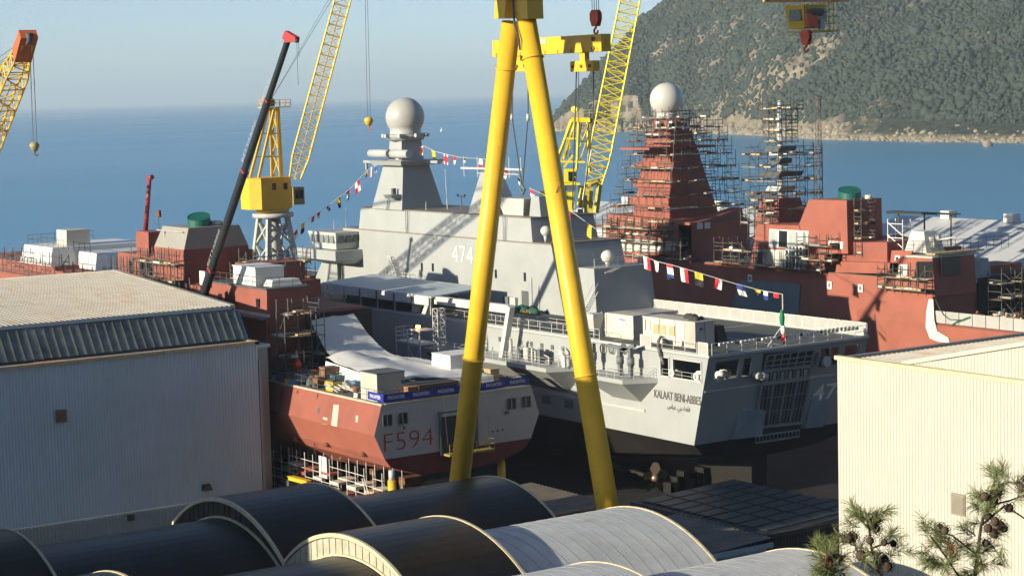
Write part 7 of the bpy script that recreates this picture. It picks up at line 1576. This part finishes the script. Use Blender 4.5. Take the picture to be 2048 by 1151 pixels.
flag_line('string of signal flags between radome mast and aft mast', pts, [(.03, 1.3, 1.9, (F_WHITE, F_RED), 'h3'), (.10, 1.2, 1.7, (F_YEL, F_YEL), ''), (.17, 1.4, 1.9, (F_WHITE, F_RED), 'cross'), (.22, 1.1, 1.5, (F_RED, F_WHITE), 'taper'), (.27, .8, .9, (F_BLK, F_WHITE), 'h2'), (.36, 1.3, 2.1, (F_WHITE, F_RED), 'h2'), (.49, 1.5, 1.9, (F_RED, F_WHITE), 'taper'), (.57, 1.2, 1.5, (F_BLK, F_WHITE), 'taper'), (.66, 1.4, 1.6, (F_RED, F_WHITE), 'h2'), (.86, 1.6, 2.2, (F_WHITE, F_RED, F_BLUE), 'v2'), (.97, 1.3, 2.2, (F_YEL, F_YEL), '')])
pole_t = PX(1565, 588, 141.0)
fx = PY(1567, 690, 149.2)
pole_top = PY(1565, 588, 149.2)
pts = [PD(1288, 512, 212), PD(1312, 522, 211), PD(1345, 530, 209), PD(1400, 546, 207), PD(1460, 564, 206), PD(1520, 580, 205), pole_top]
flag_line('string of signal flags ending at the stern flagstaff', pts, [(.02, 1.3, 1.9, (F_WHITE, F_RED, F_WHITE), 'v2'), (.09, 1.0, 1.6, (F_WHITE, F_WHITE), 'taper'), (.20, 1.4, 2.0, (F_RED, F_WHITE, F_BLUE), 'h3'), (.30, 1.4, 2.1, (F_WHITE, F_RED), 'v2'), (.40, 1.4, 2.0, (F_YEL, F_BLK), 'h2'), (.52, 1.1, 1.5, (F_RED, F_WHITE), 'v2'), (.64, 1.3, 1.7, (F_BLUE, F_WHITE), 'h2'), (.74, 1.0, .9, (F_YEL, F_BLK), 'taper'), (.82, 1.3, 1.3, (F_WHITE, F_BLUE), 'h2'), (.93, 1.5, .7, (F_RED, F_RED), '')])
T = thing('flagstaff', 'stern flagstaff with a furled green white and red flag', 'flagstaff', (fx.x, fx.y, KD))
mb = MB(); mb.tube((fx.x, fx.y, KD), pole_top, .09, .06, n=8); mb.build('staff', mat('staff_pale', (0.55, 0.48, 0.34)), T); mb = MB(); mb.tube((fx.x - 1.4, fx.y + .8, KD), (fx.x, fx.y, KD + 2.2), .05, n=5); mb.build('stay', STEELW, T)
for z0_, z1_, m, o in ((KD + 2.0, KD + 3.7, F_GRN, -.25), (KD + 1.1, KD + 2.2, F_WHITE, -.1), (KD + .2, KD + 1.3, F_RED, -.05)):
    mb = MB(); mb.lathe((fx.x + o, fx.y - .1, 0), [(.02, z0_), (.22, z0_ + .2), (.28, (z0_ + z1_) / 2), (.16, z1_ - .1), (.02, z1_)], 7); mb.build('flag_fold', m, T)
# ================================================================== SEA THINGS
p = PZ(883, 263, SEA_Z); T = thing('buoy', 'tiny white buoy on the sea right of the radome', 'buoy', tuple(p)); s_ = 3.0
mb = MB(); mb.lathe(p, [(.1, -.2), (1.6, 0), (1.7, 1.0), (.8, 2.0), (.3, 4.2), (.02, 4.4)], 14); mb.build('float', WHITE, T); mb = MB(); mb.tube(p + Vector((0, 0, 4.2)), p + Vector((0, 0, 5.4)), .12, n=6); mb.build('topmark', WHITE, T)
# ================================================================== PINE IN THE FOREGROUND
NEED = leaf_mat('pine_needles', [(0.07, 0.10, 0.04), (0.20, 0.23, 0.10), (0.13, 0.16, 0.06)]); BARK = mat('pine_bark', (0.075, 0.055, 0.042), .95, var=.4, scale=20, bump=.4, bscale=60); CONE = mat('pine_cone', (0.085, 0.062, 0.045), .9, var=.4, scale=40); BROWN = mat('dead_needles', (0.30, 0.15, 0.07), .9)
rgp = random.Random(21); PDp = 15.0
def tuft(mb, c, d, L, n, spread=1.0):
    d = Vector(d).normalized(); a = Vector((0, 0, 1)) if abs(d.z) < .9 else Vector((1, 0, 0)); u = d.cross(a).normalized(); v = u.cross(d)
    for k in range(n):
        th = rgp.uniform(0, 6.28); el = rgp.uniform(.25, 1.25) * spread; q = (d * math.cos(el) + (u * math.cos(th) + v * math.sin(th)) * math.sin(el)); o = c + d * rgp.uniform(-.07, .05)
        s_ = q.cross(Vector((rgp.uniform(-1, 1), rgp.uniform(-1, 1), rgp.uniform(-1, 1)))).normalized() * .0019; l = L * rgp.uniform(.7, 1.1); droop = Vector((0, 0, -.12 * l)); m_ = o + q * l * .55; e = o + q * l + droop
        mb.add([o - s_, o + s_, m_ + s_, m_ - s_], [(0, 1, 2, 3)]); mb.add([m_ - s_, m_ + s_, e], [(0, 1, 2)])
def cone_(mb, c, r):
    n, m = 9, 7; ph = rgp.uniform(0, 6)
    mb.sph(c, r * .82, 10, 6)
    for j in range(m):
        z = -.8 + 1.6 * j / (m - 1); rr = r * math.sqrt(max(.1, 1 - z * z * .8))
        for i in range(n):
            a = ph + 2 * math.pi * (i + .5 * (j % 2)) / n; p = Vector(c) + Vector((rr * math.cos(a), rr * math.sin(a), r * z * 1.1)); o = Vector((math.cos(a), math.sin(a), .35)); t_ = Vector((-math.sin(a), math.cos(a), 0))
            mb.add([p - t_ * r * .25, p + t_ * r * .25, p + o * r * .3 + t_ * r * .12, p + o * r * .3 - t_ * r * .12], [(0, 1, 2, 3)])
def pd(x, y, dd=0): return PD(x, y, PDp + dd)
def pine(label, trunk_base, limbs, tufts, cones, dead=()):
    g = PD(*trunk_base, PDp); T = thing('pine_tree', label, 'tree', (g.x, g.y, 20), 'pines growing below the viewer')
    ground = Vector((g.x, g.y, 40.2 - max(0, g.x * .566 + g.y * .824 - 2) * 1.05 - .3)); T.location = ground; WL[T.name] = ground
    mb = MB(); mb.tube(ground, g, .10, .02, n=10); mb.build('trunk', BARK, T)
    mb = MB()
    for L in limbs:
        P_ = [pd(x, y, dd) for x, y, dd in L[1]]; r = L[0]
        for k in range(len(P_) - 1): mb.tube(P_[k], P_[k + 1], r * .45 * (1 - .6 * k / len(P_)), r * .45 * (1 - .6 * (k + 1) / len(P_)), n=6)
    mb.build('branches', BARK, T)
    mb = MB()
    for x, y, dx, dy, n in tufts:
        dd = rgp.uniform(-.25, .25); c = pd(x, y, dd); d = (_r * dx - _u * dy) + _f * rgp.uniform(-.4, .4)
        for k in range(n + 1): tuft(mb, c + Vector((rgp.uniform(-.07, .07), rgp.uniform(-.07, .07), rgp.uniform(-.07, .07))) , d + Vector((rgp.uniform(-.5, .5), rgp.uniform(-.5, .5), rgp.uniform(-.3, .5))), .125, 50)
    mb.build('crown', NEED, T)
    for x, y, r in cones: mb = MB(); cone_(mb, pd(x, y, rgp.uniform(-.15, .1)), r * 1.25 * PDp / FPX); mb.build('pine_cone', CONE, T)
    if dead:
        mb = MB()
        for x, y in dead: tuft(mb, pd(x, y, -.1), (-.3, 0, .4), .09, 60)
        mb.build('dead_shoot', BROWN, T)
    return T
pine('pine top with many cones in front of the cream shed at right', (1945, 1190), [(.035, [(1945, 1190, 0), (1955, 1110, 0), (1962, 1050, 0), (1978, 1000, 0), (1990, 960, .1)]), (.02, [(1962, 1050, 0), (2010, 1010, .1), (2048, 1035, .1), (2080, 1060, .2)]), (.018, [(1978, 1010, 0), (2020, 1000, .1), (2060, 985, .2)]), (.018, [(1955, 1110, 0), (1905, 1070, -.1), (1870, 1060, -.1)]), (.015, [(1955, 1110, 0), (1985, 1090, .1), (2005, 1120, .1)]), (.02, [(1930, 1170, 0), (1890, 1110, -.1), (1860, 1070, -.2)])],
     [(1990, 945, 0, -1, 2), (1984, 962, -.4, -.8, 2), (1968, 985, -.8, -.3, 2), (2000, 985, .5, -.6, 2), (1960, 1010, -.9, -.2, 1), (1985, 1010, .3, -.6, 2), (2045, 965, .3, -.9, 2), (2060, 985, .6, -.3, 2), (1955, 1060, -.7, -.3, 2), (1940, 1090, -.8, -.2, 2), (1965, 1085, .5, -.3, 2), (1950, 1120, -.5, -.2, 2), (1972, 1120, .4, -.2, 1), (1940, 1140, -.4, .2, 2), (1868, 1060, -.4, -.8, 2), (1852, 1072, -.9, -.2, 1), (1880, 1090, -.5, -.4, 2), (1900, 1100, .2, -.8, 2), (1878, 1115, -.7, .1, 2), (1905, 1130, .1, -.3, 2), (1850, 1105, -1, .1, 1), (1890, 1145, -.4, .2, 1), (2010, 1085, .4, .1, 1)],
     [(1970, 992, 9), (1988, 1000, 9), (1982, 1012, 10), (1996, 985, 9), (1975, 1030, 9), (2018, 1015, 9), (1990, 1042, 9), (2000, 1050, 10), (1976, 1055, 9), (1988, 1066, 10), (1972, 1085, 8), (2008, 1056, 8), (1880, 1054, 8), (1890, 1060, 8), (2044, 975, 9)], [(1903, 1102), (1910, 1108)])
pine('small pine branch with two shoots left of the louvre vent', (1745, 1185), [(.03, [(1770, 1190, 0), (1752, 1130, 0), (1742, 1090, 0), (1738, 1050, 0), (1745, 1030, 0)]), (.02, [(1765, 1150, 0), (1725, 1120, -.1), (1705, 1080, -.1), (1700, 1065, -.1)]), (.016, [(1745, 1095, 0), (1770, 1085, 0), (1792, 1085, 0)]), (.018, [(1742, 1060, 0), (1725, 1042, 0), (1715, 1035, 0)])],
     [(1748, 1030, .3, -.9, 2), (1760, 1035, .8, -.4, 2), (1738, 1045, -.2, -.8, 1), (1718, 1036, -.6, -.7, 2), (1705, 1045, -.9, -.1, 1), (1700, 1070, -.8, -.3, 2), (1735, 1095, -.4, -.2, 1), (1792, 1086, .8, -.2, 2), (1775, 1080, .2, -.8, 1), (1770, 1125, .5, .1, 2), (1730, 1110, -.3, .2, 1)],
     [(1755, 1038, 8), (1746, 1048, 8), (1752, 1056, 9), (1697, 1075, 10), (1708, 1072, 8), (1740, 1080, 8), (1722, 1110, 11), (1768, 1084, 7), (1787, 1086, 7), (1768, 1118, 10), (1775, 1132, 10)])
pine('bushy pine shoot poking up at the shed corner', (1655, 1190), [(.03, [(1660, 1190, 0), (1664, 1120, 0), (1657, 1085, 0)]), (.012, [(1680, 1150, 0), (1700, 1155, 0)])],
     [(1656, 1088, -.1, -1, 3), (1664, 1100, .4, -.8, 2), (1650, 1105, -.6, -.7, 2), (1668, 1118, .7, -.3, 2), (1648, 1125, -.8, 0, 2), (1660, 1130, .2, .2, 2), (1652, 1145, -.4, .2, 2), (1672, 1142, .5, .2, 2)],
     [(1662, 1112, 8), (1652, 1122, 8)], [(1652, 1128), (1658, 1132)])
# ================================================================== AIR
hz = bpy.data.materials.new('sea_haze'); hz.use_nodes = True; t = hz.node_tree; t.nodes.clear()
o_ = t.nodes.new('ShaderNodeOutputMaterial'); v_ = t.nodes.new('ShaderNodeVolumePrincipled')
v_.inputs['Color'].default_value = (0.66, 0.84, 1.0, 1); v_.inputs['Density'].default_value = 0.00009; v_.inputs['Anisotropy'].default_value = 0.0
t.links.new(v_.outputs[0], o_.inputs['Volume'])
mb = MB(); mb.box(-95000, 95000, -95000, 95000, -5.0, 330.0); setp(mb.build('haze', hz), 'pale sea haze filling the air over the bay', 'haze', kind='stuff')
